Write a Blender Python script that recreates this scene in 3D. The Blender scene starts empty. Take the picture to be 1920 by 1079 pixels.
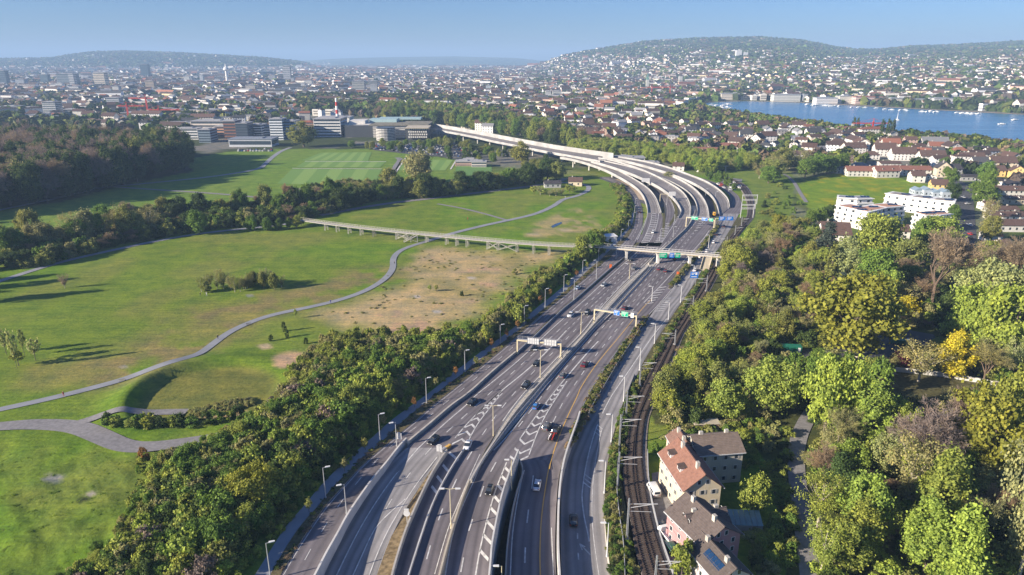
import bpy, math, random
import numpy as np
from math import radians, sin, cos, tan, pi, sqrt, atan2, hypot

random.seed(7); RNG = np.random.default_rng(7)
SC = bpy.context.scene
COL = SC.collection

# ------------------------------------------------------------------ camera
CAM_H = 100.0
PITCH = radians(18.6)
FPX, CX, CY = 1280.0, 960.0, 539.5
cam_d = bpy.data.cameras.new('camera')
cam_d.sensor_width = 36.0; cam_d.lens = 24.0
cam_d.clip_start = 1.0; cam_d.clip_end = 60000.0
cam = bpy.data.objects.new('camera', cam_d); COL.objects.link(cam)
cam.location = (0, 0, CAM_H); cam.rotation_euler = (pi/2 - PITCH, 0, 0)
SC.camera = cam
SC.render.resolution_x = 1024; SC.render.resolution_y = 575

# ------------------------------------------------------------------ light
SUN_EL, SUN_AZ = radians(20.5), radians(22)          # shadows fall to +X and a little to +Y
SHADOW_DIR = (cos(SUN_AZ), sin(SUN_AZ))
world = bpy.data.worlds.new('World'); SC.world = world; world.use_nodes = True
nt = world.node_tree; nt.nodes.clear()
sky = nt.nodes.new('ShaderNodeTexSky'); sky.sky_type = 'NISHITA'; sky.sun_disc = False
sky.sun_elevation = SUN_EL
sky.sun_rotation = math.atan2(-SHADOW_DIR[0], -SHADOW_DIR[1])
sky.altitude = 400; sky.air_density = 1.0; sky.dust_density = 0.5; sky.ozone_density = 4.0
hsv = nt.nodes.new('ShaderNodeMixRGB'); hsv.blend_type = 'MULTIPLY'; hsv.inputs[0].default_value = 1.0
hsv.inputs[2].default_value = (0.62, 0.83, 1.25, 1)
bg = nt.nodes.new('ShaderNodeBackground'); bg.inputs[1].default_value = 0.050
wo = nt.nodes.new('ShaderNodeOutputWorld')
nt.links.new(sky.outputs[0], hsv.inputs[1]); nt.links.new(hsv.outputs[0], bg.inputs[0]); nt.links.new(bg.outputs[0], wo.inputs[0])
sd = bpy.data.lights.new('sun', 'SUN'); sd.energy = 5.0; sd.angle = radians(0.5); sd.color = (1.0, 0.875, 0.71)
sun = bpy.data.objects.new('sun', sd); COL.objects.link(sun)
from mathutils import Vector, Matrix
_d = Vector((SHADOW_DIR[0]*cos(SUN_EL), SHADOW_DIR[1]*cos(SUN_EL), -sin(SUN_EL)))
sun.rotation_euler = _d.to_track_quat('-Z', 'Y').to_euler()
sun.location = (-200, -80, 200)
SC.view_settings.view_transform = 'Standard'; SC.view_settings.look = 'None'
SC.view_settings.exposure = 1.12; SC.view_settings.gamma = 1.0
SC.view_settings.use_curve_mapping = False
cy = SC.cycles
cy.max_bounces = 4; cy.diffuse_bounces = 2; cy.glossy_bounces = 2; cy.transmission_bounces = 3
cy.volume_bounces = 0; cy.transparent_max_bounces = 6
cy.use_denoising = True
try:
    cy.denoiser = 'OPENIMAGEDENOISE'
except Exception:
    pass
cy.use_adaptive_sampling = True; cy.adaptive_threshold = 0.012
cy.caustics_reflective = False; cy.caustics_refractive = False

# ------------------------------------------------------------------ pixel <-> world (used only to measure where things stand)
SP, CP = sin(PITCH), cos(PITCH)
def G(px, py, z=0.0):
    u = (px - CX)/FPX; v = (py - CY)/FPX
    t = (CAM_H - z)/(SP + v*CP)
    return (u*t, (CP - v*SP)*t)
def GA(pts, z=0.0):
    return [G(p[0], p[1], z if len(p) < 3 else p[2]) for p in pts]
def proj(x, y, z=0.0):
    zc = y*CP + (CAM_H - z)*SP
    return (CX + FPX*x/zc, CY + FPX*((CAM_H - z)*CP - y*SP)/zc)
def height_of(px, pyb, pyt, z0=0.0):
    """height of an upright thing whose foot is at row pyb and top at row pyt"""
    x, y = G(px, pyb, z0)
    v = (pyt - CY)/FPX
    # ((H-z)CP - y SP) = v (y CP + (H-z) SP)
    a = y*(SP + v*CP)/(CP - v*SP)
    return CAM_H - a - z0

def inpoly(x, y, poly):
    x = np.asarray(x, float); y = np.asarray(y, float)
    r = np.zeros(x.shape, bool); n = len(poly)
    for i in range(n):
        x1, y1 = poly[i]; x2, y2 = poly[(i+1) % n]
        c = ((y1 > y) != (y2 > y))
        with np.errstate(divide='ignore', invalid='ignore'):
            xi = (x2-x1)*(y-y1)/((y2-y1) if y2 != y1 else 1e-9) + x1
        r ^= c & (x < xi)
    return r
def segdist(x, y, poly, closed=False):
    x = np.asarray(x, float); y = np.asarray(y, float)
    d = np.full(x.shape, 1e18); n = len(poly)
    for i in range(n if closed else n-1):
        x1, y1 = poly[i]; x2, y2 = poly[(i+1) % n]
        dx, dy = x2-x1, y2-y1; L = dx*dx+dy*dy+1e-9
        t = np.clip(((x-x1)*dx+(y-y1)*dy)/L, 0, 1)
        d = np.minimum(d, (x-x1-t*dx)**2+(y-y1-t*dy)**2)
    return np.sqrt(d)
def sstep(a, b, v):
    t = np.clip((np.asarray(v, float)-a)/(b-a), 0, 1); return t*t*(3-2*t)
_nt = RNG.random((64, 64))
def vnoise(x, y):
    x = np.asarray(x, float); y = np.asarray(y, float)
    xi = np.floor(x).astype(int); yi = np.floor(y).astype(int)
    fx = x-xi; fy = y-yi; fx = fx*fx*(3-2*fx); fy = fy*fy*(3-2*fy)
    a = _nt[xi % 64, yi % 64]; b = _nt[(xi+1) % 64, yi % 64]
    c = _nt[xi % 64, (yi+1) % 64]; d = _nt[(xi+1) % 64, (yi+1) % 64]
    return (a*(1-fx)+b*fx)*(1-fy)+(c*(1-fx)+d*fx)*fy
def fbm(x, y):
    return vnoise(x, y)*.55+vnoise(x*2.1+9, y*2.1+3)*.3+vnoise(x*4.3+1, y*4.3+7)*.15

# ------------------------------------------------------------------ materials
def newmat(name):
    m = bpy.data.materials.new(name); m.use_nodes = True
    n = m.node_tree.nodes; n.clear()
    o = n.new('ShaderNodeOutputMaterial'); b = n.new('ShaderNodeBsdfPrincipled')
    m.node_tree.links.new(b.outputs[0], o.inputs[0])
    return m, m.node_tree, b, o
def N(t, typ, **kw):
    n = t.nodes.new(typ)
    for k, v in kw.items():
        if k.startswith('i_'):
            n.inputs[int(k[2:])].default_value = v
        else:
            setattr(n, k, v)
    return n
def L_(t, a, b): t.links.new(a, b)
def ramp(t, stops):
    r = t.nodes.new('ShaderNodeValToRGB'); e = r.color_ramp.elements
    while len(e) > 1: e.remove(e[0])
    e[0].position = stops[0][0]; e[0].color = (*stops[0][1], 1)
    for p, c in stops[1:]:
        k = e.new(p); k.color = (*c, 1)
    return r
def objcoord(t, scale, world=True):
    """world-space coordinates (so joined and instanced things all vary)"""
    g = N(t, 'ShaderNodeNewGeometry'); m = N(t, 'ShaderNodeMapping')
    m.inputs['Scale'].default_value = scale if isinstance(scale, tuple) else (scale,)*3
    L_(t, g.outputs['Position'], m.inputs[0]); return m.outputs[0]
def simple(name, col, rough=0.7, metal=0.0, var=0.12, vscale=0.8, bump=0.0, spec=0.3):
    m, t, b, o = newmat(name)
    b.inputs['Roughness'].default_value = rough; b.inputs['Metallic'].default_value = metal
    b.inputs['Specular IOR Level'].default_value = spec
    nz = N(t, 'ShaderNodeTexNoise'); nz.inputs['Scale'].default_value = vscale; nz.inputs['Detail'].default_value = 5
    L_(t, objcoord(t, 1.0), nz.inputs['Vector'])
    lo = tuple(c*(1-var) for c in col); hi = tuple(min(1, c*(1+var)) for c in col)
    r = ramp(t, [(0.3, lo), (0.7, hi)]); L_(t, nz.outputs[0], r.inputs[0]); L_(t, r.outputs[0], b.inputs['Base Color'])
    if bump:
        bp = N(t, 'ShaderNodeBump'); bp.inputs['Strength'].default_value = bump
        L_(t, nz.outputs[0], bp.inputs['Height']); L_(t, bp.outputs[0], b.inputs['Normal'])
    return m
def colmat(name, rough=0.7, var=0.15, vscale=0.7, rnd=0.0, attr=None, spec=0.3, metal=0.0):
    """colour comes from the object's own colour (shared meshes, differently painted things)"""
    m, t, b, o = newmat(name)
    b.inputs['Roughness'].default_value = rough; b.inputs['Specular IOR Level'].default_value = spec
    b.inputs['Metallic'].default_value = metal
    if attr:
        oi = N(t, 'ShaderNodeAttribute', attribute_name=attr); src = oi.outputs['Color']
    else:
        oi = N(t, 'ShaderNodeObjectInfo'); src = oi.outputs['Color']
    nz = N(t, 'ShaderNodeTexNoise'); nz.inputs['Scale'].default_value = vscale; nz.inputs['Detail'].default_value = 4
    L_(t, objcoord(t, 1.0), nz.inputs['Vector'])
    r = ramp(t, [(0.25, (1-var,)*3), (0.75, (1+var,)*3)]); L_(t, nz.outputs[0], r.inputs[0])
    mx = N(t, 'ShaderNodeMixRGB', blend_type='MULTIPLY'); mx.inputs[0].default_value = 1
    L_(t, src, mx.inputs[1]); L_(t, r.outputs[0], mx.inputs[2]); L_(t, mx.outputs[0], b.inputs['Base Color'])
    return m
def leafmat(name, attr=None, transl=0.34, var=0.36, const=None):
    m, t, b, o = newmat(name)
    b.inputs['Roughness'].default_value = 0.65; b.inputs['Specular IOR Level'].default_value = 0.15
    if attr:
        src = N(t, 'ShaderNodeAttribute', attribute_name=attr).outputs['Color']
    elif const:
        rg = N(t, 'ShaderNodeRGB'); rg.outputs[0].default_value = (*const, 1); src = rg.outputs[0]
    else:
        src = N(t, 'ShaderNodeObjectInfo').outputs['Color']
    g = N(t, 'ShaderNodeNewGeometry')
    r = ramp(t, [(0.0, (1-var, 1-var, 1-var)), (0.6, (1, 1, 1)), (1.0, (1+var*1.3, 1+var, 1+var*.6))])
    L_(t, g.outputs['Random Per Island'], r.inputs[0])
    nz = N(t, 'ShaderNodeTexNoise'); nz.inputs['Scale'].default_value = 0.35; nz.inputs['Detail'].default_value = 3
    L_(t, g.outputs['Position'], nz.inputs['Vector'])
    r2 = ramp(t, [(0.3, (0.80, 0.82, 0.88)), (0.7, (1.2, 1.12, 0.92))]); L_(t, nz.outputs[0], r2.inputs[0])
    m1 = N(t, 'ShaderNodeMixRGB', blend_type='MULTIPLY'); m1.inputs[0].default_value = 1
    m2 = N(t, 'ShaderNodeMixRGB', blend_type='MULTIPLY'); m2.inputs[0].default_value = 1
    L_(t, src, m1.inputs[1]); L_(t, r.outputs[0], m1.inputs[2]); L_(t, m1.outputs[0], m2.inputs[1]); L_(t, r2.outputs[0], m2.inputs[2])
    L_(t, m2.outputs[0], b.inputs['Base Color'])
    if transl:
        tr = N(t, 'ShaderNodeBsdfTranslucent'); mx = N(t, 'ShaderNodeMixShader'); mx.inputs[0].default_value = transl
        L_(t, m2.outputs[0], tr.inputs[0]); L_(t, b.outputs[0], mx.inputs[1]); L_(t, tr.outputs[0], mx.inputs[2]); L_(t, mx.outputs[0], o.inputs[0])
    return m

M = {}
def asphalt(name, c, stripes=0.0):
    m, t, b, o = newmat(name); b.inputs['Roughness'].default_value = 0.85; b.inputs['Specular IOR Level'].default_value = 0.25
    n1 = N(t, 'ShaderNodeTexNoise'); n1.inputs['Scale'].default_value = 0.06; n1.inputs['Detail'].default_value = 6; n1.inputs['Roughness'].default_value = .65
    L_(t, objcoord(t, 1.0), n1.inputs['Vector'])
    n2 = N(t, 'ShaderNodeTexNoise'); n2.inputs['Scale'].default_value = 3.0; n2.inputs['Detail'].default_value = 3
    L_(t, objcoord(t, 1.0), n2.inputs['Vector'])
    a = N(t, 'ShaderNodeMath', operation='MULTIPLY_ADD'); a.inputs[1].default_value = 0.25
    L_(t, n2.outputs[0], a.inputs[0]); L_(t, n1.outputs[0], a.inputs[2])
    r = ramp(t, [(0.42, tuple(x*.8 for x in c)), (0.8, tuple(x*1.22 for x in c))]); L_(t, a.outputs[0], r.inputs[0])
    last = r.outputs[0]
    # wheel tracks and lane-to-lane wear run along the road: uv x = metres across
    uv = N(t, 'ShaderNodeUVMap'); uv.uv_map = 'UVMap'
    sep = N(t, 'ShaderNodeSeparateXYZ'); L_(t, uv.outputs[0], sep.inputs[0])
    mm = N(t, 'ShaderNodeMath', operation='MULTIPLY'); mm.inputs[1].default_value = 3.4; L_(t, sep.outputs[0], mm.inputs[0])
    sn = N(t, 'ShaderNodeMath', operation='SINE'); L_(t, mm.outputs[0], sn.inputs[0])
    cmb = N(t, 'ShaderNodeCombineXYZ'); m5 = N(t, 'ShaderNodeMath', operation='MULTIPLY'); m5.inputs[1].default_value = 0.015
    L_(t, sep.outputs[1], m5.inputs[0]); L_(t, sep.outputs[0], cmb.inputs[0]); L_(t, m5.outputs[0], cmb.inputs[1])
    n3 = N(t, 'ShaderNodeTexNoise'); n3.inputs['Scale'].default_value = 0.55; n3.inputs['Detail'].default_value = 4; L_(t, cmb.outputs[0], n3.inputs['Vector'])
    ad = N(t, 'ShaderNodeMath', operation='MULTIPLY_ADD'); ad.inputs[1].default_value = 0.10
    L_(t, sn.outputs[0], ad.inputs[0]); L_(t, n3.outputs[0], ad.inputs[2])
    r3 = ramp(t, [(0.32, (0.70, 0.70, 0.71)), (0.5, (1.0, 1.0, 1.0)), (0.68, (1.24, 1.22, 1.2))]); L_(t, ad.outputs[0], r3.inputs[0])
    mx = N(t, 'ShaderNodeMixRGB', blend_type='MULTIPLY'); mx.inputs[0].default_value = 1
    L_(t, last, mx.inputs[1]); L_(t, r3.outputs[0], mx.inputs[2]); L_(t, mx.outputs[0], b.inputs['Base Color'])
    return m
M['asphalt'] = asphalt('asphalt', (0.162, 0.146, 0.154))
M['asphalt_light'] = asphalt('pale_asphalt', (0.265, 0.255, 0.255))
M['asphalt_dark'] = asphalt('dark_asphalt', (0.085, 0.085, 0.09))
M['viaduct_asphalt'] = asphalt('viaduct_asphalt', (0.235, 0.215, 0.205)); M['viaduct_concrete'] = simple('stained_concrete', (0.375, 0.37, 0.36), .85, var=.22, vscale=.12)
M['path'] = simple('path_asphalt', (0.27, 0.28, 0.30), .9, var=.12, vscale=.2)
M['gravel'] = simple('gravel', (0.235, 0.225, 0.225), .95, var=.18, vscale=1.1, bump=.1)
M['marking'] = simple('road_paint', (0.60, 0.59, 0.565), .7, var=.28, vscale=.9)
M['yellow_marking'] = simple('yellow_road_paint', (0.62, 0.38, 0.10), .7, var=.1)
M['concrete'] = simple('concrete', (0.46, 0.43, 0.38), .85, var=.16, vscale=.5)
M['white_concrete'] = simple('pale_concrete', (0.62, 0.60, 0.56), .8, var=.14, vscale=.3)
M['tan_concrete'] = simple('tan_concrete', (0.50, 0.44, 0.34), .85, var=.12, vscale=.5)
M['steel'] = simple('galvanised_steel', (0.42, 0.43, 0.45), .5, .3, var=.08)
M['white_steel'] = simple('painted_steel', (0.62, 0.62, 0.62), .5, .0, var=.05)
M['cream_steel'] = simple('cream_painted_steel', (0.60, 0.53, 0.36), .5, .0, var=.05)
M['dark_steel'] = simple('dark_steel', (0.06, 0.055, 0.05), .5, .3, var=.2)
M['rust'] = simple('rusty_rail', (0.10, 0.07, 0.055), .6, .4, var=.2)
M['ballast'] = simple('ballast', (0.115, 0.092, 0.082), .95, var=.35, vscale=2.2, bump=.4)
M['ballast_pale'] = simple('pale_ballast', (0.22, 0.19, 0.17), .95, var=.3, vscale=1.6, bump=.3)
M['sleeper'] = simple('sleeper_wood', (0.075, 0.058, 0.05), .9, var=.25, vscale=2)
M['brown_gravel'] = simple('brown_gravel', (0.24, 0.18, 0.10), .95, var=.45, vscale=1.0, bump=.4)
M['sand'] = simple('bare_sand', (0.42, 0.33, 0.24), .95, var=.25, vscale=.4, bump=.2)
M['wood'] = simple('weathered_timber', (0.42, 0.40, 0.36), .85, var=.15, vscale=1)
M['glass'] = simple('window_glass', (0.035, 0.045, 0.06), .12, 0, var=.2, vscale=.3, spec=.8)
M['white_paint'] = simple('white_paint', (0.80, 0.79, 0.76), .6, var=.05)
M['red_paint'] = simple('red_paint', (0.50, 0.05, 0.04), .5, var=.08)
M['tyre'] = simple('tyre_rubber', (0.02, 0.02, 0.02), .9)
M['rim'] = simple('wheel_rim', (0.4, 0.4, 0.42), .35, .7)
M['lamp_glass'] = simple('lamp_glass', (0.75, 0.75, 0.73), .25)
M['taillight'] = simple('tail_light', (0.45, 0.02, 0.02), .3)
M['sign_green'] = simple('sign_green', (0.0, 0.42, 0.22), .4, var=.03)
M['sign_blue'] = simple('sign_blue', (0.015, 0.17, 0.60), .4, var=.03)
M['bark'] = simple('bark', (0.15, 0.12, 0.095), .95, var=.3, vscale=2.5, bump=.3)
M['pale_bark'] = simple('pale_bark', (0.42, 0.37, 0.30), .9, var=.3, vscale=2.5)
M['twig'] = simple('twigs', (0.16, 0.115, 0.085), .95, var=.2, vscale=1.2)
M['solar'] = simple('solar_glass', (0.012, 0.04, 0.10), .15, spec=.8, var=.1)
M['car'] = colmat('car_paint', .3, var=.03, spec=.6)
M['wall'] = colmat('painted_render', .85, var=.10, vscale=.5)
M['roof'] = colmat('roof_covering', .85, var=.22, vscale=1.3)
M['city'] = colmat('far_building', .85, var=.10, vscale=.2, attr='tint')
M['skin'] = simple('skin', (0.45, 0.28, 0.2), .6)
M['cloth'] = colmat('clothing', .9)
M['leaf'] = leafmat('leaves')
M['leaf_a'] = leafmat('leaves_mass', attr='tint', transl=0.15)
# ------------------------------------------------------------------ mesh helpers
def mesh_from(name, v, f, mats, mi=None, smooth=False):
    me = bpy.data.meshes.new(name)
    me.from_pydata([tuple(p) for p in v], [], f)
    for m in (mats if isinstance(mats, (list, tuple)) else [mats]): me.materials.append(m)
    if mi is not None: me.polygons.foreach_set('material_index', mi)
    if smooth: me.polygons.foreach_set('use_smooth', [True]*len(me.polygons))
    me.update(); return me
def quads_mesh(name, V, mat, smooth=False, tint=None):
    """V: (n,4,3) array of separate quads -> mesh, fast"""
    V = np.asarray(V, np.float32); n = len(V)
    me = bpy.data.meshes.new(name)
    me.vertices.add(n*4); me.vertices.foreach_set('co', V.reshape(-1))
    me.loops.add(n*4); me.loops.foreach_set('vertex_index', np.arange(n*4, dtype=np.int32))
    me.polygons.add(n); me.polygons.foreach_set('loop_start', np.arange(0, n*4, 4, dtype=np.int32))
    me.polygons.foreach_set('loop_total', np.full(n, 4, np.int32))
    if tint is not None:
        a = me.color_attributes.new('tint', 'FLOAT_COLOR', 'POINT')
        c = np.ones((n*4, 4), np.float32); c[:, :3] = np.repeat(tint, 4, axis=0); a.data.foreach_set('color', c.reshape(-1))
    me.materials.append(mat); me.update(calc_edges=True); return me
class MB:
    def __init__(s): s.v = []; s.f = []; s.m = []
    def add(s, v, f, mi=0):
        b = len(s.v); s.v += [tuple(p) for p in v]; s.f += [tuple(i+b for i in q) for q in f]; s.m += [mi]*len(f)
    def box(s, x0, y0, z0, x1, y1, z1, mi=0):
        s.add([(x0,y0,z0),(x1,y0,z0),(x1,y1,z0),(x0,y1,z0),(x0,y0,z1),(x1,y0,z1),(x1,y1,z1),(x0,y1,z1)],
              [(0,3,2,1),(4,5,6,7),(0,1,5,4),(1,2,6,5),(2,3,7,6),(3,0,4,7)], mi)
    def bar(s, a, b, w, h=None, mi=0, up=(0,0,1)):
        a = Vector(a); b = Vector(b); h = h or w; d = (b-a)
        if d.length < 1e-6: return
        d.normalize(); u = Vector(up)
        if abs(d.dot(u)) > .98: u = Vector((0,1,0))
        r = d.cross(u).normalized(); u = r.cross(d).normalized(); vs = []
        for p in (a, b):
            for sx, sz in ((-1,-1),(1,-1),(1,1),(-1,1)):
                vs.append(tuple(p + r*(sx*w/2) + u*(sz*h/2)))
        s.add(vs, [(0,1,2,3),(7,6,5,4),(0,4,5,1),(1,5,6,2),(2,6,7,3),(3,7,4,0)], mi)
    def tube(s, pts, rad, n=6, mi=0, cap=True):
        k = len(pts); vs = []
        for i, p in enumerate(pts):
            p = Vector(p); q = Vector(pts[min(i+1, k-1)]) - Vector(pts[max(i-1, 0)])
            q = q.normalized() if q.length > 1e-9 else Vector((0,0,1))
            u = Vector((1,0,0)) if abs(q.x) < .9 else Vector((0,1,0)); a = q.cross(u).normalized(); b = q.cross(a)
            r = rad[i] if hasattr(rad, '__len__') else rad
            for j in range(n):
                t = 2*pi*j/n; vs.append(tuple(p + a*(cos(t)*r) + b*(sin(t)*r)))
        fs = [(i*n+j, i*n+(j+1)%n, (i+1)*n+(j+1)%n, (i+1)*n+j) for i in range(k-1) for j in range(n)]
        if cap: fs += [tuple(range(n))[::-1], tuple(range((k-1)*n, k*n))]
        s.add(vs, fs, mi)
    def prism(s, poly, z0, z1, mi=0, top=None):
        n = len(poly); vs = [(p[0], p[1], z0) for p in poly] + [(p[0], p[1], z1) for p in poly]
        a = sum(poly[i][0]*poly[(i+1)%n][1]-poly[(i+1)%n][0]*poly[i][1] for i in range(n))
        side = [(i, (i+1)%n, n+(i+1)%n, n+i) for i in range(n)]
        if a < 0: side = [q[::-1] for q in side]
        s.add(vs, side, mi); tp = tuple(range(n, 2*n)); bt = tuple(range(n))
        s.add(vs, [tp if a > 0 else tp[::-1], bt[::-1] if a > 0 else bt], mi if top is None else top)
    def mesh(s, name, mats, smooth=False): return mesh_from(name, s.v, s.f, mats, s.m, smooth)
def link(name, me, parent=None, loc=None, rot=0.0, scale=None, color=None):
    o = bpy.data.objects.new(name, me); COL.objects.link(o)
    if parent is not None: o.parent = parent
    if loc is not None: o.location = loc
    if rot: o.rotation_euler = (0, 0, rot)
    if scale is not None: o.scale = scale if hasattr(scale, '__len__') else (scale,)*3
    if color is not None: o.color = (*color, 1)
    return o
def empty(name, loc=(0,0,0), rot=0.0, scale=None):
    return link(name, None, None, loc, rot, scale)
def tag(o, label=None, cat=None, group=None, kind=None):
    if label: o['label'] = label
    if cat: o['category'] = cat
    if group: o['group'] = group
    if kind: o['kind'] = kind
    return o
def structure(name, me, parent=None, label=None):
    o = link(name, me, parent)
    if parent is None: o['kind'] = 'structure'
    if label: o['label'] = label
    return o

# ---- label writer: says where a thing is from what stands next to it in the picture
ORD = ['', 'second ', 'third ', 'fourth ', 'fifth ', 'sixth ', 'seventh ', 'eighth ', 'ninth ', 'tenth ', 'eleventh ', 'twelfth ', 'thirteenth ', 'fourteenth ', 'fifteenth ', 'sixteenth ', 'seventeenth ', 'eighteenth ', 'nineteenth ', 'twentieth ', 'twenty-first ', 'twenty-second ']
LM = []                         # (px, py, phrase, reach)
PENDING = []
def place_label(o, head, px, py, cat, group=None):
    """head: look phrase. The label is written once all landmarks exist"""
    tag(o, None, cat, group); PENDING.append((o, head, px, py))
def finish_labels():
    cells = {}
    for o, head, px, py in PENDING:
        best = min(LM, key=lambda l: hypot((px-l[0]), (py-l[1])*1.6))
        dx = px-best[0]; dy = (py-best[1])
        if abs(dx) > abs(dy)*1.1: rel = 'right of' if dx > 0 else 'left of'
        else: rel = 'in front of' if dy > 0 else 'behind'
        cells.setdefault((head, rel, best[2]), []).append((hypot(dx, dy), o))
    for (head, rel, lm), lst in cells.items():
        lst.sort(key=lambda t: t[0])
        for i, (d, o) in enumerate(lst):
            if len(lst) == 1: s = f'{head} {rel} {lm}'
            elif i < 22: s = f'{head}, {ORD[i]}nearest {rel} {lm}'
            else: s = f'{head}, {["one of the farther ones"][0]} {rel} {lm}'; o['group'] = o.get('group') or 'far trees'
            o['label'] = s
def nearest_dir(lines, x, y):
    best = (1e18, 0)
    for ln in lines:
        for i in range(len(ln)-1):
            x1, y1 = ln[i][:2]; x2, y2 = ln[i+1][:2]; dx, dy = x2-x1, y2-y1; L2 = dx*dx+dy*dy+1e-9
            t = max(0, min(1, ((x-x1)*dx+(y-y1)*dy)/L2)); d = (x-x1-t*dx)**2+(y-y1-t*dy)**2
            if d < best[0]: best = (d, atan2(dy, dx))
    return best[1]
HAZE = 0.00014
# ================================================================== terrain
SKY_R = [(980,118),(1020,112),(1060,103),(1100,95),(1200,77),(1300,70),(1420,68),(1500,74),(1560,87),(1600,92),(1640,92),(1700,86),(1800,82),(1920,75),(2300,66),(3200,80)]
SKY_L = [(-900,112),(-200,112),(0,113),(100,111),(140,104),(170,100),(240,98),(330,101),(420,106),(500,111),(560,118),(620,131)]
SKY_F = [(-800,116),(400,116),(560,115),(640,110),(700,108),(760,107),(850,106),(940,108),(1020,111),(1100,114),(1500,114)]
D_R, D_L, D_F = 5200.0, 6500.0, 13500.0
def dirpx(x, y): return CX + FPX*x/np.maximum(y*CP + 60*SP, 1.0)
CORRIDOR = GA([(540,1150),(622,939),(700,868),(790,785),(900,690),(985,628),(1062,562),(1150,482),(1196,440),(1330,440),(1325,480),(1255,590),(1212,650),(1190,715),(1180,780),(1166,850),(1160,930),(1170,1070),(1180,1150)])
RING = G(396, 738)
def T(x, y):
    x = np.asarray(x, float); y = np.asarray(y, float); z = np.zeros(x.shape)
    p = dirpx(x, y); zc = y*CP + 40
    # right-hand hill
    hr = 100 - (np.interp(p, [a for a, b in SKY_R], [b for a, b in SKY_R]) - 108.7)*D_R/1350.0 - 14
    y0 = np.interp(p, [1000,1100,1250,1400,1600,1900], [4400,3600,2700,2200,1850,1500])
    t = np.clip((zc - y0)/(D_R - y0), 0, 1)
    prof = np.where(t < 0.9, t, 0.9 + 0.1*sstep(.9, 1.0, t))
    on = sstep(960, 1060, p)
    z += on*np.maximum(hr, 0)*prof*(1 - sstep(D_R*1.05, D_R*1.7, zc)*.7)*(0.94 + 0.12*(fbm(x/420, y/420)-.5)*sstep(0, .3, t)*(1-t))
    # left-hand hill
    hl = 100 - (np.interp(p, [a for a, b in SKY_L], [b for a, b in SKY_L]) - 108.7)*D_L/1350.0 - 12
    t = np.clip((zc - 4700)/(D_L - 4700), 0, 1)
    z += (p < 640)*np.maximum(hl, 0)*sstep(0, 1, t)*(1 - sstep(D_L*1.05, D_L*1.8, zc))
    # far ridge
    hf = 100 - (np.interp(p, [a for a, b in SKY_F], [b for a, b in SKY_F]) - 108.7)*D_F/1350.0
    z += np.maximum(hf, 0)*sstep(9000, D_F, zc)*(1-on)*(1 - .5*sstep(D_F, D_F*1.6, zc))
    # ring-shaped bank in the meadow
    d = np.sqrt(((x-RING[0])/1.0)**2 + ((y-RING[1])/1.05)**2)
    ang = np.arctan2(y-RING[1], x-RING[0])
    amp = 0.22 + 0.95*np.clip(np.cos(ang-2.75), -.1, 1)
    z += 2.1*amp*np.where(d < 24, np.exp(-((d-24)/2.2)**2), np.exp(-((d-24)/5.5)**2)) - 0.5*(1-sstep(17, 22, d))
    # soft ground waves, and a rise in the near left meadow
    near = 1 - sstep(350, 600, y)
    w = near*sstep(3, 14, segdist(x, y, CORRIDOR, True))*(~inpoly(x, y, CORRIDOR))
    z += w*(fbm(x/38, y/38)-.5)*1.1*(x < 0)
    z += (fbm(x/4.5+11, y/4.5)-.5)*1.3*sstep(-62, -80, x)*(1-sstep(150, 178, y))*(y > 40)
    # cutting under the carriageways
    c = inpoly(x, y, CORRIDOR); z = np.where(c & (y < 620), -6.2*sstep(0, 4.0, segdist(x, y, CORRIDOR, True)), z)
    return z
def T1(x, y): return float(T(np.array([x]), np.array([y]))[0])
def GT(px, py):
    """ground point seen at a pixel, on the real terrain (marches along the ray)"""
    px = np.asarray(px, float); py = np.asarray(py, float)
    z = np.zeros(px.shape)
    for _ in range(3):
        u = (px-CX)/FPX; v = (py-CY)/FPX; t = (CAM_H-z)/(SP+v*CP); x = u*t; y = (CP-v*SP)*t; z = T(x, y)*.9
    return x, y, T(x, y)

DRY = GA([(545,598),(640,560),(728,523),(745,503),(745,480),(785,458),(900,466),(1085,468),(1040,500),(960,560),(880,622),(800,640),(700,632),(610,618)])
DRY2 = GA([(985,425),(1030,400),(1080,385),(1120,395),(1130,430),(1060,448),(980,446)])
ROUGH_L = GA([(0,690),(120,660),(300,600),(470,560),(560,585),(440,625),(330,690),(150,735),(0,765)])
RIGHT_WOOD = GA([(1205,745),(1230,690),(1290,600),(1345,510),(1390,460),(1500,425),(1640,470),(1800,480),(1990,470),(2600,620),(2600,1300),(1480,1300),(1470,1000),(1440,880),(1400,800),(1230,800)])
MEADOW_R = GA([(1495,370),(1500,345),(1560,325),(1640,322),(1700,338),(1760,352),(1720,385),(1600,390),(1520,395)])
SLOPE_R = GA([(1345,345),(1375,312),(1420,312),(1480,330),(1500,372),(1470,410),(1440,440),(1400,460),(1400,420),(1415,395),(1405,360)])
LEFTWOOD = GA([(-300,430),(0,392),(120,378),(210,352),(360,322),(352,302),(250,296),(0,275),(-300,275)])
SPORT = GA([(0,400),(200,360),(360,330),(350,300),(420,286),(520,280),(700,280),(860,300),(920,318),(860,360),(620,400),(300,420),(0,440)])
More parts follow.
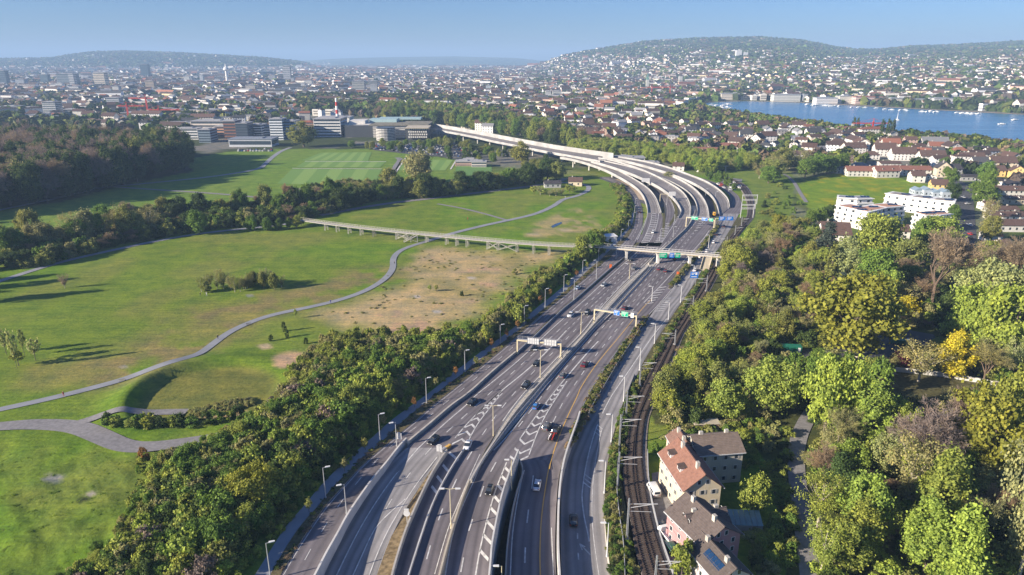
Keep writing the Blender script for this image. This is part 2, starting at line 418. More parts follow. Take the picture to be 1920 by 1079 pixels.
def ground_color(x, y):
    n = x.shape; p = dirpx(x, y)
    f1 = fbm(x/30, y/30); f2 = fbm(x/9+40, y/9); f3 = fbm(x/110+5, y/110)
    g = np.zeros(n+(3,)); meadow = np.array((0.150, 0.220, 0.028)); lush = np.array((0.125, 0.235, 0.020)); olive = np.array((0.235, 0.222, 0.066)); straw = np.array((0.44, 0.34, 0.185))
    def mix(a, b, t): t = np.clip(t, 0, 1)[..., None]; return a*(1-t) + b*t
    g[:] = meadow
    g = mix(g, lush, sstep(.45, .62, f3)*.8); g = mix(g, olive, sstep(.42, .68, f1)*.45)
    def soft(poly, w):
        d = segdist(x, y, poly, True) + (fbm(x/14, y/14+30)-.5)*w*1.6; ins = inpoly(x, y, poly)
        return np.where(ins, sstep(-w*.2, w, d), 0)
    s = soft(DRY, 16); g = mix(g, mix(np.broadcast_to(olive*.6+straw*.4, g.shape), straw, sstep(.30, .55, f2*.5+f1*.5)), s)
    bare = s*sstep(.60, .72, f2)*sstep(.5, .6, fbm(x/20+3, y/12)); g = mix(g, np.array((0.46, 0.31, 0.20)), bare)
    g = mix(g, straw*.9, soft(DRY2, 8)*sstep(.35, .6, f2)*.8)
    g = mix(g, olive*1.05, soft(ROUGH_L, 22)*(.35 + .6*sstep(.4, .6, f1)))
    for sx, sy, sr, sc in ((545,672,5.5,(.5,.34,.22)),(535,684,3.5,(.5,.34,.22)),(497,650,2.2,(.5,.38,.24)),(884,521,1.6,(.5,.45,.42)),(783,559,1.8,(.5,.45,.42)),(820,587,1.8,(.5,.45,.42)),(100,897,2.2,(.4,.38,.34)),(170,925,1.2,(.45,.4,.34)),(155,936,1.6,(.03,.04,.02)),(228,687,1.4,(.3,.3,.3)),(468,555,1.3,(.2,.25,.3)),(1000,440,4,(.4,.33,.22)),(1060,432,4,(.42,.35,.24)),(540,362,3,(.2,.2,.15))):
        gx, gy = G(sx, sy); g = mix(g, np.array(sc), 1-sstep(.55, 1.1, np.hypot((x-gx)*.8, y-gy)/sr+(f2-.5)*.5))
    # the tawny tongue along the main path
    tg = segdist(x, y, GA([(250,690),(330,655),(430,585),(560,560),(700,520)])); g = mix(g, np.array((0.23, 0.19, 0.085)), (1-sstep(5, 28, tg))*sstep(.38, .6, f2)*.9)
    g = mix(g, np.array((0.17, 0.27, 0.02)), inpoly(x, y, MEADOW_R)*.8)
    g = mix(g, np.array((0.42, 0.34, 0.02)), inpoly(x, y, MEADOW_R)*sstep(.5, .7, f2)*.55)
    g = mix(g, np.array((0.15, 0.21, 0.04)), inpoly(x, y, SLOPE_R)*.7)
    g = mix(g, np.array((0.15, 0.25, 0.04)), inpoly(x, y, SPORT)*.7)
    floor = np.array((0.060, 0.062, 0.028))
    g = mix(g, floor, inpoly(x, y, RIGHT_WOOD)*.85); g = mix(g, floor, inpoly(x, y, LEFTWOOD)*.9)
    # ring: dark mown inner floor and straw patch
    d = np.hypot(x-RING[0], y-RING[1]); g = mix(g, olive*.8, (1-sstep(18, 23, d))*.8)
    st = np.hypot((x-(RING[0]+9))/9, (y-(RING[1]-13))/4); g = mix(g, straw*1.15, (1-sstep(.6, 1.1, st)))
    # town ground beyond
    urban = sstep(560, 700, y + 0*x)*(~inpoly(x, y, SPORT)) * (~inpoly(x, y, MEADOW_R))*(~inpoly(x, y, SLOPE_R))
    urb_r = ((p > 1500) & (y > 330) & ~inpoly(x, y, MEADOW_R) & ~inpoly(x, y, RIGHT_WOOD)).astype(float)
    u = np.maximum(urban*sstep(0, 1, urban), urb_r*.6)
    tc = mix(np.broadcast_to(np.array((0.055, 0.075, 0.030)), g.shape), np.array((0.19, 0.185, 0.17)), sstep(.45, .6, fbm(x/45, y/45)))
    g = mix(g, tc, u)
    h = T(x, y); far = sstep(8, 30, h)*(y > 1200)
    g = mix(g, np.array((0.030, 0.050, 0.018)), far*.9)
    ff = sstep(9000, 10500, y); g = mix(g, mix(np.broadcast_to(np.array((0.05, 0.075, 0.03)), g.shape), np.array((0.16, 0.19, 0.07)), sstep(.52, .6, fbm(x/700, y/500))), ff)
    # verges inside the road corridor
    c = inpoly(x, y, CORRIDOR); g = mix(g, np.array((0.045, 0.04, 0.035)), c*1.0)
    return g
def build_ground():
    angs = np.concatenate([np.arange(-180, -48, 6.0), np.arange(-48, 48, 0.26), np.arange(48, 180.1, 6.0)])
    rs = [0.0]
    r = 60.0
    rs.append(30.0)
    while r < 45000:
        rs.append(r); r += max(1.5, r*0.0105 if r < 3000 else r*0.02)
    rs = np.array(rs); A, R = np.meshgrid(np.radians(angs), rs)
    X = R*np.sin(A); Y = R*np.cos(A); Z = T(X, Y); na = len(angs); nr = len(rs)
    me = bpy.data.meshes.new('ground')
    co = np.stack([X, Y, Z], -1).reshape(-1, 3).astype(np.float32)
    idx = np.arange(na*nr).reshape(nr, na)
    q = np.stack([idx[:-1, :-1], idx[1:, :-1], idx[1:, 1:], idx[:-1, 1:]], -1).reshape(-1, 4)[:, ::-1]
    me.vertices.add(len(co)); me.vertices.foreach_set('co', co.reshape(-1))
    me.loops.add(q.size); me.loops.foreach_set('vertex_index', q.reshape(-1).astype(np.int32))
    me.polygons.add(len(q)); me.polygons.foreach_set('loop_start', np.arange(0, q.size, 4, dtype=np.int32)); me.polygons.foreach_set('loop_total', np.full(len(q), 4, np.int32))
    me.polygons.foreach_set('use_smooth', np.ones(len(q), bool))
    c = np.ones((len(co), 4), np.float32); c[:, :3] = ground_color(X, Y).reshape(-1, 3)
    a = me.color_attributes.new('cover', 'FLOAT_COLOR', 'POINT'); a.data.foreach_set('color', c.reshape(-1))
    me.update(calc_edges=True); me.validate()
    m, t, b, o = newmat('ground_cover'); b.inputs['Roughness'].default_value = .95; b.inputs['Specular IOR Level'].default_value = .1
    at = N(t, 'ShaderNodeAttribute', attribute_name='cover')
    P = objcoord(t, 1.0)
    n1 = N(t, 'ShaderNodeTexNoise'); n1.inputs['Scale'].default_value = .9; n1.inputs['Detail'].default_value = 8; n1.inputs['Roughness'].default_value = .7; L_(t, P, n1.inputs['Vector'])
    n2 = N(t, 'ShaderNodeTexNoise'); n2.inputs['Scale'].default_value = .12; n2.inputs['Detail'].default_value = 6; n2.inputs['Roughness'].default_value = .65; L_(t, P, n2.inputs['Vector'])
    r1 = ramp(t, [(.3, (.68, .70, .72)), (.5, (1, 1, 1)), (.72, (1.42, 1.34, 1.2))]); L_(t, n1.outputs[0], r1.inputs[0])
    r2 = ramp(t, [(.36, (.74, .82, .86)), (.64, (1.24, 1.14, 1.02))]); L_(t, n2.outputs[0], r2.inputs[0])
    n4 = N(t, 'ShaderNodeTexNoise'); n4.inputs['Scale'].default_value = 1.0; n4.inputs['Detail'].default_value = 4; mp4 = N(t, 'ShaderNodeMapping'); mp4.inputs['Rotation'].default_value = (0, 0, .5); mp4.inputs['Scale'].default_value = (.03, .7, 1); L_(t, P, mp4.inputs[0]); L_(t, mp4.outputs[0], n4.inputs['Vector'])
    r4 = ramp(t, [(.4, (.90, .92, .93)), (.6, (1.10, 1.08, 1.05))]); L_(t, n4.outputs[0], r4.inputs[0]); m4 = N(t, 'ShaderNodeMixRGB', blend_type='MULTIPLY', i_0=1.0)
    m1 = N(t, 'ShaderNodeMixRGB', blend_type='MULTIPLY', i_0=1.0); m2 = N(t, 'ShaderNodeMixRGB', blend_type='MULTIPLY', i_0=1.0)
    L_(t, at.outputs['Color'], m1.inputs[1]); L_(t, r1.outputs[0], m1.inputs[2]); L_(t, m1.outputs[0], m2.inputs[1]); L_(t, r2.outputs[0], m2.inputs[2]); L_(t, m2.outputs[0], m4.inputs[1]); L_(t, r4.outputs[0], m4.inputs[2]); L_(t, m4.outputs[0], b.inputs['Base Color'])
    bp = N(t, 'ShaderNodeBump'); bp.inputs['Strength'].default_value = .55; bp.inputs['Distance'].default_value = .35
    L_(t, n1.outputs[0], bp.inputs['Height']); L_(t, bp.outputs[0], b.inputs['Normal'])
    me.materials.append(m)
    structure('ground', me)
build_ground()

# ------------------------------------------------------------------ lake
m, t, b, o = newmat('lake_water'); b.inputs['Base Color'].default_value = (0.02, 0.10, 0.20, 1); b.inputs['Roughness'].default_value = .22
b.inputs['IOR'].default_value = 1.33
nz = N(t, 'ShaderNodeTexNoise'); nz.inputs['Scale'].default_value = .05; nz.inputs['Detail'].default_value = 8; nz.inputs['Roughness'].default_value = .75; L_(t, objcoord(t, (1.0, 2.4, 1.0)), nz.inputs['Vector'])
bp = N(t, 'ShaderNodeBump'); bp.inputs['Strength'].default_value = .25; bp.inputs['Distance'].default_value = 2.0; L_(t, nz.outputs[0], bp.inputs['Height']); L_(t, bp.outputs[0], b.inputs['Normal'])
n2 = N(t, 'ShaderNodeTexNoise'); n2.inputs['Scale'].default_value = .008; n2.inputs['Detail'].default_value = 5; L_(t, objcoord(t, (.6, 4.0, 1.0)), n2.inputs['Vector'])
rr = ramp(t, [(.35, (.035, .15, .29)), (.7, (.085, .23, .38))]); L_(t, n2.outputs[0], rr.inputs[0]); L_(t, rr.outputs[0], b.inputs['Base Color'])
LAKE = GA([(1300,199),(1330,193),(1400,190.5),(1500,193),(1620,200),(1750,207),(1900,215),(2000,219),(2500,236),(3600,262),(3600,330),(2500,318),(1990,286),(1870,274),(1800,264),(1700,256),(1600,246),(1500,233),(1400,217),(1330,207)])
LAKE = [(x, y) for x, y in LAKE]
mb = MB(); mb.add([(x, y, 0.35) for x, y in LAKE], [tuple(range(len(LAKE)))[::-1]])
structure('lake_water', mesh_from('lake_water', mb.v, mb.f, m))

# ------------------------------------------------------------------ road strips
def resample(pairs, step=6.0):
    out = []
    for i in range(len(pairs)-1):
        a = np.array(pairs[i]); b = np.array(pairs[i+1])
        n = max(1, int(max(hypot(*(b-a)[:2]), hypot(*(b-a)[3:5]))/step))
        for k in range(n): out.append(a + (b-a)*k/n)
    out.append(np.array(pairs[-1])); return out
def smooth_rows(p, it=2):
    p = [np.array(q, float) for q in p]
    for _ in range(it):
        q = [p[0]]
        for i in range(len(p)-1):
            q += [p[i]*.75+p[i+1]*.25, p[i]*.25+p[i+1]*.75]
        q.append(p[-1]); p = q
    return p
def strip(name, pairs, mat, z0=None, thick=0.0, smooth=2, parent=None, kind='structure', edge_mat=None, label=None, lift=0.0):
    """pairs: (xl, yl, xr, yr, z) in picture pixels at height z -> a paved ribbon with real edges"""
    W = []
    for q in pairs:
        z = q[4]; a = G(q[0], q[1], z); b = G(q[2], q[3], z); W.append((a[0], a[1], z+lift, b[0], b[1], z+lift))
    W = smooth_rows(W, smooth); V = []; F = []; MI = []; UV = []; s = 0
    for i, w in enumerate(W):
        if i: s += hypot((w[0]+w[3]-W[i-1][0]-W[i-1][3])/2, (w[1]+w[4]-W[i-1][1]-W[i-1][4])/2)
        wd = hypot(w[3]-w[0], w[4]-w[1])
        V += [(w[0], w[1], w[2]), (w[3], w[4], w[5]), (w[0], w[1], w[2]-thick), (w[3], w[4], w[5]-thick)]; UV.append((s, wd))
    uvs = []
    for i in range(len(W)-1):
        a = i*4; c = a+4
        F.append((a, a+1, c+1, c)); MI.append(0); uvs += [(0, UV[i][0]), (UV[i][1], UV[i][0]), (UV[i+1][1], UV[i+1][0]), (0, UV[i+1][0])]
        if thick:
            F += [(a+2, a, c, c+2), (a+1, a+3, c+3, c+1), (a+3, a+2, c+2, c+3)]; MI += [1, 1, 1]; uvs += [(0, 0)]*12
    if thick:
        n = (len(W)-1)*4; F += [(0, 2, 3, 1), (n+1, n+3, n+2, n)]; MI += [1, 1]; uvs += [(0, 0)]*8
    me = mesh_from(name, V, F, [mat, edge_mat or M['concrete']], MI)
    u = me.uv_layers.new(name='UVMap'); u.data.foreach_set('uv', [c for p in uvs for c in p])
    ob = link(name, me, parent)
    if parent is None and kind: ob['kind'] = kind
    if label: ob['label'] = label
    return ob, W
def rows(lst, z=0.0):
    """(y, xl, xr[, z])"""
    return [(r[1], r[0], r[2], r[0], (r[3] if len(r) > 3 else (z(r[0]) if callable(z) else z))) for r in lst]
zL = lambda y: 0.15
zR1 = lambda y: float(np.interp(y, [840, 880, 1079], [0.15, -0.8, -2.2]))
zR4 = lambda y: float(np.interp(y, [863, 905, 1079], [0.15, -0.6, -1.5]))
zR5 = lambda y: float(np.interp(y, [560, 775, 850, 1079], [0.15, 0.05, -1.4, -2.2]))
_y = lambda f: (lambda l: rows(l, f))
ROWS = {}
ROWS['R0'] = [(1110,508,582),(1090,520,592),(1046,545,608),(1006,570,632),(969,595,652),(939,618,672),(899,655,700),(875,675,720),(842,715,746),(827,732,761),(793,775,809),(763,808,844),(740,838,876),(702,885,918),(663,933,966),(638,962,991),(613,990,1015),(580,1027,1051),(543,1073,1097),(505,1118,1141),(473,1153,1179),(445,1178,1198),(425,1189,1205),(400,1193,1206),(382,1190,1202),(368,1183,1195),(353,1170,1184),(341,1150,1166),(332,1125,1140)]
ROWS['bike'] = [(1110,452,484),(1090,470,500),(1069,484,511),(1014,518,543),(979,542,568),(946,573,599),(917,595,619),(870,641,668),(833,684,711),(788,733,756),(763,768,788),(740,800,815),(722,823,838),(698,850,871),(682,873,890),(648,917,933),(627,947,963),(607,973,986),(578,1005,1020),(555,1035,1050),(528,1067,1080),(502,1092,1107),(487,1118,1127),(465,1139,1147),(450,1155,1163),(430,1174,1180),(412,1184,1189),(395,1184,1188)]
ROWS['L'] = [(912,0,0)]
ROWS['L'] = [(840,762,911),(812,796,930),(790,822,945),(767,850,961),(740,884,982),(707,922,1013),(663,971,1055),(640,995,1078),(617,1021,1100),(587,1053,1121),(565,1077,1140),(528,1124,1174),(500,1156,1207),(483,1175,1224),(465,1193,1243),(455,1200,1252)]
ROWS['R1'] = [(840,762,840),(862,738,824),(887,716,802),(918,691,783),(946,673,765),(962,663,756),(1006,637,733),(1046,613,718),(1079,599,707),(1110,580,698)]
ROWS['R2'] = [(840,840,911),(862,831,900),(887,815,889),(918,797,873),(949,785,858),(989,766,848),(1026,753,837),(1077,738,824),(1110,728,816)]
ROWS['R'] = [(863,911,1055),(845,923,1061),(830,938,1065),(798,966,1075),(770,986,1087),(733,1014,1108),(707,1036,1122),(687,1053,1137),(672,1066,1147),(638,1097,1174),(607,1121,1200),(578,1155,1228),(560,1171,1246),(545,1185,1258),(527,1201,1264),(500,1226,1285),(485,1238,1297),(465,1255,1314),(450,1267,1325),(430,1287,1338),(413,1302,1347)]
ROWS['R3'] = [(863,911,971),(899,887,957),(918,879,949),(949,866,937),(986,854,928),(1046,840,918),(1079,834,915),(1110,828,911)]
ROWS['R4'] = [(863,971,1055),(880,979,1050),(899,977,1047),(918,971,1045),(949,961,1043),(1000,953,1041),(1040,949,1041),(1079,947,1043),(1110,946,1045)]
ROWS['R5'] = [(1110,1055,1152),(1079,1053,1145),(1045,1051,1139),(1007,1051,1134),(949,1051,1132),(899,1055,1133),(863,1060,1140),(833,1074,1145),(800,1088,1154),(778,1104,1160),(742,1122,1173),(725,1132,1183),(700,1146,1196),(683,1157,1204),(645,1183,1226),(613,1203,1247),(595,1218,1259),(578,1229,1270),(560,1247,1283),(545,1259,1293),(538,1264,1298),(527,1268,1305),(492,1298,1324),(470,1315,1345),(453,1325,1355),(429,1340,1370),(413,1348,1379),(401,1350,1386)]
road_R0, W_R0 = strip('frontage_road', _y(lambda y: .12)(ROWS['R0']), M['asphalt'], thick=.5)
road_bike, _ = strip('cycle_path', _y(lambda y: .14)(ROWS['bike']), M['path'], thick=.3)
road_L, W_L = strip('left_carriageway', _y(zL)(ROWS['L']), M['asphalt'], thick=6)
road_R1, W_R1 = strip('slip_road', _y(zR1)(ROWS['R1']), M['asphalt_light'], thick=6)
road_R2, W_R2 = strip('left_carriageway_branch', _y(zL)(ROWS['R2']), M['asphalt'], thick=6)
road_R, W_R = strip('right_carriageway', _y(zL)(ROWS['R']), M['asphalt'], thick=6)
road_R3, W_R3 = strip('right_carriageway_branch', _y(zL)(ROWS['R3']), M['asphalt'], thick=6)
road_R4, W_R4 = strip('sunken_carriageway', _y(zR4)(ROWS['R4']), M['asphalt'], thick=6)
road_R5, W_R5 = strip('side_road', _y(zR5)(ROWS['R5']), M['asphalt_light'], thick=6)
# roads of the interchange beyond the bridge
U1 = [(1200,455,1240,455,.15),(1206,430,1246,430,.15),(1213,410,1243,410,.15),(1214,400,1240,400,.15)]
roadU1, _ = strip('slip_road', [(1196,462,1243,462,.15)]+U1, M['asphalt'], thick=.6)
roadU2, _ = strip('slip_road', [(1232,455,1249,455,.16),(1241,430,1262,430,.16),(1249,410,1271,410,.16),(1251,390,1269,390,.16),(1244,375,1259,375,.16),(1230,360,1244,360,.16),(1212,347,1224,347,.16),(1185,335,1196,335,.16)], M['asphalt'], thick=.6)
roadL2, _ = strip('left_carriageway', [(1240,462,1246,462,.17)] and [(1236,464,1244,464,.17),(1246,450,1265,450,.17),(1260,430,1285,430,.17),(1271,410,1294,410,.3)], M['asphalt'], thick=.6)
roadU3, _ = strip('service_road', [(1332,405,1346,405,.16),(1326,385,1341,385,.16),(1316,370,1333,370,.16),(1303,358,1321,358,.16),(1288,348,1304,348,.16),(1268,339,1282,339,.16)], M['asphalt_dark'], thick=.5)
roadU4, _ = strip('station_road', [(1352,401,1388,401,.17),(1366,385,1392,385,.17),(1371,372,1388,372,.17),(1365,362,1379,362,.17),(1350,352,1364,352,.17),(1325,341,1338,341,.17),(1290,330,1302,330,.17)], M['asphalt'], thick=.5)
V1 = [(1214,400,1240,400,.25),(1213,387,1236,387,.7),(1207,369,1230,371,1.6),(1194,353,1216,354,2.8),(1165,335,1190,337,4.2),(1134,319,1156,319,5.8),(1100,307,1118,305,7.2),(1070,299,1085,297,8.2),(1050,296,1060,293,8.6)]
V2 = [(1271,410,1294,410,.35),(1278,399,1296,395,.9),(1275,390,1293,382,1.6),(1266,376,1287,370,2.6),(1252,363,1276,358,3.6),(1236,352,1260,348,4.6),(1217,342,1239,336,5.6),(1196,332,1214,324,6.5),(1165,320,1184,313,7.4),(1130,309,1150,303,8.2),(1108,303,1122,298,8.8)]
V3 = [(1303,413,1330,413,.35),(1308,398,1328,394,.9),(1306,382,1322,379,1.6),(1298,368,1311,364,2.6),(1286,357,1296,351,3.6),(1266,345,1274,338,4.6),(1240,334,1251,328,5.6),(1208,322,1220,316,6.6),(1175,312,1186,307,7.6),(1140,304,1150,299,8.6),(1122,300,1130,296,8.8)]
V4 = [(1349,405,1368,390,.4),(1345,385,1366,376,1.4),(1336,369,1354,362,2.8),(1322,357,1335,348,3.8),(1304,346,1315,338,4.8),(1283,337,1293,330,5.8),(1260,328,1270,321,6.6),(1230,318,1238,311,7.4),(1195,309,1203,303,8.2),(1155,301,1162,296,8.8),(1130,297,1136,293,9)]
MVP = [(1125,304,1150,296,9),(1100,299,1113,291,9),(1070,294,1080,286,9),(1038,288,1046,281,9),(1000,281,1008,274,9),(963,273,971,267,9),(925,266,934,260,9),(897,259,905,254,9),(860,252,868,247.5,9),(830,246.5,838,242,9),(803,242,811,238,9)]
def viaduct(label, pairs, lw=(.9,.35), rw=(.9,.35), mat=None, piers=(), cat='viaduct', lside=None, rside=None):
    root = tag(empty('viaduct'), label, cat)
    _, W = strip('deck', pairs, mat or M['viaduct_asphalt'], thick=1.3, parent=root, edge_mat=M['viaduct_concrete'])
    for side, (h, wd), nm in ((0, lw, 'parapet'), (3, rw, 'parapet')):
        if not h: continue
        mb = MB(); k = 0; V = []
        for i, w in enumerate(W):
            d = np.array((w[3]-w[0], w[4]-w[1])); d /= np.linalg.norm(d); sgn = 1 if side == 0 else -1
            a = np.array((w[side], w[side+1])); bq = a + d*sgn*wd; z = w[side+2]+.01
            V += [(a[0]-d[0]*sgn*.05, a[1]-d[1]*sgn*.05, z-1.32), (a[0]-d[0]*sgn*.05, a[1]-d[1]*sgn*.05, z+h), (bq[0], bq[1], z+h), (bq[0], bq[1], z)]
        F = []
        for i in range(len(W)-1):
            p = i*4
            for j in range(3):
                q = (p+j, p+j+1, p+4+j+1, p+4+j); F.append(q if side == 0 else q[::-1])
        n = (len(W)-1)*4; F += [(0, 3, 2, 1), (n, n+1, n+2, n+3)]
        mb.add(V, F); link(nm, mb.mesh(nm, M['viaduct_concrete']), root)
    for t in piers:
        w = W[int(t*(len(W)-1))]; cx, cy_ = (w[0]*.5+w[3]*.5), (w[1]+w[4])/2; zt = w[2]-1.3
        if zt < 1: continue
        mb = MB(); mb.tube([(cx, cy_, -.5), (cx, cy_, zt-.8), (cx, cy_, zt)], [.75, .75, 1.4], 8); link('pier', mb.mesh('pier', M['white_concrete']), root)
    return root, W
v1, W_V1 = viaduct('slender curved ramp viaduct, outermost on the meadow side of the interchange', V1, (.9,.3), (.9,.3), piers=(.45,.6,.75,.88))
v2, W_V2 = viaduct('broad motorway viaduct carrying the left carriageway in a sweeping curve', V2, (.9,.3), (1.4,.4), piers=(.35,.45,.55,.65,.75,.85,.95))
v3, W_V3 = viaduct('curved viaduct carrying the right carriageway, with high pale outer parapet', V3, (.7,.3), (1.5,.4), piers=(.4,.55,.7,.85))
v4, W_V4 = viaduct('curved ramp viaduct beside the small station, rightmost of the interchange', V4, (.8,.3), (1.4,.4), piers=(.4,.52,.64,.76,.88))
v5, W_V5 = viaduct('long straight high viaduct running to the dark shopping centre', MVP, (1.2,.4), (4.4,.4), piers=[i/14 for i in range(15)])
sheet_pts = [(1188,476),(1197,440),(1280,440),(1262,472)]
# open ground under the interchange
def sheet(name, px, mat, z=.05, label=None, zs=None):
    P = GA(px); mb = MB(); n = len(P)
    a = sum(P[i][0]*P[(i+1)%n][1]-P[(i+1)%n][0]*P[i][1] for i in range(n))
    f = tuple(range(n)); mb.add([(x, y, z) for x, y in P], [f if a > 0 else f[::-1]])
    return structure(name, mesh_from(name, mb.v, mb.f, mat), None, label)
sheet('yard', sheet_pts, M['asphalt'], .04)
sheet('yard', [(1120,334),(1160,330),(1215,345),(1262,362),(1280,380),(1290,425),(1262,428),(1250,430),(1243,395),(1212,385),(1200,380),(1185,360),(1150,345)], M['asphalt_dark'], .06)
sheet('bare_ground', [(1142,338),(1158,336),(1185,350),(1204,364),(1210,377),(1196,374),(1180,356),(1160,345)], M['sand'], .09)
sheet('yard', [(1240,335),(1290,336),(1330,352),(1350,375),(1352,408),(1300,408),(1296,380),(1275,350)], M['asphalt_dark'], .055)
M['verge'] = simple('rough_grass', (0.095, 0.088, 0.034), .95, var=.45, vscale=.9, bump=.3)
M['verge_brown'] = simple('dry_verge', (0.12, 0.10, 0.05), .95, var=.4, vscale=1.2, bump=.3)
strip('grass_verge', [(1250,425,1256,425,.2),(1265,405,1272,405,.2),(1264,385,1270,388,.25),(1254,370,1262,374,.3),(1240,357,1248,361,.3)], M['verge'], thick=.3)
strip('grass_verge', [(1340,400,1344,400,.2),(1339,385,1343,388,.2),(1330,369,1338,373,.2),(1316,358,1324,361,.2),(1300,350,1306,353,.2)], M['verge'], thick=.3)
strip('grass_verge', [(1241,445,1245,445,.2),(1242,425,1247,425,.2),(1243,405,1248,405,.2),(1240,388,1245,388,.2)], M['verge'], thick=.3)
strip('bare_ground', [(1316,345,1352,358,.1),(1345,334,1372,350,.1),(1372,335,1392,345,.1)] and [(1342,352,1385,352,.08),(1345,343,1390,343,.08),(1360,333,1392,336,.08)], M['gravel'], thick=.2)
# verge between cycle path and frontage road, dark earth with shrubs
VG = []
for a in ROWS['bike']:
    r0 = np.interp(-a[0], [-q[0] for q in ROWS['R0']], [q[1] for q in ROWS['R0']])
    if r0 - a[2] > 1.5 and a[0] > 400: VG.append((a[0], a[2]+.5, r0-.5))
strip('planted_verge', _y(lambda y: .2)(VG), M['verge_brown'], thick=.4)
def mid(lst, f, z): return [(y, a, b) for (y, a, b) in lst]
# median strip between the carriageways, gravel strip at the split, hedge strips
MED = [(912,872,879),(880,892,898),(845,915,922),(812,931,950),(790,946,970),(767,962,987),(740,983,1008),(707,1014,1035),(663,1056,1073),(640,1079,1094),(617,1101,1113),(587,1122,1146),(565,1141,1165),(528,1175,1199),(500,1208,1225),(483,1225,1239),(465,1244,1254),(455,1253,1262)]
strip('median_strip', _y(lambda y: .12)(MED), M['concrete'], thick=1)
MED2 = [(912,873,880),(949,859,865),(986,849,853),(1046,833,839),(1079,825,833),(1110,817,827)]
strip('median_strip', _y(lambda y: .14)(MED2), M['tan_concrete'], thick=6)
MED3 = [(450,1266,1268),(430,1286,1289),(413,1295,1303),(398,1297,1307),(386,1296,1305)]
strip('median_strip', _y(lambda y: .12)(MED3), M['concrete'], thick=.6)
strip('gravel_strip', _y(lambda y: -.9)([(862,823,832),(887,801,816),(918,782,798),(949,762,786),(989,741,767),(1026,725,754),(1079,706,740),(1110,697,730)]), M['brown_gravel'], thick=3)
strip('planted_strip', _y(lambda y: .3)([(842,1058,1064),(830,1066,1074),(800,1077,1089),(778,1087,1104),(755,1098,1115),(725,1115,1133),(683,1144,1158),(645,1173,1184),(615,1193,1203),(600,1206,1213),(590,1214,1217)]), M['verge_brown'], thick=1.8)
strip('planted_strip', _y(lambda y: .3)([(541,1253,1256),(535,1255,1263),(515,1272,1278),(492,1292,1299),(470,1311,1316),(453,1323,1326),(430,1338,1341),(415,1347,1350)]), M['verge_brown'], thick=.8)
strip('planted_strip', _y(lambda y: .2)([(663,967,970),(638,992,994),(613,1016,1020),(580,1052,1058),(543,1098,1106),(505,1142,1150),(473,1180,1186),(455,1194,1199)]), M['verge'], thick=.6)
# verge right of the side road and the railway
VR = [(1110,1152,1212),(1079,1146,1203),(1032,1139,1191),(966,1133,1181),(899,1134,1166),(848,1143,1171),(790,1158,1181),(740,1175,1197),(700,1197,1217),(658,1218,1240),(625,1239,1260),(600,1254,1278),(560,1284,1302),(538,1299,1312),(507,1319,1332),(470,1346,1354),(453,1356,1364),(436,1366,1377),(421,1374,1391),(408,1383,1401)]
strip('railway_verge', _y(lambda y: .12)(VR), M['verge'], thick=3)
RB = [(1110,1213,1268),(1077,1203,1258),(1032,1191,1240),(966,1181,1219),(899,1167,1209),(848,1171,1203),(790,1181,1207),(765,1189,1216),(740,1197,1229),(700,1217,1246),(658,1240,1264),(625,1260,1277),(600,1277,1293),(573,1293,1309),(548,1308,1325),(520,1325,1340),(500,1336,1350),(475,1350,1362),(453,1364,1375),(436,1377,1387),(421,1391,1400),(408,1401,1411),(394,1403,1413),(378,1401,1412),(362,1394,1407),(350,1386,1399),(341,1372,1386),(333,1352,1366),(326,1330,1344)]
strip('ballast_bed', _y(lambda y: 0.25)(RB), M['ballast'], thick=1.2)
strip('ballast_shoulder', _y(lambda y: 0.12)([(y, a-2*(y-90)/900*2.2, b+3*(y-90)/900*3.5) for y, a, b in RB if y < 1111]), M['ballast_pale'], thick=.8)
# rails and sleepers
def along(W, f):
    """polyline at fraction f across a strip"""
    return [(w[0]*(1-f)+w[3]*f, w[1]*(1-f)+w[4]*f, w[2]*(1-f)+w[5]*f) for w in W]
def ribbon(mb, P, w, z=None, h=.15, mi=0, thick=True):
    V = []; F = []; n = len(P)
    for i, p in enumerate(P):
        a = P[max(0, i-1)]; b = P[min(n-1, i+1)]; dx, dy = b[0]-a[0], b[1]-a[1]; L = hypot(dx, dy)+1e-9; nx, ny = -dy/L*w/2, dx/L*w/2
        zz = p[2] if z is None else z
        V += [(p[0]+nx, p[1]+ny, zz), (p[0]-nx, p[1]-ny, zz)]
        if thick: V += [(p[0]+nx, p[1]+ny, zz+h), (p[0]-nx, p[1]-ny, zz+h)]
    k = 4 if thick else 2
    for i in range(n-1):
        a = i*k; c = a+k
        if thick: F += [(a+2, a+3, c+3, c+2)[::1], (a, a+2, c+2, c), (a+3, a+1, c+1, c+3)]
        else: F += [(a, a+1, c+1, c)]
    if thick: F += [(0, 1, 3, 2), (n*4-4, n*4-2, n*4-1, n*4-3)]
    mb.add(V, F, mi)
def walk(P, step, start=0.0):
    out = []; nxt = start; s = 0
    for i in range(len(P)-1):
        a = P[i]; b = P[i+1]; L = hypot(b[0]-a[0], b[1]-a[1]); dx, dy = ((b[0]-a[0])/L, (b[1]-a[1])/L) if L > 1e-9 else (1, 0)
        while nxt <= s+L and L > 0:
            t = (nxt-s)/L; out.append((a[0]+(b[0]-a[0])*t, a[1]+(b[1]-a[1])*t, a[2]+(b[2]-a[2])*t, dx, dy)); nxt += step
        s += L
    return out
_, W_RB = strip('track_bed', _y(lambda y: 0.27)(RB), M['ballast'], thick=.02)
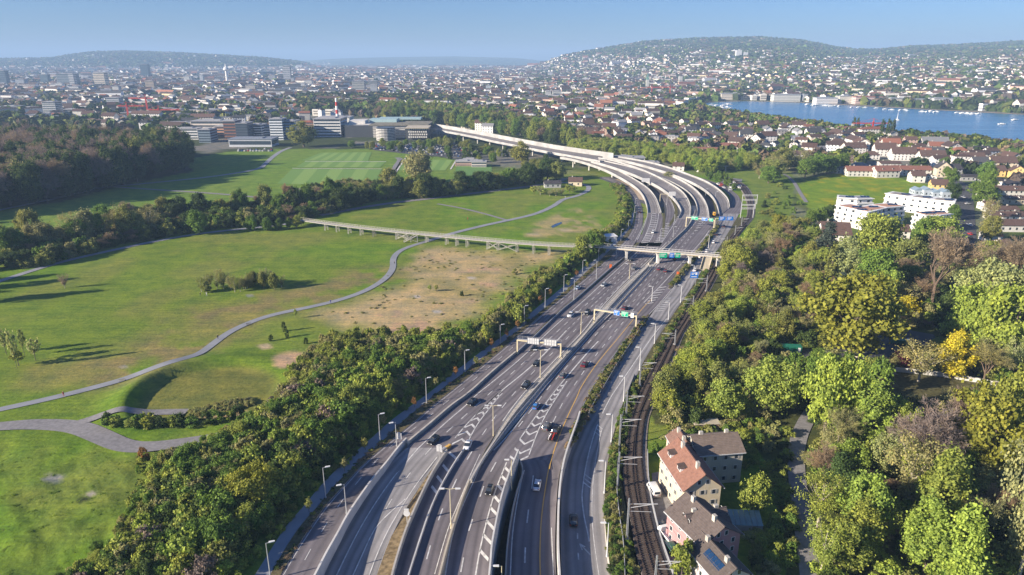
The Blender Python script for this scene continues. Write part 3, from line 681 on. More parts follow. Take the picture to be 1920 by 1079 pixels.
for ti, f in enumerate((0.27, 0.73)):
    tr = tag(empty('railway_track'), ['left-hand railway track of the pair curving past the cream house', 'right-hand railway track of the pair, nearer the wooded slope'][ti], 'railway track')
    C = along(W_RB, f); mb = MB(); gauge = 0.8
    for s in (-1, 1):
        R = []
        for i, p in enumerate(C):
            a = C[max(0, i-1)]; b = C[min(len(C)-1, i+1)]; L = hypot(b[0]-a[0], b[1]-a[1])+1e-9
            R.append((p[0]-(b[1]-a[1])/L*gauge*s, p[1]+(b[0]-a[0])/L*gauge*s, .46))
        mr = MB(); ribbon(mr, R, .16, h=.16); link('rail', mr.mesh('rail', M['rust']), tr)
    for (x, y, z, dx, dy) in walk(C, .75):
        if y > 420: break
        mb.bar((x+dy*1.3, y-dx*1.3, .36), (x-dy*1.3, y+dx*1.3, .36), .3, .18)
    o = link('sleeper', mb.mesh('sleeper', M['sleeper']), tr); o['kind'] = 'stuff'
PT = [(x, y) for x, y in [(0,0)]]
# ------------------------------------------------------------------ footpaths
def path(name, px, w, mat='path', z=.10, label=None):
    P = GA(px); P = [np.array((x, y, 0.0)) for x, y in P]
    P = smooth_rows(P, 3); Q = []
    for i in range(len(P)-1):
        n = max(1, int(np.linalg.norm(P[i+1]-P[i])/3))
        for k in range(n): Q.append(P[i]+(P[i+1]-P[i])*k/n)
    Q.append(P[-1]); X = np.array([q[0] for q in Q]); Y = np.array([q[1] for q in Q])
    V = []; F = []; n = len(Q)
    ww = w if callable(w) else (lambda t: w)
    L = []; R = []
    for i in range(n):
        a = Q[max(0, i-1)]; b = Q[min(n-1, i+1)]; d = b-a; l = hypot(d[0], d[1])+1e-9; wd = ww(i/(n-1))
        L.append((Q[i][0]-d[1]/l*wd/2, Q[i][1]+d[0]/l*wd/2)); R.append((Q[i][0]+d[1]/l*wd/2, Q[i][1]-d[0]/l*wd/2))
    ZL = np.maximum(T(np.array(L)[:,0], np.array(L)[:,1]), T(X, Y)); ZR = np.maximum(T(np.array(R)[:,0], np.array(R)[:,1]), T(X, Y))
    k5 = np.ones(7)/7; ZM = np.maximum(ZL, ZR); ZS = np.convolve(np.pad(ZM, 3, 'edge'), k5, 'valid'); ZL = ZR = np.maximum(ZS, ZM-.08)
    for i in range(n): V += [(*L[i], ZL[i]+z+.06), (*R[i], ZR[i]+z+.06)]
    for i in range(n-1): a = 2*i; F.append((a+1, a+3, a+2, a))
    structure(name, mesh_from(name, V, F, M[mat], smooth=True), None, label); return [tuple(q) for q in Q]
PATH_MAIN = path('footpath', [(-60,783),(0,769),(100,748),(200,722),(270,704),(330,688),(370,668),(400,645),(430,622),(470,603),(520,588),(580,577),(640,563),(690,545),(722,525),(738,505),(736,485),(750,470),(775,460),(798,453)], 3.2)
path('footpath', [(798,453),(840,440),(880,430),(930,418),(980,408),(1010,400),(1040,386),(1055,374),(1080,369),(1100,360),(1106,352),(1096,346),(1070,343),(1040,343)], 4.0)
path('footpath', [(820,383),(860,390),(910,402),(950,413)], 2.6, 'gravel')
path('footpath', [(600,404),(640,396),(700,386),(760,378),(800,374),(860,366),(930,358),(1000,349),(1045,342),(1060,335)], 6, 'gravel')
path('footpath', [(-60,548),(0,527),(60,508),(120,490),(200,472),(280,455),(340,444),(400,436),(470,428),(560,418)], 4.0)
path('footpath', [(-60,408),(0,394),(80,378),(150,362),(180,353),(215,350),(300,342),(400,332),(487,318),(497,308),(512,294),(528,283),(545,277)], 5)
path('footpath', [(215,351),(300,357),(400,363),(490,371),(560,380)], 4, 'gravel')
path('gravel_track', [(-60,804),(0,801),(60,797),(110,798),(150,804),(190,822),(235,840),(290,840),(350,830),(410,820),(440,812)], lambda t: 3.8+2.6*sin(pi*min(1, t*1.2)), 'gravel')
path('gravel_track', [(130,800),(190,784),(240,776),(300,771),(350,771)], 3.4, 'gravel', z=.13)
path('gravel_track', [(560,355),(640,352),(700,350),(735,330),(742,312),(752,300),(745,296)], 6, 'gravel')
path('lane', [(1524,1110),(1512,1020),(1500,940),(1492,880),(1494,830),(1510,790),(1540,750)], 4.2, 'gravel')
path('lane', [(1420,318),(1470,325),(1488,340),(1500,362),(1512,380)], 3.0, 'gravel')
path('lane', [(1520,690),(1570,680),(1620,700),(1680,700)], 3.0, 'gravel')
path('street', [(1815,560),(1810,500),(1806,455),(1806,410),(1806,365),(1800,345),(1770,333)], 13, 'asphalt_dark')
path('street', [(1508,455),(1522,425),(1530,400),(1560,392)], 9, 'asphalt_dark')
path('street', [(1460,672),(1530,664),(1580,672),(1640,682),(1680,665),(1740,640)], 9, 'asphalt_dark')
path('promenade', [(1400,190.2),(1500,192.5),(1620,199.5),(1750,206.5),(1900,214.5),(2000,218.5)], 14, 'sand', z=.5)
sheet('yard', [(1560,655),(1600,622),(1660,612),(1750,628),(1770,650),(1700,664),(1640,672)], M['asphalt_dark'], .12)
sheet('lawn', [(1668,700),(1700,700),(1860,722),(1850,760),(1740,775),(1664,768)], M['verge'], .09)
sheet('house_yard', [(1222,888),(1262,880),(1275,972),(1292,1000),(1310,1079),(1280,1110),(1262,1079),(1240,1020),(1226,950)], M['gravel'], .09)
# playing fields beyond the meadow: mown stripes are real colour differences in the grass
def stripes(name, quad, n=9, c1=(.15,.27,.055), c2=(.21,.33,.075)):
    q = [np.array(G(*p)) for p in quad]; m1 = simple('mown_grass_a', c1, .95, var=.06); m2 = simple('mown_grass_b', c2, .95, var=.06)
    V = []; F = []; MI = []
    for i in range(n+1):
        t = i/n; a = q[0]*(1-t)+q[1]*t; b = q[3]*(1-t)+q[2]*t; V += [(*a, .16), (*b, .16)]
    for i in range(n): F.append((2*i, 2*i+2, 2*i+3, 2*i+1)); MI.append(i % 2)
    structure(name, mesh_from(name, V, F, [m1, m2], MI))
stripes('playing_field', [(566,301),(690,303),(697,286),(602,287)], 11)
stripes('playing_field', [(555,314),(712,315),(724,304),(572,303)], 11)
stripes('playing_field', [(520,345),(700,350),(716,318),(548,317)], 7)
stripes('playing_field', [(740,320),(835,320),(850,300),(752,300)], 8)
stripes('playing_field', [(850,330),(922,330),(922,309),(858,309)], 6, (.12,.24,.06), (.13,.25,.062))
for q in ([(548,316.4),(716,317.4)], [(572,303),(724,303.8)], [(735,335),(760,297)], [(845,318),(856,300)], [(735,349),(930,341)]):
    mb = MB(); P = [(*G(*p), .2) for p in q]; ribbon(mb, P, 1.4, h=.05); structure('field_path', mb.mesh('field_path', M['white_concrete']))
# small pond and stream
mw = simple('pond_water', (.03,.06,.09), .1, var=.1, spec=.6)
sheet('pond_water', [(1033,425),(1042,420),(1052,417),(1054,419),(1045,424),(1036,428)], mw, .13)
sheet('pond_water', [(90,452),(120,444),(140,441),(146,448),(120,456)], mw, .13)
# ================================================================== road paint (flat print on each road)
def mark(parent, name='lane_marking'):
    return MB()
def polyw(px, z, lift=.025):
    """a pixel polyline lying on a road of height z(y)"""
    P = [np.array((*G(x, y, z(y)), z(y)+lift)) for x, y in px]
    P = smooth_rows(P, 2); return [tuple(p) for p in P]
def solid(mb, px, z, w=.22, mi=0): ribbon(mb, polyw(px, z), w, thick=False, mi=mi)
def dashed(mb, px, z, on, off, w=.2, mi=0, start=0):
    P = polyw(px, z); S = walk(P, on+off, start)
    for (x, y, zz, dx, dy) in S: ribbon(mb, [(x, y, zz), (x+dx*on, y+dy*on, zz)], w, thick=False, mi=mi)
def at_y(line, y):
    l = sorted(line, key=lambda p: p[1]); return float(np.interp(y, [p[1] for p in l], [p[0] for p in l]))
def chevrons(mb, left, right, ys, z, rise, w=1.1, half=False, mi=0):
    """V strokes between two edge lines; rise in metres, + = points away"""
    for y in ys:
        a = np.array(G(at_y(left, y), y, z(y))); b = np.array(G(at_y(right, y), y, z(y))); zz = z(y)+.025
        wd = np.linalg.norm(b-a)
        y2 = y-6; d = np.array(G((at_y(left, y2)+at_y(right, y2))/2, y2, z(y2)))-(a+b)/2; d /= np.linalg.norm(d)
        m_ = (a+b)/2 + d*rise*min(1, wd/4)
        n = b-a; n /= np.linalg.norm(n)+1e-9
        for p, q in ((a, m_), (m_, b)) if not half else ((a, b + d*rise*min(1.3, wd/2.4)),):
            V = [(p[0]-d[0]*w/2, p[1]-d[1]*w/2, zz), (q[0]-d[0]*w/2, q[1]-d[1]*w/2, zz), (q[0]+d[0]*w/2, q[1]+d[1]*w/2, zz), (p[0]+d[0]*w/2, p[1]+d[1]*w/2, zz)]
            mb.add(V, [(0, 1, 2, 3)], mi)
MM = [M['marking'], M['yellow_marking']]
def put(mb, parent): link('lane_marking', mb.mesh('lane_marking', MM), parent)
# frontage road
mb = MB(); z = lambda y: .12
c0 = [((a*.52+b*.48), y) for y, a, b in ROWS['R0']]
dashed(mb, [(x-2 if y > 800 else x, y) for x, y in c0], z, 3.4, 5.6, .18)
solid(mb, [(a+3+(y-400)/300, y) for y, a, b in ROWS['R0'] if y > 420], z, .12)
solid(mb, [(b-2-(y-400)/300, y) for y, a, b in ROWS['R0'] if 740 < y < 827], z, .12)
solid(mb, [(1191,452),(1203,430),(1211,410)], z, .2)
put(mb, road_R0)
# left carriageway
mb = MB()
LE = [(783,842),(835,793),(877,758),(890,743),(923,717),(977,673),(1033,618),(1105,555),(1160,503),(1187,480),(1204,464)]
solid(mb, LE, zL, .3)
lA = [(834,814),(877,775),(915,741),(950,709),(980,682),(1020,645),(1056,612),(1096,574),(1117,556),(1135,538),(1165,508),(1195,478),(1213,461)]
dashed(mb, lA, zL, 3.6, 4.6, .26, start=1)
lB = [(893,777),(940,733),(973,707),(1007,678),(1040,644),(1062,620)]
solid(mb, lB, zL, .42)
dashed(mb, [(1064,618),(1082,601),(1107,577),(1125,560),(1152,533),(1170,516),(1200,488),(1222,466)], zL, 2.6, 3.0, .24)
lC = [(904,816),(932,776),(962,740),(990,708),(1020,678),(1060,638),(1095,602),(1132,567),(1163,535),(1191,508),(1207,492),(1232,467)]
dashed(mb, lC, zL, 3.6, 4.6, .26)
solid(mb, [(b-2.5, y) for y, a, b in ROWS['L'] if y < 800], zL, .3)
GL_L = [(843,842),(853,822),(872,799),(893,777),(917,754),(940,733)]; GL_R = [(872,840),(888,807),(902,786),(917,767),(933,747),(942,738)]
solid(mb, GL_L[1:], zL, .3); solid(mb, GL_R, zL, .3)
chevrons(mb, GL_L, GL_R, [744,751,759,768,778,790,803,818,833], zL, 2.6, 1.0)
put(mb, road_L)
# slip road R1
mb = MB(); z = zR1
solid(mb, [(785,840),(752,878),(735,899),(702,946),(672,996),(647,1046),(626,1090)], z, .28)
solid(mb, [(760,936),(735,958),(713,979),(698,999),(677,1046),(656,1092)], z, .28)
solid(mb, [(820,857),(785,902),(762,936),(730,989),(708,1036),(690,1085)], z, .25)
for a, b in (((809,840),(797,853)), ((776,878),(761,898)), ((735,936),(723,956))): solid(mb, [a, b], z, .25)
put(mb, road_R1)
# R2
mb = MB(); z = zL
for a, b in (((885,847),(876,862)), ((856,899),(848,916)), ((830,954),(822,976)), ((807,1023),(800,1049)), ((784,1090),(780,1105))): solid(mb, [a, b], z, .3)
solid(mb, [(872,842),(858,858),(832,899),(807,949),(785,1014),(765,1077),(758,1100)], z, .25)
solid(mb, [(900,852),(880,895),(857,950),(840,990),(815,1077)], z, .2)
chevrons(mb, [(846,842),(806,918)], [(873,842),(822,918)], [849,872,893,912], z, -3.0, 1.1, half=True)
put(mb, road_R2)
# right carriageway
mb = MB()
solid(mb, [(a+2.5, y) for y, a, b in ROWS['R'] if y < 850], zL, .3)
for k, ln in enumerate(([(972,801),(1003,760),(1028,728),(1054,698),(1078,670),(1101,646),(1123,622),(1145,597),(1166,574),(1184,554),(1198,538),(1212,524),(1224,512),(1245,487),(1264,468),(1290,436),(1308,412)],
            [(1141,616),(1161,595),(1181,572),(1197,556),(1210,541),(1222,527),(1235,512),(1257,487),(1280,463),(1305,432),(1322,412)],
            [(1034,798),(1054,757),(1072,730),(1093,699),(1114,670),(1134,646),(1153,622),(1175,597),(1193,574),(1209,557),(1222,542),(1235,527),(1247,514),(1270,488),(1287,470)])):
    dashed(mb, ln, zL, 3.6, 4.6, .26, start=k)
solid(mb, [(1060,710),(1083,683),(1103,660),(1122,640)], zL, .45)
solid(mb, [(1030,880),(1032,867),(1047,820),(1067,775),(1084,740),(1088,728),(1113,690),(1137,660),(1160,633),(1187,600),(1210,572),(1222,562)], zL, .26, 1)
g3L = [(930,917),(950,867),(975,823),(1000,787),(1022,758),(1037,738),(1060,710)]; g3R = [(977,905),(983,882),(992,853),(1007,812),(1023,778),(1047,740),(1063,715)]
solid(mb, [p for p in g3L if p[1] < 865], zL, .3); solid(mb, [p for p in g3R if p[1] < 860], zL, .3)
chevrons(mb, g3L, g3R, [722,730,738,747,757,768,780,793,808,824,841,856], zL, -2.6, .95)
solid(mb, [(1207,568),(1230,545),(1262,512),(1282,490),(1300,470),(1318,450),(1330,432)], zL, .28)
chevrons(mb, [(1208,572),(1228,548),(1240,535)], [(1222,572),(1241,550),(1250,538)], [540,545,550,555,560,565,570], zL, 1.2, .8, half=True)
chevrons(mb, [(1275,494),(1292,478)], [(1284,497),(1300,480)], [480,487,494], zL, 1.2, .8)
chevrons(mb, [(1299,440),(1312,412)], [(1300,440),(1330,412)], [412,416,420,424,428,433], zL, 2, 1.0, half=True)
put(mb, road_R)
mb = MB()
for a, b in (((982,787),(972,801)), ((952,828),(942,844))): pass
for a, b in (((930,867),(920,885)), ((907,912),(900,932)), ((886,974),(879,996)), ((869,1046),(864,1073))): solid(mb, [a, b], zL, .3)
solid(mb, [(938,868),(930,917),(923,939),(910,986),(898,1039),(890,1090)][1:] , zL, .3)
solid(mb, [(950,867),(937,899),(930,917)], zL, .3)
solid(mb, [(898,880),(890,899),(867,949),(848,1002),(835,1077),(832,1100)], zL, .25)
chevrons(mb, [(950,867),(937,899),(923,939),(910,986),(898,1039),(890,1090)], [(970,867),(957,899),(937,949),(927,986),(918,1039),(913,1090)], [876,892,910,930,952,977,1003,1032], zL, -3.2, 1.15, half=True)
put(mb, road_R3)
mb = MB(); z = zR4
for a, b in (((1000,892),(997,917)), ((991,956),(988,981)), ((985,1027),(984,1056))): solid(mb, [a, b], z, .3)
solid(mb, [(1030,872),(1025,899),(1015,966),(1012,1032),(1013,1077),(1014,1100)], z, .26, 1)
solid(mb, [(983,882),(978,899),(968,949),(960,1006),(957,1077),(956,1100)], z, .25)
solid(mb, [(1034,990),(1036,1040),(1038,1090)], z, .2)
put(mb, road_R4)
mb = MB(); z = zR5
solid(mb, [(1105,1016),(1102,999),(1095,969),(1091,936),(1092,918),(1097,882),(1108,833),(1120,797),(1133,768),(1148,740),(1167,713),(1188,683),(1205,657),(1228,625),(1250,598)], z, .3)
solid(mb, [(1123,1079),(1110,990),(1110,920),(1117,860),(1126,815),(1129,805)], z, .16)
for a, b in (((1083,1000),(1083,1011)), ((1084,1037),(1085,1050))): solid(mb, [a, b], z, .3)
solid(mb, [(1107,1041),(1087,1020)], z, .28); solid(mb, [(1087,1020),(1092,1032)], z, .28); solid(mb, [(1087,1020),(1097,1026)], z, .28)
for y in (905, 897, 889): solid(mb, [(1094+(905-y)*.1, y), (1107+(905-y)*.1, y+10)], z, .35)
for y in (797, 803, 809): solid(mb, [(1120-(y-797)*.5, y), (1130-(y-797)*.5, y+8)], z, .35)
solid(mb, [(1217,590),(1238,568),(1262,540),(1280,520),(1306,485),(1325,460)], z, .2)
chevrons(mb, [(1222,590),(1240,572),(1256,556)], [(1238,590),(1250,574),(1258,560)], [560,564,568,572,576,580,584], z, 1, .6, half=True)
dashed(mb, [(1278,540),(1300,508),(1320,480),(1340,453),(1358,425),(1370,401)], z, 3, 5, .2)
put(mb, road_R5)
for (w, par, fs) in ((W_V2, v2, (.5,)), (W_V3, v3, (.5,)), (W_V4, v4, ()), (W_V1, v1, ())):
    mb = MB()
    for f in fs:
        for (x, y, zz, dx, dy) in walk(along(w, f), 9): ribbon(mb, [(x, y, zz+.03), (x+dx*3.2, y+dy*3.2, zz+.03)], .3, thick=False)
    for f in (.1, .88): ribbon(mb, [(p[0], p[1], p[2]+.03) for p in along(w, f)], .3, thick=False)
    put(mb, par)
# hatched gores beyond the bridge
mb = MB(); z = lambda y: .16
chevrons(mb, [(1203,455),(1212,439),(1220,418),(1223,398)], [(1216,455),(1226,439),(1233,418),(1229,398)], list(np.arange(398, 456, 3.4)), z, 1.2, 1.1, half=True)
solid(mb, [(1203,455),(1212,439),(1220,418),(1223,398)], z, .3); solid(mb, [(1216,455),(1226,439),(1233,418),(1235,398)], z, .3)
solid(mb, [(1195,450),(1205,430),(1213,410),(1214,396)], z, .3)
put(mb, roadU1)
mb = MB(); z = lambda y: .185
chevrons(mb, [(1226,456),(1238,440),(1248,422)], [(1240,456),(1252,440),(1256,418)], list(np.arange(420, 456, 3.2)), z, 1.2, 1.1, half=True)
chevrons(mb, [(1258,430),(1266,415),(1270,405)], [(1260,430),(1272,415),(1278,405)], [407,410,413,416,420,424], z, 1.2, .9, half=True)
solid(mb, [(1262,425),(1266,408),(1264,390),(1256,375)], z, .3); solid(mb, [(1241,455),(1259,428),(1275,405)], z, .3); dashed(mb, [(1253,455),(1272,430),(1284,408)], z, 3, 4, .3)
put(mb, roadL2)
# ================================================================== walls, rails, lamps, gantries, bridges
def P3(px, z): return [(*G(p[0], p[1], z(p[1])), z(p[1])) for p in px]
def smooth3(P, it=2): return [tuple(p) for p in smooth_rows([np.array(p) for p in P], it)]
def wall(name, label, px, z, h, w, mat, cat, below=0.3, sm=2):
    if name == 'guard_rail' and mat == 'steel':
        P = smooth3(P3(px, z), 2); r = tag(empty(name), label, cat); mb = MB(); ribbon(mb, [(a, b, c+.45) for a, b, c in P], .12, h=.36); link('beam', mb.mesh('beam', M[mat]), r)
        mb = MB()
        for (a, b, c, dx, dy) in walk(P, 2.6): mb.bar((a, b, c-.3), (a, b, c+.6), .14)
        link('post', mb.mesh('post', M[mat]), r)['kind'] = 'stuff'; return r
    P = smooth3(P3(px, z), sm); P = [(p[0], p[1], p[2]-below) for p in P]
    mb = MB(); hh = h+below; V = []; F = []; n = len(P)
    for i, p in enumerate(P):
        a = P[max(0, i-1)]; b = P[min(n-1, i+1)]; dx, dy = b[0]-a[0], b[1]-a[1]; L = hypot(dx, dy)+1e-9; nx, ny = -dy/L*w/2, dx/L*w/2
        V += [(p[0]+nx, p[1]+ny, p[2]), (p[0]-nx, p[1]-ny, p[2]), (p[0]-nx*.8, p[1]-ny*.8, p[2]+hh), (p[0]+nx*.8, p[1]+ny*.8, p[2]+hh)]
    for i in range(n-1):
        for j in range(4): a = i*4+j; b = i*4+(j+1)%4; F.append((a, a+4, b+4, b))
    F += [(0, 1, 2, 3), (n*4-1, n*4-2, n*4-3, n*4-4)]
    mb.add(V, F); o = link(name, mb.mesh(name, M[mat]))
    return tag(o, label, cat)
wall('barrier_wall', 'long pale concrete wall between the frontage road and the sunken slip road', [(590,1110),(597,1079),(612,1046),(634,1006),(652,971),(681,929),(701,901),(687,918)][:0]+[(578,1110),(596,1077),(611,1046),(634,1006),(652,971),(681,929),(701,901),(722,877),(748,843),(762,828)], lambda y: .12, 1.15, .55, 'white_concrete', 'wall', 6)
wall('barrier_wall', 'low concrete kerb wall between frontage road and left carriageway', [(764,833),(812,793),(846,763),(880,740),(920,702),(967,663)], lambda y: .12, .85, .7, 'concrete', 'wall', 3)
wall('barrier_wall', 'low wall with steel rail right of the frontage road, beyond the first gantry', [(970,663),(995,640),(1019,617),(1056,581),(1077,565),(1102,543),(1145,505),(1172,483),(1190,466)], lambda y: .12, .8, .35, 'steel', 'wall', 1)
wall('retaining_wall', 'grey concrete wall along the right of the brown gravel strip', [(731,1110),(738,1077),(753,1026),(766,989),(787,942),(801,912),(817,882),(838,852)], lambda y: .15, 1.5, .5, 'concrete', 'wall', 5)
wall('guard_rail', 'steel guard rail along the left of the brown gravel strip', [(701,1110),(709,1077),(727,1025),(757,965),(794,905),(827,860)], zR1, .8, .3, 'steel', 'guard rail', 2)
wall('guard_rail', 'pale kerb rail dividing the hatched gore from the left carriageway branch', [(761,1100),(768,1077),(788,1014),(810,949),(835,899),(861,857),(874,841)], lambda y: .15, .75, .3, 'white_concrete', 'guard rail', .2)
wall('median_barrier', 'yellowish concrete barrier between the two middle branches', [(818,1110),(827,1077),(835,1044),(851,989),(864,949),(880,908)], lambda y: .15, 1.35, .5, 'tan_concrete', 'barrier', .3)
MED_L = [(880,905),(898,872),(921,838),(933,815),(950,788),(966,765),(985,742),(1017,709),(1056,668),(1080,643),(1103,618),(1124,589),(1144,567),(1177,531),(1210,501)]
MED_R = [(885,905),(903,872),(925,840),(944,815),(964,788),(984,765),(1004,742),(1031,709),(1070,664),(1092,641),(1111,619),(1143,589),(1162,567),(1196,530),(1222,501)]
wall('guard_rail', 'left-hand steel guard rail of the long median', MED_L, lambda y: .15, .85, .25, 'steel', 'guard rail', .1)
wall('guard_rail', 'right-hand steel guard rail of the long median', MED_R, lambda y: .15, .85, .25, 'steel', 'guard rail', .1)
wall('median_barrier', 'dark low concrete barrier running down the centre of the long median', [((a[0]+b[0])/2, a[1]) for a, b in zip(MED_L, MED_R)], lambda y: .12, .9, .5, 'concrete', 'barrier', .1)
wall('median_barrier', 'median barrier under the grey footbridge deck', [(1216,497),(1229,483),(1248,466),(1264,451),(1288,429),(1299,412),(1303,396)], lambda y: .12, 1.0, .5, 'concrete', 'barrier', .1)
wall('noise_wall', 'tall smooth white wall on the edge of the black gap between carriageways', [(917,1110),(920,1079),(922,1046),(931,999),(941,949),(956,906),(972,866)], lambda y: .15, 3.7, .45, 'white_concrete', 'wall', 7)
wall('retaining_wall', 'dark concrete edge wall right of the black gap', [(946,1110),(948,1079),(950,1040),(954,1000),(963,949),(972,915),(978,899),(981,882),(974,866)], zR4, .8, .35, 'concrete', 'wall', 5)
wall('noise_wall', 'long white parapet wall right of the yellow line, above the side road', [(1050,1110),(1048,1079),(1046,1040),(1046,1000),(1047,949),(1052,899),(1060,863),(1072,828),(1082,800),(1087,783)], lambda y: zR4(y) if y > 863 else .15, 2.15, .55, 'white_concrete', 'wall', 7)
wall('guard_rail', 'steel guard rail along the planted strip left of the side road', [(1087,783),(1095,760),(1105,740),(1125,707),(1148,674),(1172,642),(1192,615),(1206,598)], lambda y: .3, .8, .25, 'steel', 'guard rail', .2)
wall('guard_rail', 'steel guard rail on the shadow side of the planted strip', [(1104,778),(1115,755),(1134,725),(1158,683),(1184,645),(1203,613),(1214,598)], lambda y: .3, .8, .25, 'steel', 'guard rail', .2)
wall('guard_rail', 'steel rail along the farther planted strip left of the side road', [(1264,538),(1279,516),(1300,492),(1317,470),(1327,453),(1342,430),(1351,413)], lambda y: .3, .8, .25, 'steel', 'guard rail', .2)
wall('fence', 'thin wire-topped fence between the side road verge and the railway', [(1172,1110),(1170,1030),(1163,985),(1156,930),(1157,880),(1161,840),(1166,790),(1174,745),(1190,705)], lambda y: 0, 1.1, .12, 'steel', 'fence', .1)
wall('fence', 'low pale fence on the right edge of the railway by the houses', [(1262,1079),(1250,1046),(1238,1010),(1228,970),(1219,930),(1215,890),(1214,850)], lambda y: .1, 1.2, .15, 'steel', 'fence', .1)
wall('retaining_wall', 'white garden wall crossing behind the lawn on the far right', [(1678,697),(1740,703),(1800,712),(1870,724)], lambda y: 0, 1.6, .4, 'white_concrete', 'wall', .1)
wall('retaining_wall', 'curved pale stone wall at the foot of the golden beech', [(1585,664),(1600,672),(1625,680),(1645,672)], lambda y: 0, 1.2, .5, 'tan_concrete', 'wall', .1)
wall('stone_kerb', 'long white stone kerb beside the gravel track', [(574,847),(600,846),(624,843)], lambda y: .1, .45, .5, 'white_concrete', 'kerb', .1)
# ---- street lamps
def lamp_mesh(h, double, mat):
    key = (round(h, 1), double, mat)
    if key in LAMPS: return LAMPS[key]
    p = MB(); p.tube([(0,0,0),(0,0,h*.5),(0,0,h)], [.17,.13,.09], 6); p.tube([(0,0,0),(0,0,.5)], [.24,.22], 6)
    arms = (-1, 1) if double else (1,)
    a = MB()
    for s in arms: a.tube([(0,0,h-.1),(s*.6,0,h+.02),(s*(1.5 if double else .9),0,h+.08)], .07, 5)
    hd = MB(); hd.prism([(-.55,-.26),(.55,-.2),(.62,0),(.55,.2),(-.55,.26)], -.10, .06)
    LAMPS[key] = (p.mesh('pole', M[mat]), a.mesh('arm', M[mat]), hd.mesh('lamp_head', M['lamp_glass'])); return LAMPS[key]
LAMPS = {}
def lamp(px, yb, yt, label, double=False, mat='steel', group=None, ang=0.0, z=0.0, hmin=4.0, xb=None):
    x, y = G(xb or px, yb, z); h = max(hmin, height_of(xb or px, yb, yt, z)); h = round(h*2)/2
    p, a, hd = lamp_mesh(h, double, mat)
    r = empty('street_lamp', (x, y, z), ang); link('pole', p, r); link('arm', a, r)
    for s in ((-1, 1) if double else (1,)): link('lamp_head', hd, r, (s*(1.75 if double else 1.1), 0, h+.1))
    if group: r['group'] = group
    place_label(r, label, px, yb, 'street lamp', group)
g = 'lamps along the cycle path'
for px, yb, yt in [(508,1088,1018),(611,935,877),(713,829,777),(800,757,710),(872,699,658),(938,645,609),(983,610,574),(1022,578,543),(1057,548,516),(1092,519,490),(1122,490,466),(1149,470,447),(1164,453,430),(1178,430,414),(1188,412,399),(1190,397,386),(1191,383,373)]:
    lamp(px, yb, yt, 'tall grey lamp post beside the shaded cycle path', group=g, ang=radians(20))
for px, yb, yt in [(650,964,909),(744,838,793),(1076,563,522),(1118,524,489),(1155,487,459)]:
    lamp(px, yb, yt, 'tall brown-grey lamp post on the right edge of the frontage road', group='lamps right of the frontage road', ang=radians(200))
for px, yb, yt in [(846,992,917),(925,818,762),(1013,709,658),(1089,627,586),(1180,523,495)]:
    lamp(px, yb, yt, 'slim cream lamp post with two heads in the median', True, 'cream_steel', 'two-headed median lamps')
for px, yb, yt, zz in [(959,919,863,-.5),(941,1100,1060,-.5)]:
    lamp(px, yb, yt, 'lamp post rising out of the black gap by the tall white wall', False, 'cream_steel', None, pi, zz)
for px, yb, yt in [(1138,1044,980),(1133,925,865),(1146,829,777),(1169,753,706),(1199,695,651),(1227,645,606),(1253,600,568),(1276,568,535),(1222,566,538),(1300,520,498),(1328,466,441)]:
    lamp(px, yb, yt, 'thin pale lamp post along the right verge of the side road', False, 'white_steel', 'lamps along the side road', pi)
for px, yb, yt in [(1252,362,348),(1290,352,340),(1237,452,430),(1250,385,368),(1216,345,332),(1341,375,360),(1366,360,345),(1322,372,355),(1298,362,348),(1262,446,425)]:
    lamp(px, yb, yt, 'small distant lamp post among the interchange ramps', False, 'steel', 'lamps among the interchange ramps', 0)
# ---- catenary masts
def mast(xb, yb, yt, arms, label, side=1, z=0.15):
    x, y = G(xb, yb, z); h = max(6, min(11, height_of(xb, yb, yt, z))); r = empty('catenary_mast', (x, y, z), radians(0))
    p = MB()
    for sx, sy in ((-.16,-.16),(.16,-.16),(.16,.16),(-.16,.16)): p.bar((sx,sy,0),(sx*.6,sy*.6,h),.1)
    k = int(h/1.0)
    for i in range(k):
        p.bar((-.15,-.15,i*1.0),(.15,-.15,i*1.0+1.0),.05); p.bar((.15,.15,i*1.0),(-.15,.15,i*1.0+1.0),.05)
    p.box(-.1,-.1,0,.1,.1,h)
    link('mast', p.mesh('mast', M['steel']), r)
    f = MB(); f.box(-.5,-.5,-.3,.5,.5,.35); link('footing', f.mesh('footing', M['white_concrete']), r)
    s = side; a = MB(); a.bar((0,0,h-1.4),(s*arms,0,h-1.4),.12); a.bar((0,0,h-2.4),(s*arms*.85,0,h-1.45),.09); link('cantilever', a.mesh('cantilever', M['white_steel']), r)
    a = MB(); a.bar((0,0,h-3.2),(s*arms*.8,0,h-3.4),.07); link('cantilever', a.mesh('cantilever', M['white_steel']), r)
    i_ = MB(); i_.tube([(s*.5,0,h-1.4),(s*.9,0,h-1.4)], .16, 6); link('insulator', i_.mesh('insulator', M['bark']), r)
    place_label(r, label, xb, yb, 'railway mast', 'catenary masts along the railway'); return (x, y, h)
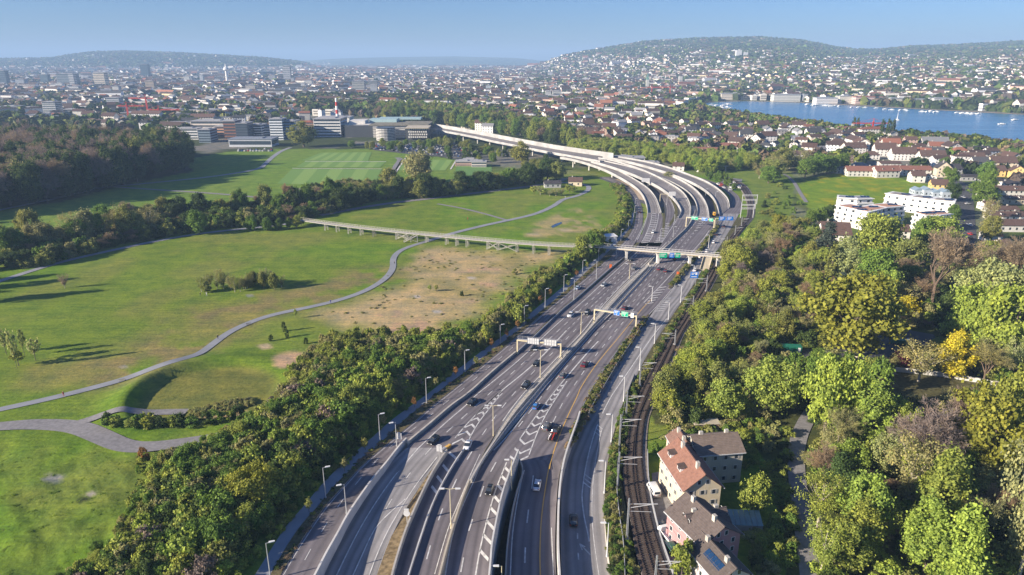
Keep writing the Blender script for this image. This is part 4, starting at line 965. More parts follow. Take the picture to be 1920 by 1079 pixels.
MS = [mast(*a) for a in [(1228,1092,1042,6.5,'lattice overhead-line mast at the bottom edge beside the tracks'),(1175,1011,935,6.2,'lattice overhead-line mast with two long arms over the tracks'),(1158,916,848,5.5,'lattice overhead-line mast with two long arms over the tracks'),
    (1161,838,778,5.5,'lattice overhead-line mast with two long arms over the tracks'),(1174,779,735,5,'lattice overhead-line mast with two long arms over the tracks'),(1199,724,673,5,'lattice overhead-line mast with two long arms over the tracks'),(1265,647,620,5,'overhead-line mast on the right of the tracks',-1),
    (1298,588,555,5,'overhead-line mast on the right of the tracks',-1),(1324,547,517,5,'overhead-line mast on the right of the tracks',-1),(1362,463,445,5,'overhead-line mast on the right of the tracks',-1),(1378,441,425,4.5,'small overhead-line mast near the curve'),(1390,424,407,4.5,'small overhead-line mast near the curve'),(1352,505,485,4.5,'small overhead-line mast near the curve',-1)]]
# wires sag from mast to mast above each track
wr = tag(empty('overhead_wires'), 'thin dark overhead wires strung above the curving railway tracks', 'overhead wire')
for f in (.27, .73):
    mb = MB(); C = [p for p in along(W_RB, f) if p[1] < 520]; S = walk(C, 9)
    for i in range(len(S)-1): mb.bar((S[i][0], S[i][1], 6.2), (S[i+1][0], S[i+1][1], 6.2), .05)
    link('wire', mb.mesh('wire', M['dark_steel']), wr)
# portal frames over the far curve
for k, (xa, xb_, y) in enumerate([(1391,1417,383),(1390,1414,392),(1389,1411,402),(1388,1410,409)]):
    a = G(xa, y, .2); b = G(xb_, y-1, .2); r = tag(empty('portal_mast', (a[0], a[1], .2)), None, None)
    for dx in (0, b[0]-a[0]):
        m_ = MB(); m_.bar((dx,0,0),(dx,0,7),.28); link('post', m_.mesh('post', M['white_steel']), r)
    m_ = MB(); m_.bar((0,0,6.7),(b[0]-a[0],0,6.7),.25); m_.bar((0,0,5.9),(b[0]-a[0],0,5.9),.18)
    for i in range(6): m_.bar(((b[0]-a[0])*i/6,0,5.9),((b[0]-a[0])*(i+1)/6,0,6.7),.08)
    link('crossbeam', m_.mesh('crossbeam', M['white_steel']), r)
    place_label(r, 'pale portal frame spanning the railway at the bend', xa, y, 'railway mast', 'portal frames over the railway bend')
# ---- sign gantries
def gantry(label, l, rt, z, signs, mat='cream_steel', truss=.7, walkway=False):
    """l, rt: (px, y_base, y_top); signs: (f0, f1, material, below, above, marks)"""
    a = G(l[0], l[1], z); b = G(rt[0], rt[1], z); h = (height_of(l[0], l[1], l[2], z)+height_of(rt[0], rt[1], rt[2], z))/2
    L = hypot(b[0]-a[0], b[1]-a[1]); r = empty('sign_gantry', (a[0], a[1], z), atan2(b[1]-a[1], b[0]-a[0])); tag(r, label, 'gantry')
    for x in (0, L): m_ = MB(); m_.bar((x,0,0),(x,0,h),.45,.45,up=(0,1,0)); m_.box(x-.5,-.5,0,x+.5,.5,.4); link('post', m_.mesh('post', M[mat]), r)
    m_ = MB(); m_.bar((-.2,0,h),(L+.2,0,h),.5,.45); link('crossbeam', m_.mesh('crossbeam', M[mat]), r)
    m_ = MB(); n = int(L/1.6)
    for i in range(n+1): m_.bar((L*i/n,.9,h+.3),(L*i/n,.9,h+1.3),.06)
    m_.bar((0,.9,h+1.3),(L,.9,h+1.3),.07); m_.bar((0,.9,h+.8),(L,.9,h+.8),.05); m_.box(0,.3,h+.22,L,1.0,h+.3)
    link('walkway', m_.mesh('walkway', M['steel']), r)
    for f0, f1, mt, z0, z1, marks in signs:
        s = MB(); s.box(L*f0,-.42,h+z0,L*f1,-.28,h+z1); so = link('sign_panel', s.mesh('sign_panel', M[mt]), r)
        q = MB(); w = L*(f1-f0); x0 = L*f0; hh = z1-z0
        if marks == 'back':
            k = 5
            for i in range(k+1): q.box(x0+w*i/k-.06,-.5,h+z0,x0+w*i/k+.06,-.42,h+z1)
            for i in range(3): q.box(x0,-.5,h+z0+hh*i/2-.05,x0+w,-.43,h+z0+hh*i/2+.05)
            link('panel_frame', q.mesh('panel_frame', M['steel']), so)
        elif marks == 'lines':       # white rim, two lines of lettering and an arrow, as on the photographed boards
            e = .45
            for (u0,v0,u1,v1) in ((.03,.05,.97,.09),(.03,.91,.97,.95),(.03,.05,.05,.95),(.95,.05,.97,.95)): q.box(x0+w*u0,-.44,h+z0+hh*v0,x0+w*u1,-.42,h+z0+hh*v1)
            for row, ln in ((.68, .62), (.42, .46)):
                u = .14
                while u < .14+ln: q.box(x0+w*u,-.44,h+z0+hh*row,x0+w*(u+.045),-.42,h+z0+hh*(row+.16)); u += .07
            q.box(x0+w*.48,-.44,h+z0+hh*.17,x0+w*.52,-.42,h+z0+hh*.33); q.add([(x0+w*.42,-.44,h+z0+hh*.2),(x0+w*.58,-.44,h+z0+hh*.2),(x0+w*.5,-.44,h+z0+hh*.1)],[(0,2,1)])
            link('lettering', q.mesh('lettering', M['white_paint']), so)
    return r
gantry('cream portal gantry over the left carriageway with two grey sign backs', (970,663,636), (1051,671,648), .1, [(.24,.50,'white_steel',-.7,1.5,'back'),(.62,.90,'white_steel',-.7,1.5,'back')])
gantry('cream portal gantry over the right carriageway with blue and green boards', (1114,604,583), (1192,617,591), .1, [(.47,.61,'sign_blue',-.8,1.2,'lines'),(.65,.81,'sign_green',-.8,1.2,'lines'),(.87,.94,'white_paint',-.8,1.2,'')])
gantry('far cream gantry with green and blue boards at the foot of the viaducts', (1286,425,409), (1338,431,412), .1, [(.18,.42,'sign_green',-.9,1.0,'lines'),(.55,.76,'sign_blue',-.9,1.0,'lines'),(.81,.96,'sign_green',-.9,1.0,'lines')])
x, y = G(1338, 431, .1)
r = tag(empty('sign_gantry', (x, y, .1)), 'cantilever arm with two blue boards right of the far gantry', 'gantry')
m_ = MB(); m_.bar((.5,0,0),(.5,0,7.2),.4); link('post', m_.mesh('post', M['cream_steel']), r)
m_ = MB(); m_.bar((.5,0,7),(12,0,7),.35); link('crossbeam', m_.mesh('crossbeam', M['cream_steel']), r)
for x0 in (2.5, 7.2): m_ = MB(); m_.box(x0,-.4,5.9,x0+4,-.3,8.2); so = link('sign_panel', m_.mesh('sign_panel', M['sign_blue']), r); m_ = MB(); m_.box(x0+.6,-.42,7.2,x0+3.0,-.4,7.6); m_.box(x0+.6,-.42,6.5,x0+2.2,-.4,6.8); link('lettering', m_.mesh('lettering', M['white_paint']), so)
# signal bridge arm among the viaducts
x, y = G(1237, 381, .1); r = tag(empty('sign_gantry', (x, y, .1)), 'cream bracket arm holding a white board in front of the curved viaduct', 'gantry')
m_ = MB(); m_.bar((0,0,0),(0,0,6.5),.4); m_.bar((0,0,6.5),(9,0,6.5),.35); link('frame', m_.mesh('frame', M['cream_steel']), r)
m_ = MB(); m_.box(6,-.3,5.3,11,-.1,8.3); link('sign_panel', m_.mesh('sign_panel', M['white_steel']), r)
x, y = G(1210, 350, 3); r = tag(empty('sign_board', (x, y, 3)), 'pale board set above the slender curved ramp', 'sign')
m_ = MB(); m_.box(-3.2,-.2,3.6,3.2,.1,6.6); link('sign_panel', m_.mesh('sign_panel', M['white_steel']), r); m_ = MB(); m_.bar((-2,0,-1),(-2,0,4),.25); m_.bar((2,0,-1),(2,0,4),.25); link('post', m_.mesh('post', M['steel']), r)
# blue board on two legs at the side road
x, y = G(1300, 537, -.05); r = tag(empty('road_sign', (x, y, -.05)), 'blue road sign on two legs beside the side road', 'sign')
for sx in (-.9, .9): m_ = MB(); m_.bar((sx,0,0),(sx,0,4.5),.14); link('post', m_.mesh('post', M['steel']), r)
m_ = MB(); m_.box(-1.8,-.15,4.0,1.8,-.05,7.0); so = link('sign_panel', m_.mesh('sign_panel', M['sign_blue']), r)
m_ = MB()
for q in ((-1.3,6.2,.2,6.5),(-1.3,5.6,-.3,5.9),(.4,5.5,1.3,6.7),(-1.3,4.5,1.2,4.8)): m_.box(q[0],-.17,q[1],q[2],-.15,q[3])
link('lettering', m_.mesh('lettering', M['white_paint']), so)
# small signs by the road splits
def small_sign(px, yb, label, arrow=True, h=3.2):
    x, y = G(px, yb, .1); r = tag(empty('road_sign', (x, y, .1)), label, 'sign')
    m_ = MB(); m_.tube([(0,0,0),(0,0,h)], .09, 6); link('post', m_.mesh('post', M['steel']), r)
    m_ = MB(); m_.prism([(-.7,-.05),(.7,-.05),(.7,.05),(-.7,.05)], h-2.0, h-.2); link('sign_panel', m_.mesh('sign_panel', M['white_steel']), r)
    m_ = MB(); m_.tube([(-.4,0,h),(.4,0,h)], .09, 6); link('lamp_tube', m_.mesh('lamp_tube', M['lamp_glass']), r)
small_sign(749, 836, 'narrow white sign at the near end of the long pale barrier wall', h=4)
small_sign(824, 859, 'narrow white sign at the nose where the slip road splits off', h=4)
x, y = G(764, 986, -.6); r = tag(empty('road_sign', (x, y, -.9)), 'round grey sign back on a short pole in the brown gravel strip', 'sign')
m_ = MB(); m_.tube([(0,0,0),(0,0,4.6)], .1, 6); link('post', m_.mesh('post', M['steel']), r)
m_ = MB(); m_.tube([(0,-.1,3.6),(0,.02,3.6)], .75, 16); link('sign_panel', m_.mesh('sign_panel', M['white_steel']), r); m_ = MB(); m_.box(-.5,-.15,4.3,.5,0,4.9); link('sign_panel', m_.mesh('sign_panel', M['white_steel']), r)
# crash cushion at the nose
x, y = G(836, 843, .15); r = tag(empty('crash_cushion', (x, y, .15), radians(52)), 'yellow and grey crash cushion at the nose of the split', 'crash barrier')
for i in range(6): m_ = MB(); m_.box(i*.62-1.8,-.4,.0,i*.62-1.35,.4,.8); link('cell', m_.mesh('cell', M['yellow_marking'] if i > 2 else M['steel']), r)
x, y = G(1145, 503, .2); m_ = MB(); m_.box(-.5,-.4,0,.5,.4,1.7); m_.box(-.55,-.45,1.7,.55,.45,1.85); r = tag(link('warning_box', m_.mesh('warning_box', simple('orange_paint', (.75,.16,.03), .5)), None, (x, y, .2)), 'small orange roadside box on the strip by the frontage road', 'roadside box')
x, y = G(1271, 517, .3); r = tag(link('warning_box', m_.mesh('warning_box', bpy.data.materials['orange_paint']), None, (x, y, .3)), 'small orange roadside box in the planted strip beyond the split', 'roadside box')
# ---- the long timber footbridge and the road bridge
root = tag(empty('footbridge'), 'long grey timber footbridge on trestles crossing the meadow', 'footbridge')
FB = [(560,412,4.0),(643,423.5,4.3),(737,434,4.4),(809,441,4.5),(886,448.5,4.7),(964,455.5,5.0),(1023,459.5,5.4),(1080,462,5.8),(1132,462.5,6.2)]
FP = [np.array((*G(a, b, z), z)) for a, b, z in FB]; FP = smooth3(FP, 2)
mb = MB(); ribbon(mb, [(p[0], p[1], p[2]-.35) for p in FP], 3.0, h=.35); link('deck', mb.mesh('deck', M['wood']), root)
def offs(P, d):
    out = []
    for i, p in enumerate(P):
        a = P[max(0, i-1)]; b = P[min(len(P)-1, i+1)]; L = hypot(b[0]-a[0], b[1]-a[1]); out.append((p[0]-(b[1]-a[1])/L*d, p[1]+(b[0]-a[0])/L*d, p[2]))
    return out
for s in (-1.5, 1.5):
    Q = offs(FP, s); mb = MB(); mb2 = MB()
    ribbon(mb, [(p[0], p[1], p[2]+1.0) for p in Q], .12, h=.14); ribbon(mb, [(p[0], p[1], p[2]+.55) for p in Q], .08, h=.08); ribbon(mb, [(p[0], p[1], p[2]+.2) for p in Q], .08, h=.08)
    link('railing', mb.mesh('railing', M['wood']), root)
    for (x, y, z, dx, dy) in walk(Q, 2.0): mb2.bar((x, y, z), (x, y, z+1.05), .12)
    o = link('railing_post', mb2.mesh('railing_post', M['wood']), root); o['kind'] = 'stuff'
def trestle(px, yb, z, w=1.1):
    x, y = G(px, yb, 0); i = min(range(len(FP)), key=lambda k: abs(FP[k][0]-x) + 0*abs(FP[k][1]-y)); p = FP[i]; q = FP[min(i+1, len(FP)-1)]
    x, y = p[0], p[1]; a = atan2(q[1]-p[1], q[0]-p[0]); z = p[2]-.35; m_ = MB(); c, s = cos(a), sin(a)
    for u in (-.35, .35):
        for v in (-1.1, 1.1): m_.bar((x+c*u-s*v*1.15, y+s*u+c*v*1.15, -.1), (x+c*u-s*v, y+s*u+c*v, z), .24)
    m_.bar((x+s*1.3, y-c*1.3, z-.15), (x-s*1.3, y+c*1.3, z-.15), .3); m_.bar((x+s*1.2, y-c*1.2, .5), (x-s*1.1, y+c*1.1, z-.6), .14)
    link('trestle', m_.mesh('trestle', M['wood']), root); return x, y, z
tp = [trestle(a, b, 4) for a, b in [(600,433),(622,437),(643,440),(665,442),(689,444),(712,446),(737,448),(760,450),(809,455),(834,458),(860,460),(886,462),(912,463),(938,465),(964,465),(996,466),(1023,466)]]
m_ = MB()
for a, b in ((12, 13), (13, 14), (7, 6)):
    p, q = tp[a], tp[b]
    for s in (-1, 1): m_.bar((p[0], p[1]+s, .3), (q[0], q[1]+s, q[2]-.3), .2); m_.bar((q[0], q[1]+s, .3), (p[0], p[1]+s, p[2]-.3), .2)
    if a != 7: pass
link('cross_brace', m_.mesh('cross_brace', M['wood']), root)
x, y = G(772, 452, 0); st = tag(empty('stair_tower', (x, y-1, 0)), 'zigzag timber stair leading up to the long footbridge', 'stairs')
m_ = MB()
for i in range(14): m_.box(-4+i*.55, -2.6, i*.28, -3.45+i*.55, -1.2, i*.28+.1)
link('tread', m_.mesh('tread', M['wood']), st)['kind'] = 'stuff'
m_ = MB()
for yy in (-2.6, -1.2): m_.bar((-4, yy, .1), (3.7, yy, 4.1), .18); m_.bar((-4, yy, 1.1), (3.7, yy, 5.1), .12)
for xx in (-4, 0, 3.7): m_.bar((xx,-2.6,0),(xx,-2.6,(xx+4)*.52+1),.18); m_.bar((xx,-1.2,0),(xx,-1.2,(xx+4)*.52+1),.18)
m_.bar((-4,-2.6,3.8),(3.7,-2.6,.2),.14); link('stringer', m_.mesh('stringer', M['wood']), st)
root = tag(empty('road_bridge'), 'narrow concrete bridge carrying signs across the whole motorway', 'bridge')
BR = smooth3([np.array((*G(a, b, 6.2), 6.2)) for a, b in [(1132,462.5),(1175,466),(1230,470.5),(1290,475.5),(1345,479.5),(1362,481)]], 1)
mb = MB(); ribbon(mb, [(p[0], p[1], p[2]-.65) for p in BR], 3.6, h=.65); link('deck', mb.mesh('deck', M['tan_concrete']), root)
for s in (-1.8, 1.8):
    Q = offs(BR, s); mb = MB(); ribbon(mb, [(p[0], p[1], p[2]-.1) for p in Q], .2, h=.25); ribbon(mb, [(p[0], p[1], p[2]+1.0) for p in Q], .1, h=.12)
    for (x, y, z, dx, dy) in walk(Q, 1.6): mb.bar((x, y, z), (x, y, z+1.05), .07)
    link('railing', mb.mesh('railing', M['white_steel']), root)
for px, yb in ((1171,482),(1229,488),(1288,494),(1343,500)):
    x, y = G(px, yb, 0); i = min(range(len(BR)), key=lambda k: abs(BR[k][0]-x)); m_ = MB(); m_.box(x-.6, BR[i][1]-1.2, -1, x+.6, BR[i][1]+1.2, 5.2); m_.box(x-1.1, BR[i][1]-1.5, 4.7, x+1.1, BR[i][1]+1.5, 5.2)
    link('pier', m_.mesh('pier', M['white_concrete']), root)
for px0, px1, mt in ((1237,1252,'sign_green'),(1256,1265.5,'sign_blue'),(1267,1277,'sign_green')):
    a = G(px0, 474, 6.2); b = G(px1, 475, 6.2); y = min(a[1], b[1])-2.3-1.0; k = (y/(a[1])); x0 = a[0]*k; x1 = b[0]*k; m_ = MB(); m_.box(x0, y, 4.7, x1, y+.15, 7.2); so = link('sign_panel', m_.mesh('sign_panel', M[mt]), root)
    q = MB(); w = x1-x0
    for rw, ln in ((6.3,.7),(5.4,.5)):
        u = .12
        while u < ln+.12: q.box(x0+w*u, y-.02, rw, x0+w*(u+.06), y, rw+.45); u += .09
    link('lettering', q.mesh('lettering', M['white_paint']), so)
a = G(1326, 481, 6.2); b = G(1321, 508, 0)
m_ = MB(); m_.add([(a[0]-2.2,a[1]-2,6.2),(a[0]+2.2,a[1]-2,6.2),(b[0]+2.2,b[1],.2),(b[0]-2.2,b[1],.2),(a[0]-2.2,a[1]-2,5.2),(a[0]+2.2,a[1]-2,5.2),(b[0]+2.2,b[1],-.6),(b[0]-2.2,b[1],-.6)], [(0,3,2,1),(0,4,7,3),(1,2,6,5),(4,5,6,7),(3,7,6,2),(0,1,5,4)])
for s in (-2.2, 2.2): m_.bar((a[0]+s,a[1]-2,6.8),(b[0]+s,b[1],.8),.2,1.1)
link('ramp', m_.mesh('ramp', M['tan_concrete']), root)
m_ = MB(); x, y = G(1142, 452, 0); m_.box(-3.5,-3,0,3.5,3,3.0); m_.box(-3.9,-3.4,3.0,3.9,3.4,3.5)
hs = tag(empty('shed', (x, y, 0), .2), 'small white flat-roofed shed among the bushes by the footbridge', 'shed'); link('wall', m_.mesh('wall', M['white_paint']), hs)
m_ = MB(); m_.box(-1,-3.06,0,0.2,-3.01,2.1); link('door', m_.mesh('door', M['dark_steel']), hs)

# ================================================================== cars
def loft(mb, secs, mi=0):
    """secs: (x, halfwidth, z0, z1, shoulder) rings along x -> closed body"""
    n = 8; V = []
    for x, w, z0, z1, t in secs:
        V += [(x,-w,z0),(x,-w*1.02,z0+(z1-z0)*.45),(x,-w*t,z1-.02),(x,-w*t*.8,z1),(x,w*t*.8,z1),(x,w*t,z1-.02),(x,w*1.02,z0+(z1-z0)*.45),(x,w,z0)]
    F = [(i*n+j, i*n+(j+1)%n, (i+1)*n+(j+1)%n, (i+1)*n+j) for i in range(len(secs)-1) for j in range(n)]
    F += [tuple(range(n))[::-1], tuple(range((len(secs)-1)*n, len(secs)*n))]
    V2 = V; mb.add(V2, [q[::-1] for q in F], mi)
CARS = {}
def car_meshes(kind):
    if kind in CARS: return CARS[kind]
    b = MB(); g = MB(); r = MB()
    if kind == 'van':
        L = 5.2; loft(b, [(-2.6,.85,.35,1.9,.95),(-2.5,.95,.3,2.15,.92),(1.2,.97,.3,2.2,.92),(1.75,.95,.3,1.75,.9),(2.1,.95,.3,1.15,.95),(2.55,.9,.32,.95,.95),(2.62,.82,.35,.8,.9)])
        g.add([(1.27,-.82,2.1),(1.27,.82,2.1),(1.95,.86,1.35),(1.95,-.86,1.35)], [(0,3,2,1)]); 
        for s in (-1,1): g.box(.3,s*.975-.01,1.25,1.4,s*.975+.01,1.85); g.box(-2.2,s*.975-.01,1.3,-.2,s*.975+.01,1.85)
        g.box(-2.63,-.7,1.25,-2.6,.7,1.85); rw = .34; ax = (-1.65,1.7); zt = .8; wd = .93
    else:
        hb = {'saloon': 0, 'estate': 1, 'suv': 2, 'small': 3}[kind]; L = [4.5,4.5,4.5,3.7][hb]; h = [1.42,1.45,1.68,1.45][hb]; w = [.88,.88,.93,.82][hb]; e = L/2; bl = .92 if hb != 2 else 1.05
        loft(b, [(-e,w*.8,.38,.75,.85),(-e+.12,w*.93,.28,bl,.88),(-e*.5,w,.25,bl+.02,.9),(0,w,.25,bl,.92),(e*.45,w,.25,bl-.04,.92),(e*.75,w*.97,.25,bl-.14,.85),(e-.12,w*.9,.28,.68,.85),(e,w*.75,.36,.6,.85)])
        back = -e+.2 if hb in (1, 2, 3) else -e+.75
        secs = [(back-.05,w*.86,bl-.12,bl+.02,.9),(back+(.25 if hb else .55),w*.86,bl-.12,h-.04,.78),(-.15,w*.88,bl-.1,h,.76),(.35,w*.88,bl-.1,h-.05,.76),(e*.5+.05,w*.88,bl-.14,bl,.9)]
        loft(g, secs); rs = [(back+(.32 if hb else .62),w*.70,h-.1,h-.01,.95),(-.15,w*.70,h-.06,h+.035,.95),(.3,w*.68,h-.1,h-.02,.95)]; loft(r, rs)
        rw = .33; ax = (-e*.6, e*.6); zt = .66; wd = w*.95
    wheels = []
    wm = MB(); wm.tube([(0,-.11,0),(0,.11,0)], rw, 12); wme = wm.mesh('wheel', M['tyre']); rm = MB(); rm.tube([(0,-.12,0),(0,.12,0)], rw*.6, 8); rme = rm.mesh('rim', M['rim'])
    hl = MB(); hl.box(-.03,-.16,-.07,.04,.16,.07); hle = hl.mesh('headlight', M['lamp_glass']); tle = hl.mesh('tail_light', M['taillight'])
    bm_ = b.mesh('body', M['car'], True); gm = g.mesh('window', M['glass']); rf = r.mesh('roof', M['car'], True) if r.v else None
    wheels = [(x, s*(wd-.03), rw) for x in ax for s in (-1, 1)]
    e = L/2
    CARS[kind] = (bm_, gm, rf, wme, rme, hle, tle, wheels, (e-.02, wd*.72, zt), (-e+.02, wd*.75, zt+.12)); return CARS[kind]
def car(x, y, z, ang, col, kind, small=False):
    bm_, gm, rf, wme, rme, hle, tle, wheels, hp, tp_ = car_meshes(kind)
    r = empty('parked_car' if small else 'car', (x, y, z), ang)
    if kind == 'van': r.name = 'van'
    link('body', bm_, r, color=col); link('window', gm, r)
    if rf: link('roof', rf, r, color=col)
    for p in wheels:
        w = link('wheel', wme, r, p)
        if not small: link('rim', rme, w)
    for s in (-1, 1):
        link('headlight', hle, r, (hp[0], s*hp[1], hp[2])); link('tail_light', tle, r, (tp_[0], s*tp_[1], tp_[2]))
    return r
CLR = {'black': (.012,.012,.014), 'white': (.75,.75,.74), 'silver': (.42,.44,.46), 'grey': (.12,.125,.135), 'blue': (.04,.16,.42), 'maroon': (.10,.012,.02), 'light blue': (.35,.45,.55), 'yellow': (.7,.38,.03), 'red': (.45,.03,.03), 'green': (.03,.10,.07), 'dark blue': (.02,.04,.12)}
LINES = [[(w[0]*.5+w[3]*.5, w[1]*.5+w[4]*.5) for w in W] for W in (W_L, W_R1, W_R2, W_R, W_R3, W_R4, W_R5, W_R0, W_V2, W_V3, W_V4)]
def road_dir(x, y):
    a = nearest_dir(LINES, x, y)
    return a if sin(a) > 0 else a+pi
CARLIST = [ # px, py (road contact centre), colour, kind, heading towards the camera?, z, label
 (813,829,'black','estate',1,.15,'black estate car alone left of the yellow crash cushion'),
 (877,838,'white','saloon',1,.15,'white car beside the near end of the chevron gore'),
 (885,757,'black','saloon',1,.15,'dark saloon left of the narrow end of the chevrons'),
 (986,726,'black','suv',1,.15,'black car hugging the median on the left carriageway'),
 (1006,684,'black','saloon',1,.15,'black car with its lights on between gantry and the median lamp'),
 (1001,656,'black','small',1,.15,'small dark car just under the gantry with grey sign backs'),
 (1055,707,'grey','small',0,.15,'grey car on the broad white line right of the median'),
 (1096,686,'maroon','saloon',0,.15,'dark maroon car between white line and yellow line'),
 (1005,765,'blue','small',0,.15,'bright blue small car left of the right-hand chevrons'),
 (1025,803,'grey','suv',0,.15,'silver-grey car overtaking the black pickup with cargo'),
 (918,923,'black','small',1,.15,'black and white small car beside the hatched strip near the white wall'),
 (1007,913,'white','saloon',0,zR4(913),'white saloon in the shadowed sunken carriageway'),
 (1075,979,'black','suv',0,zR5(979),'black car alone on the shaded side road'),
 (1070,593,'white','suv',1,.15,'white car on the left carriageway before the blue and green gantry'),
 (1101,589,'black','suv',1,.15,'black off-road car right of the white one before the second gantry'),
 (1171,580,'maroon','saloon',0,.15,'maroon car right of the median beyond the second gantry'),
 (1083,542,'light blue','saloon',0,.12,'pale blue car on the frontage road between two lamp posts'),
 (1132,536,'silver','saloon',1,.15,'silver car on the left lane below the footbridge'),
 (1189,505,'grey','saloon',1,.15,'dark grey car in the middle lane short of the road bridge'),
 (1182,489,'black','small',1,.15,'small black car in the bridge shadow at left'),
 (1236,506,'maroon','saloon',0,.15,'left one of two dark red cars driving close together'),
 (1248,510,'maroon','small',0,.15,'right one of two dark red cars driving close together'),
 (1266,487,'maroon','saloon',0,.15,'dark red car just emerging under the road bridge'),
 (1303,508,'white','saloon',0,.15,'white car on the side road below the bridge ramp'),
 (1312,483,'white','saloon',0,.15,'white car on the side road under the bridge deck'),
 (1325,473,'white','small',0,.1,'white car just beyond the road bridge on the side road'),
 (1338,456,'white','small',0,.1,'white car between bridge and far gantry, nearer one'),
 (1343,441,'black','saloon',0,.1,'black car between bridge and far gantry on the side road'),
 (1357,426,'black','saloon',0,.1,'dark car under the two blue boards of the far gantry'),
 (1339,404,'yellow','van',0,.2,'yellow delivery van where the shaded road meets the ramp'),
 (1332,410,'black','saloon',0,.2,'black car next to the yellow delivery van'),
 (1199,399,'black','saloon',0,.12,'dark car on the shaded far curve of the frontage road'),
 (1224,437,'white','small',1,.16,'white car between the hatched gores beyond the bridge'),
 (1268,376,'grey','small',1,2.5,'grey car on the broad curved viaduct'),
 (1366,413,'white','small',0,.17,'small white car near the end of the far ramp'),
 (1183,560,'black','saloon',0,.15,None)]
for px, py, c, k, toward, z, lab in CARLIST:
    if lab is None: continue
    x, y = G(px, py, z); a = road_dir(x, y)
    tag(car(x, y, z+.01, a+(pi if toward else 0), CLR[c], k), lab, 'van' if k == 'van' else 'car')
# black pickup with colourful cargo
x, y = G(1041, 812, .15); a = road_dir(x, y)
r = tag(car(x+cos(a)*.9, y+sin(a)*.9, .16, a, CLR['black'], 'suv'), 'black pickup towing a trailer', 'car'); r['label'] = 'black off-road car towing a trailer load of motorcycles'
tr = tag(empty('trailer', (x-cos(a)*3.6, y-sin(a)*3.6, .15), a), 'small trailer loaded with red and white motorcycles', 'trailer')
m_ = MB(); m_.box(-1.7,-.95,.45,1.7,.95,.62); m_.box(1.7,-.05,.5,2.6,.05,.58); link('platform', m_.mesh('platform', M['dark_steel']), tr)
for s in (-1, 1): m_ = MB(); m_.tube([(-.2,s*.95-.09,.33),(-.2,s*.95+.09,.33)], .33, 10); link('wheel', m_.mesh('wheel', M['tyre']), tr)
for i, (ox, oy, c) in enumerate(((-.7,-.5,'red_paint'),(.0,.45,'white_paint'),(.7,-.4,'red_paint'),(-.9,.5,'white_paint'))):
    m_ = MB()
    for wx in (-.6, .6): m_.tube([(ox+wx,oy-.06,.92),(ox+wx,oy+.06,.92)], .3, 10)
    m_.bar((ox-.5,oy,1.0),(ox+.45,oy,1.15),.22,.3); m_.bar((ox+.6,oy,.95),(ox+.35,oy,1.5),.08); m_.bar((ox+.35,oy-.3,1.5),(ox+.35,oy+.3,1.5),.05)
    link('motorcycle', m_.mesh('motorcycle', M[c]), tr)
# parked vehicles by the houses and in the streets
for px, py, c, k, ang, lab in [(1225,924,'white','van',98,'white van parked on the yard beside the cream house'),(1246,994,'grey','estate',108,'grey car parked behind the flatbed truck by the tracks'),(1257,1030,'green','suv',105,'dark green off-road car parked beside the round shrub'),
    (1806,372,'silver','saloon',88,'silver car in the shaded side street, second from its far end'),(1803,358,'black','saloon',88,'dark car at the far end of the shaded side street'),(1818,424,'white','saloon',88,'white car at the kerb of the shaded street, beside the white flats'),(1818,441,'red','small',88,'red car parked at the kerb of the shaded street'),
    (1819,449,'black','small',88,'black car parked next behind the red one in the street'),(1817,478,'white','saloon',92,'white car at the near end of the shaded street, left kerb'),(1831,482,'white','saloon',85,'white car at the near end of the shaded street, right kerb'),(1793,470,'dark blue','saloon',88,'dark blue car at the left kerb of the shaded street'),
    (1814,384,'silver','small',0,'silver car crossing at the street junction'),(1511,452,'white','small',60,'white car parked below the grey cedar'),(1760,393,'grey','small',10,'grey car by the entrance of the white flats')]:
    x, y = G(px, py, 0); tag(car(x, y, .26 if px > 1400 else .1, radians(ang), CLR[c], k, True), lab, 'van' if k == 'van' else 'car')
x, y = G(1250, 1009, 0); r = tag(empty('flatbed_truck', (x, y, .1), radians(108)), 'small truck with an open white load bed, parked by the tracks', 'truck')
m_ = MB(); m_.box(-2.6,-1,.7,1.0,1,.9)
for q in ((-2.6,-1,.9,1,-.93,1.3),(-2.6,.93,.9,1,1,1.3),(-2.6,-1,.9,-2.53,1,1.3)): m_.box(*q)
link('load_bed', m_.mesh('load_bed', M['white_paint']), r); m_ = MB(); loft(m_, [(1.1,.95,.5,2.0,.9),(1.9,.95,.5,2.0,.9),(2.5,.93,.5,1.3,.95),(2.7,.9,.5,1.1,.95)]); link('cab', m_.mesh('cab', M['white_paint']), r)
m_ = MB(); m_.add([(1.95,-.8,1.95),(1.95,.8,1.95),(2.5,.82,1.35),(2.5,-.82,1.35)],[(0,3,2,1)]); link('windscreen', m_.mesh('windscreen', M['glass']), r)
for xx in (-1.7, 1.9):
    for s in (-1, 1): m_ = MB(); m_.tube([(xx,s*.85-.12,.4),(xx,s*.85+.12,.4)], .4, 10); link('wheel', m_.mesh('wheel', M['tyre']), r)
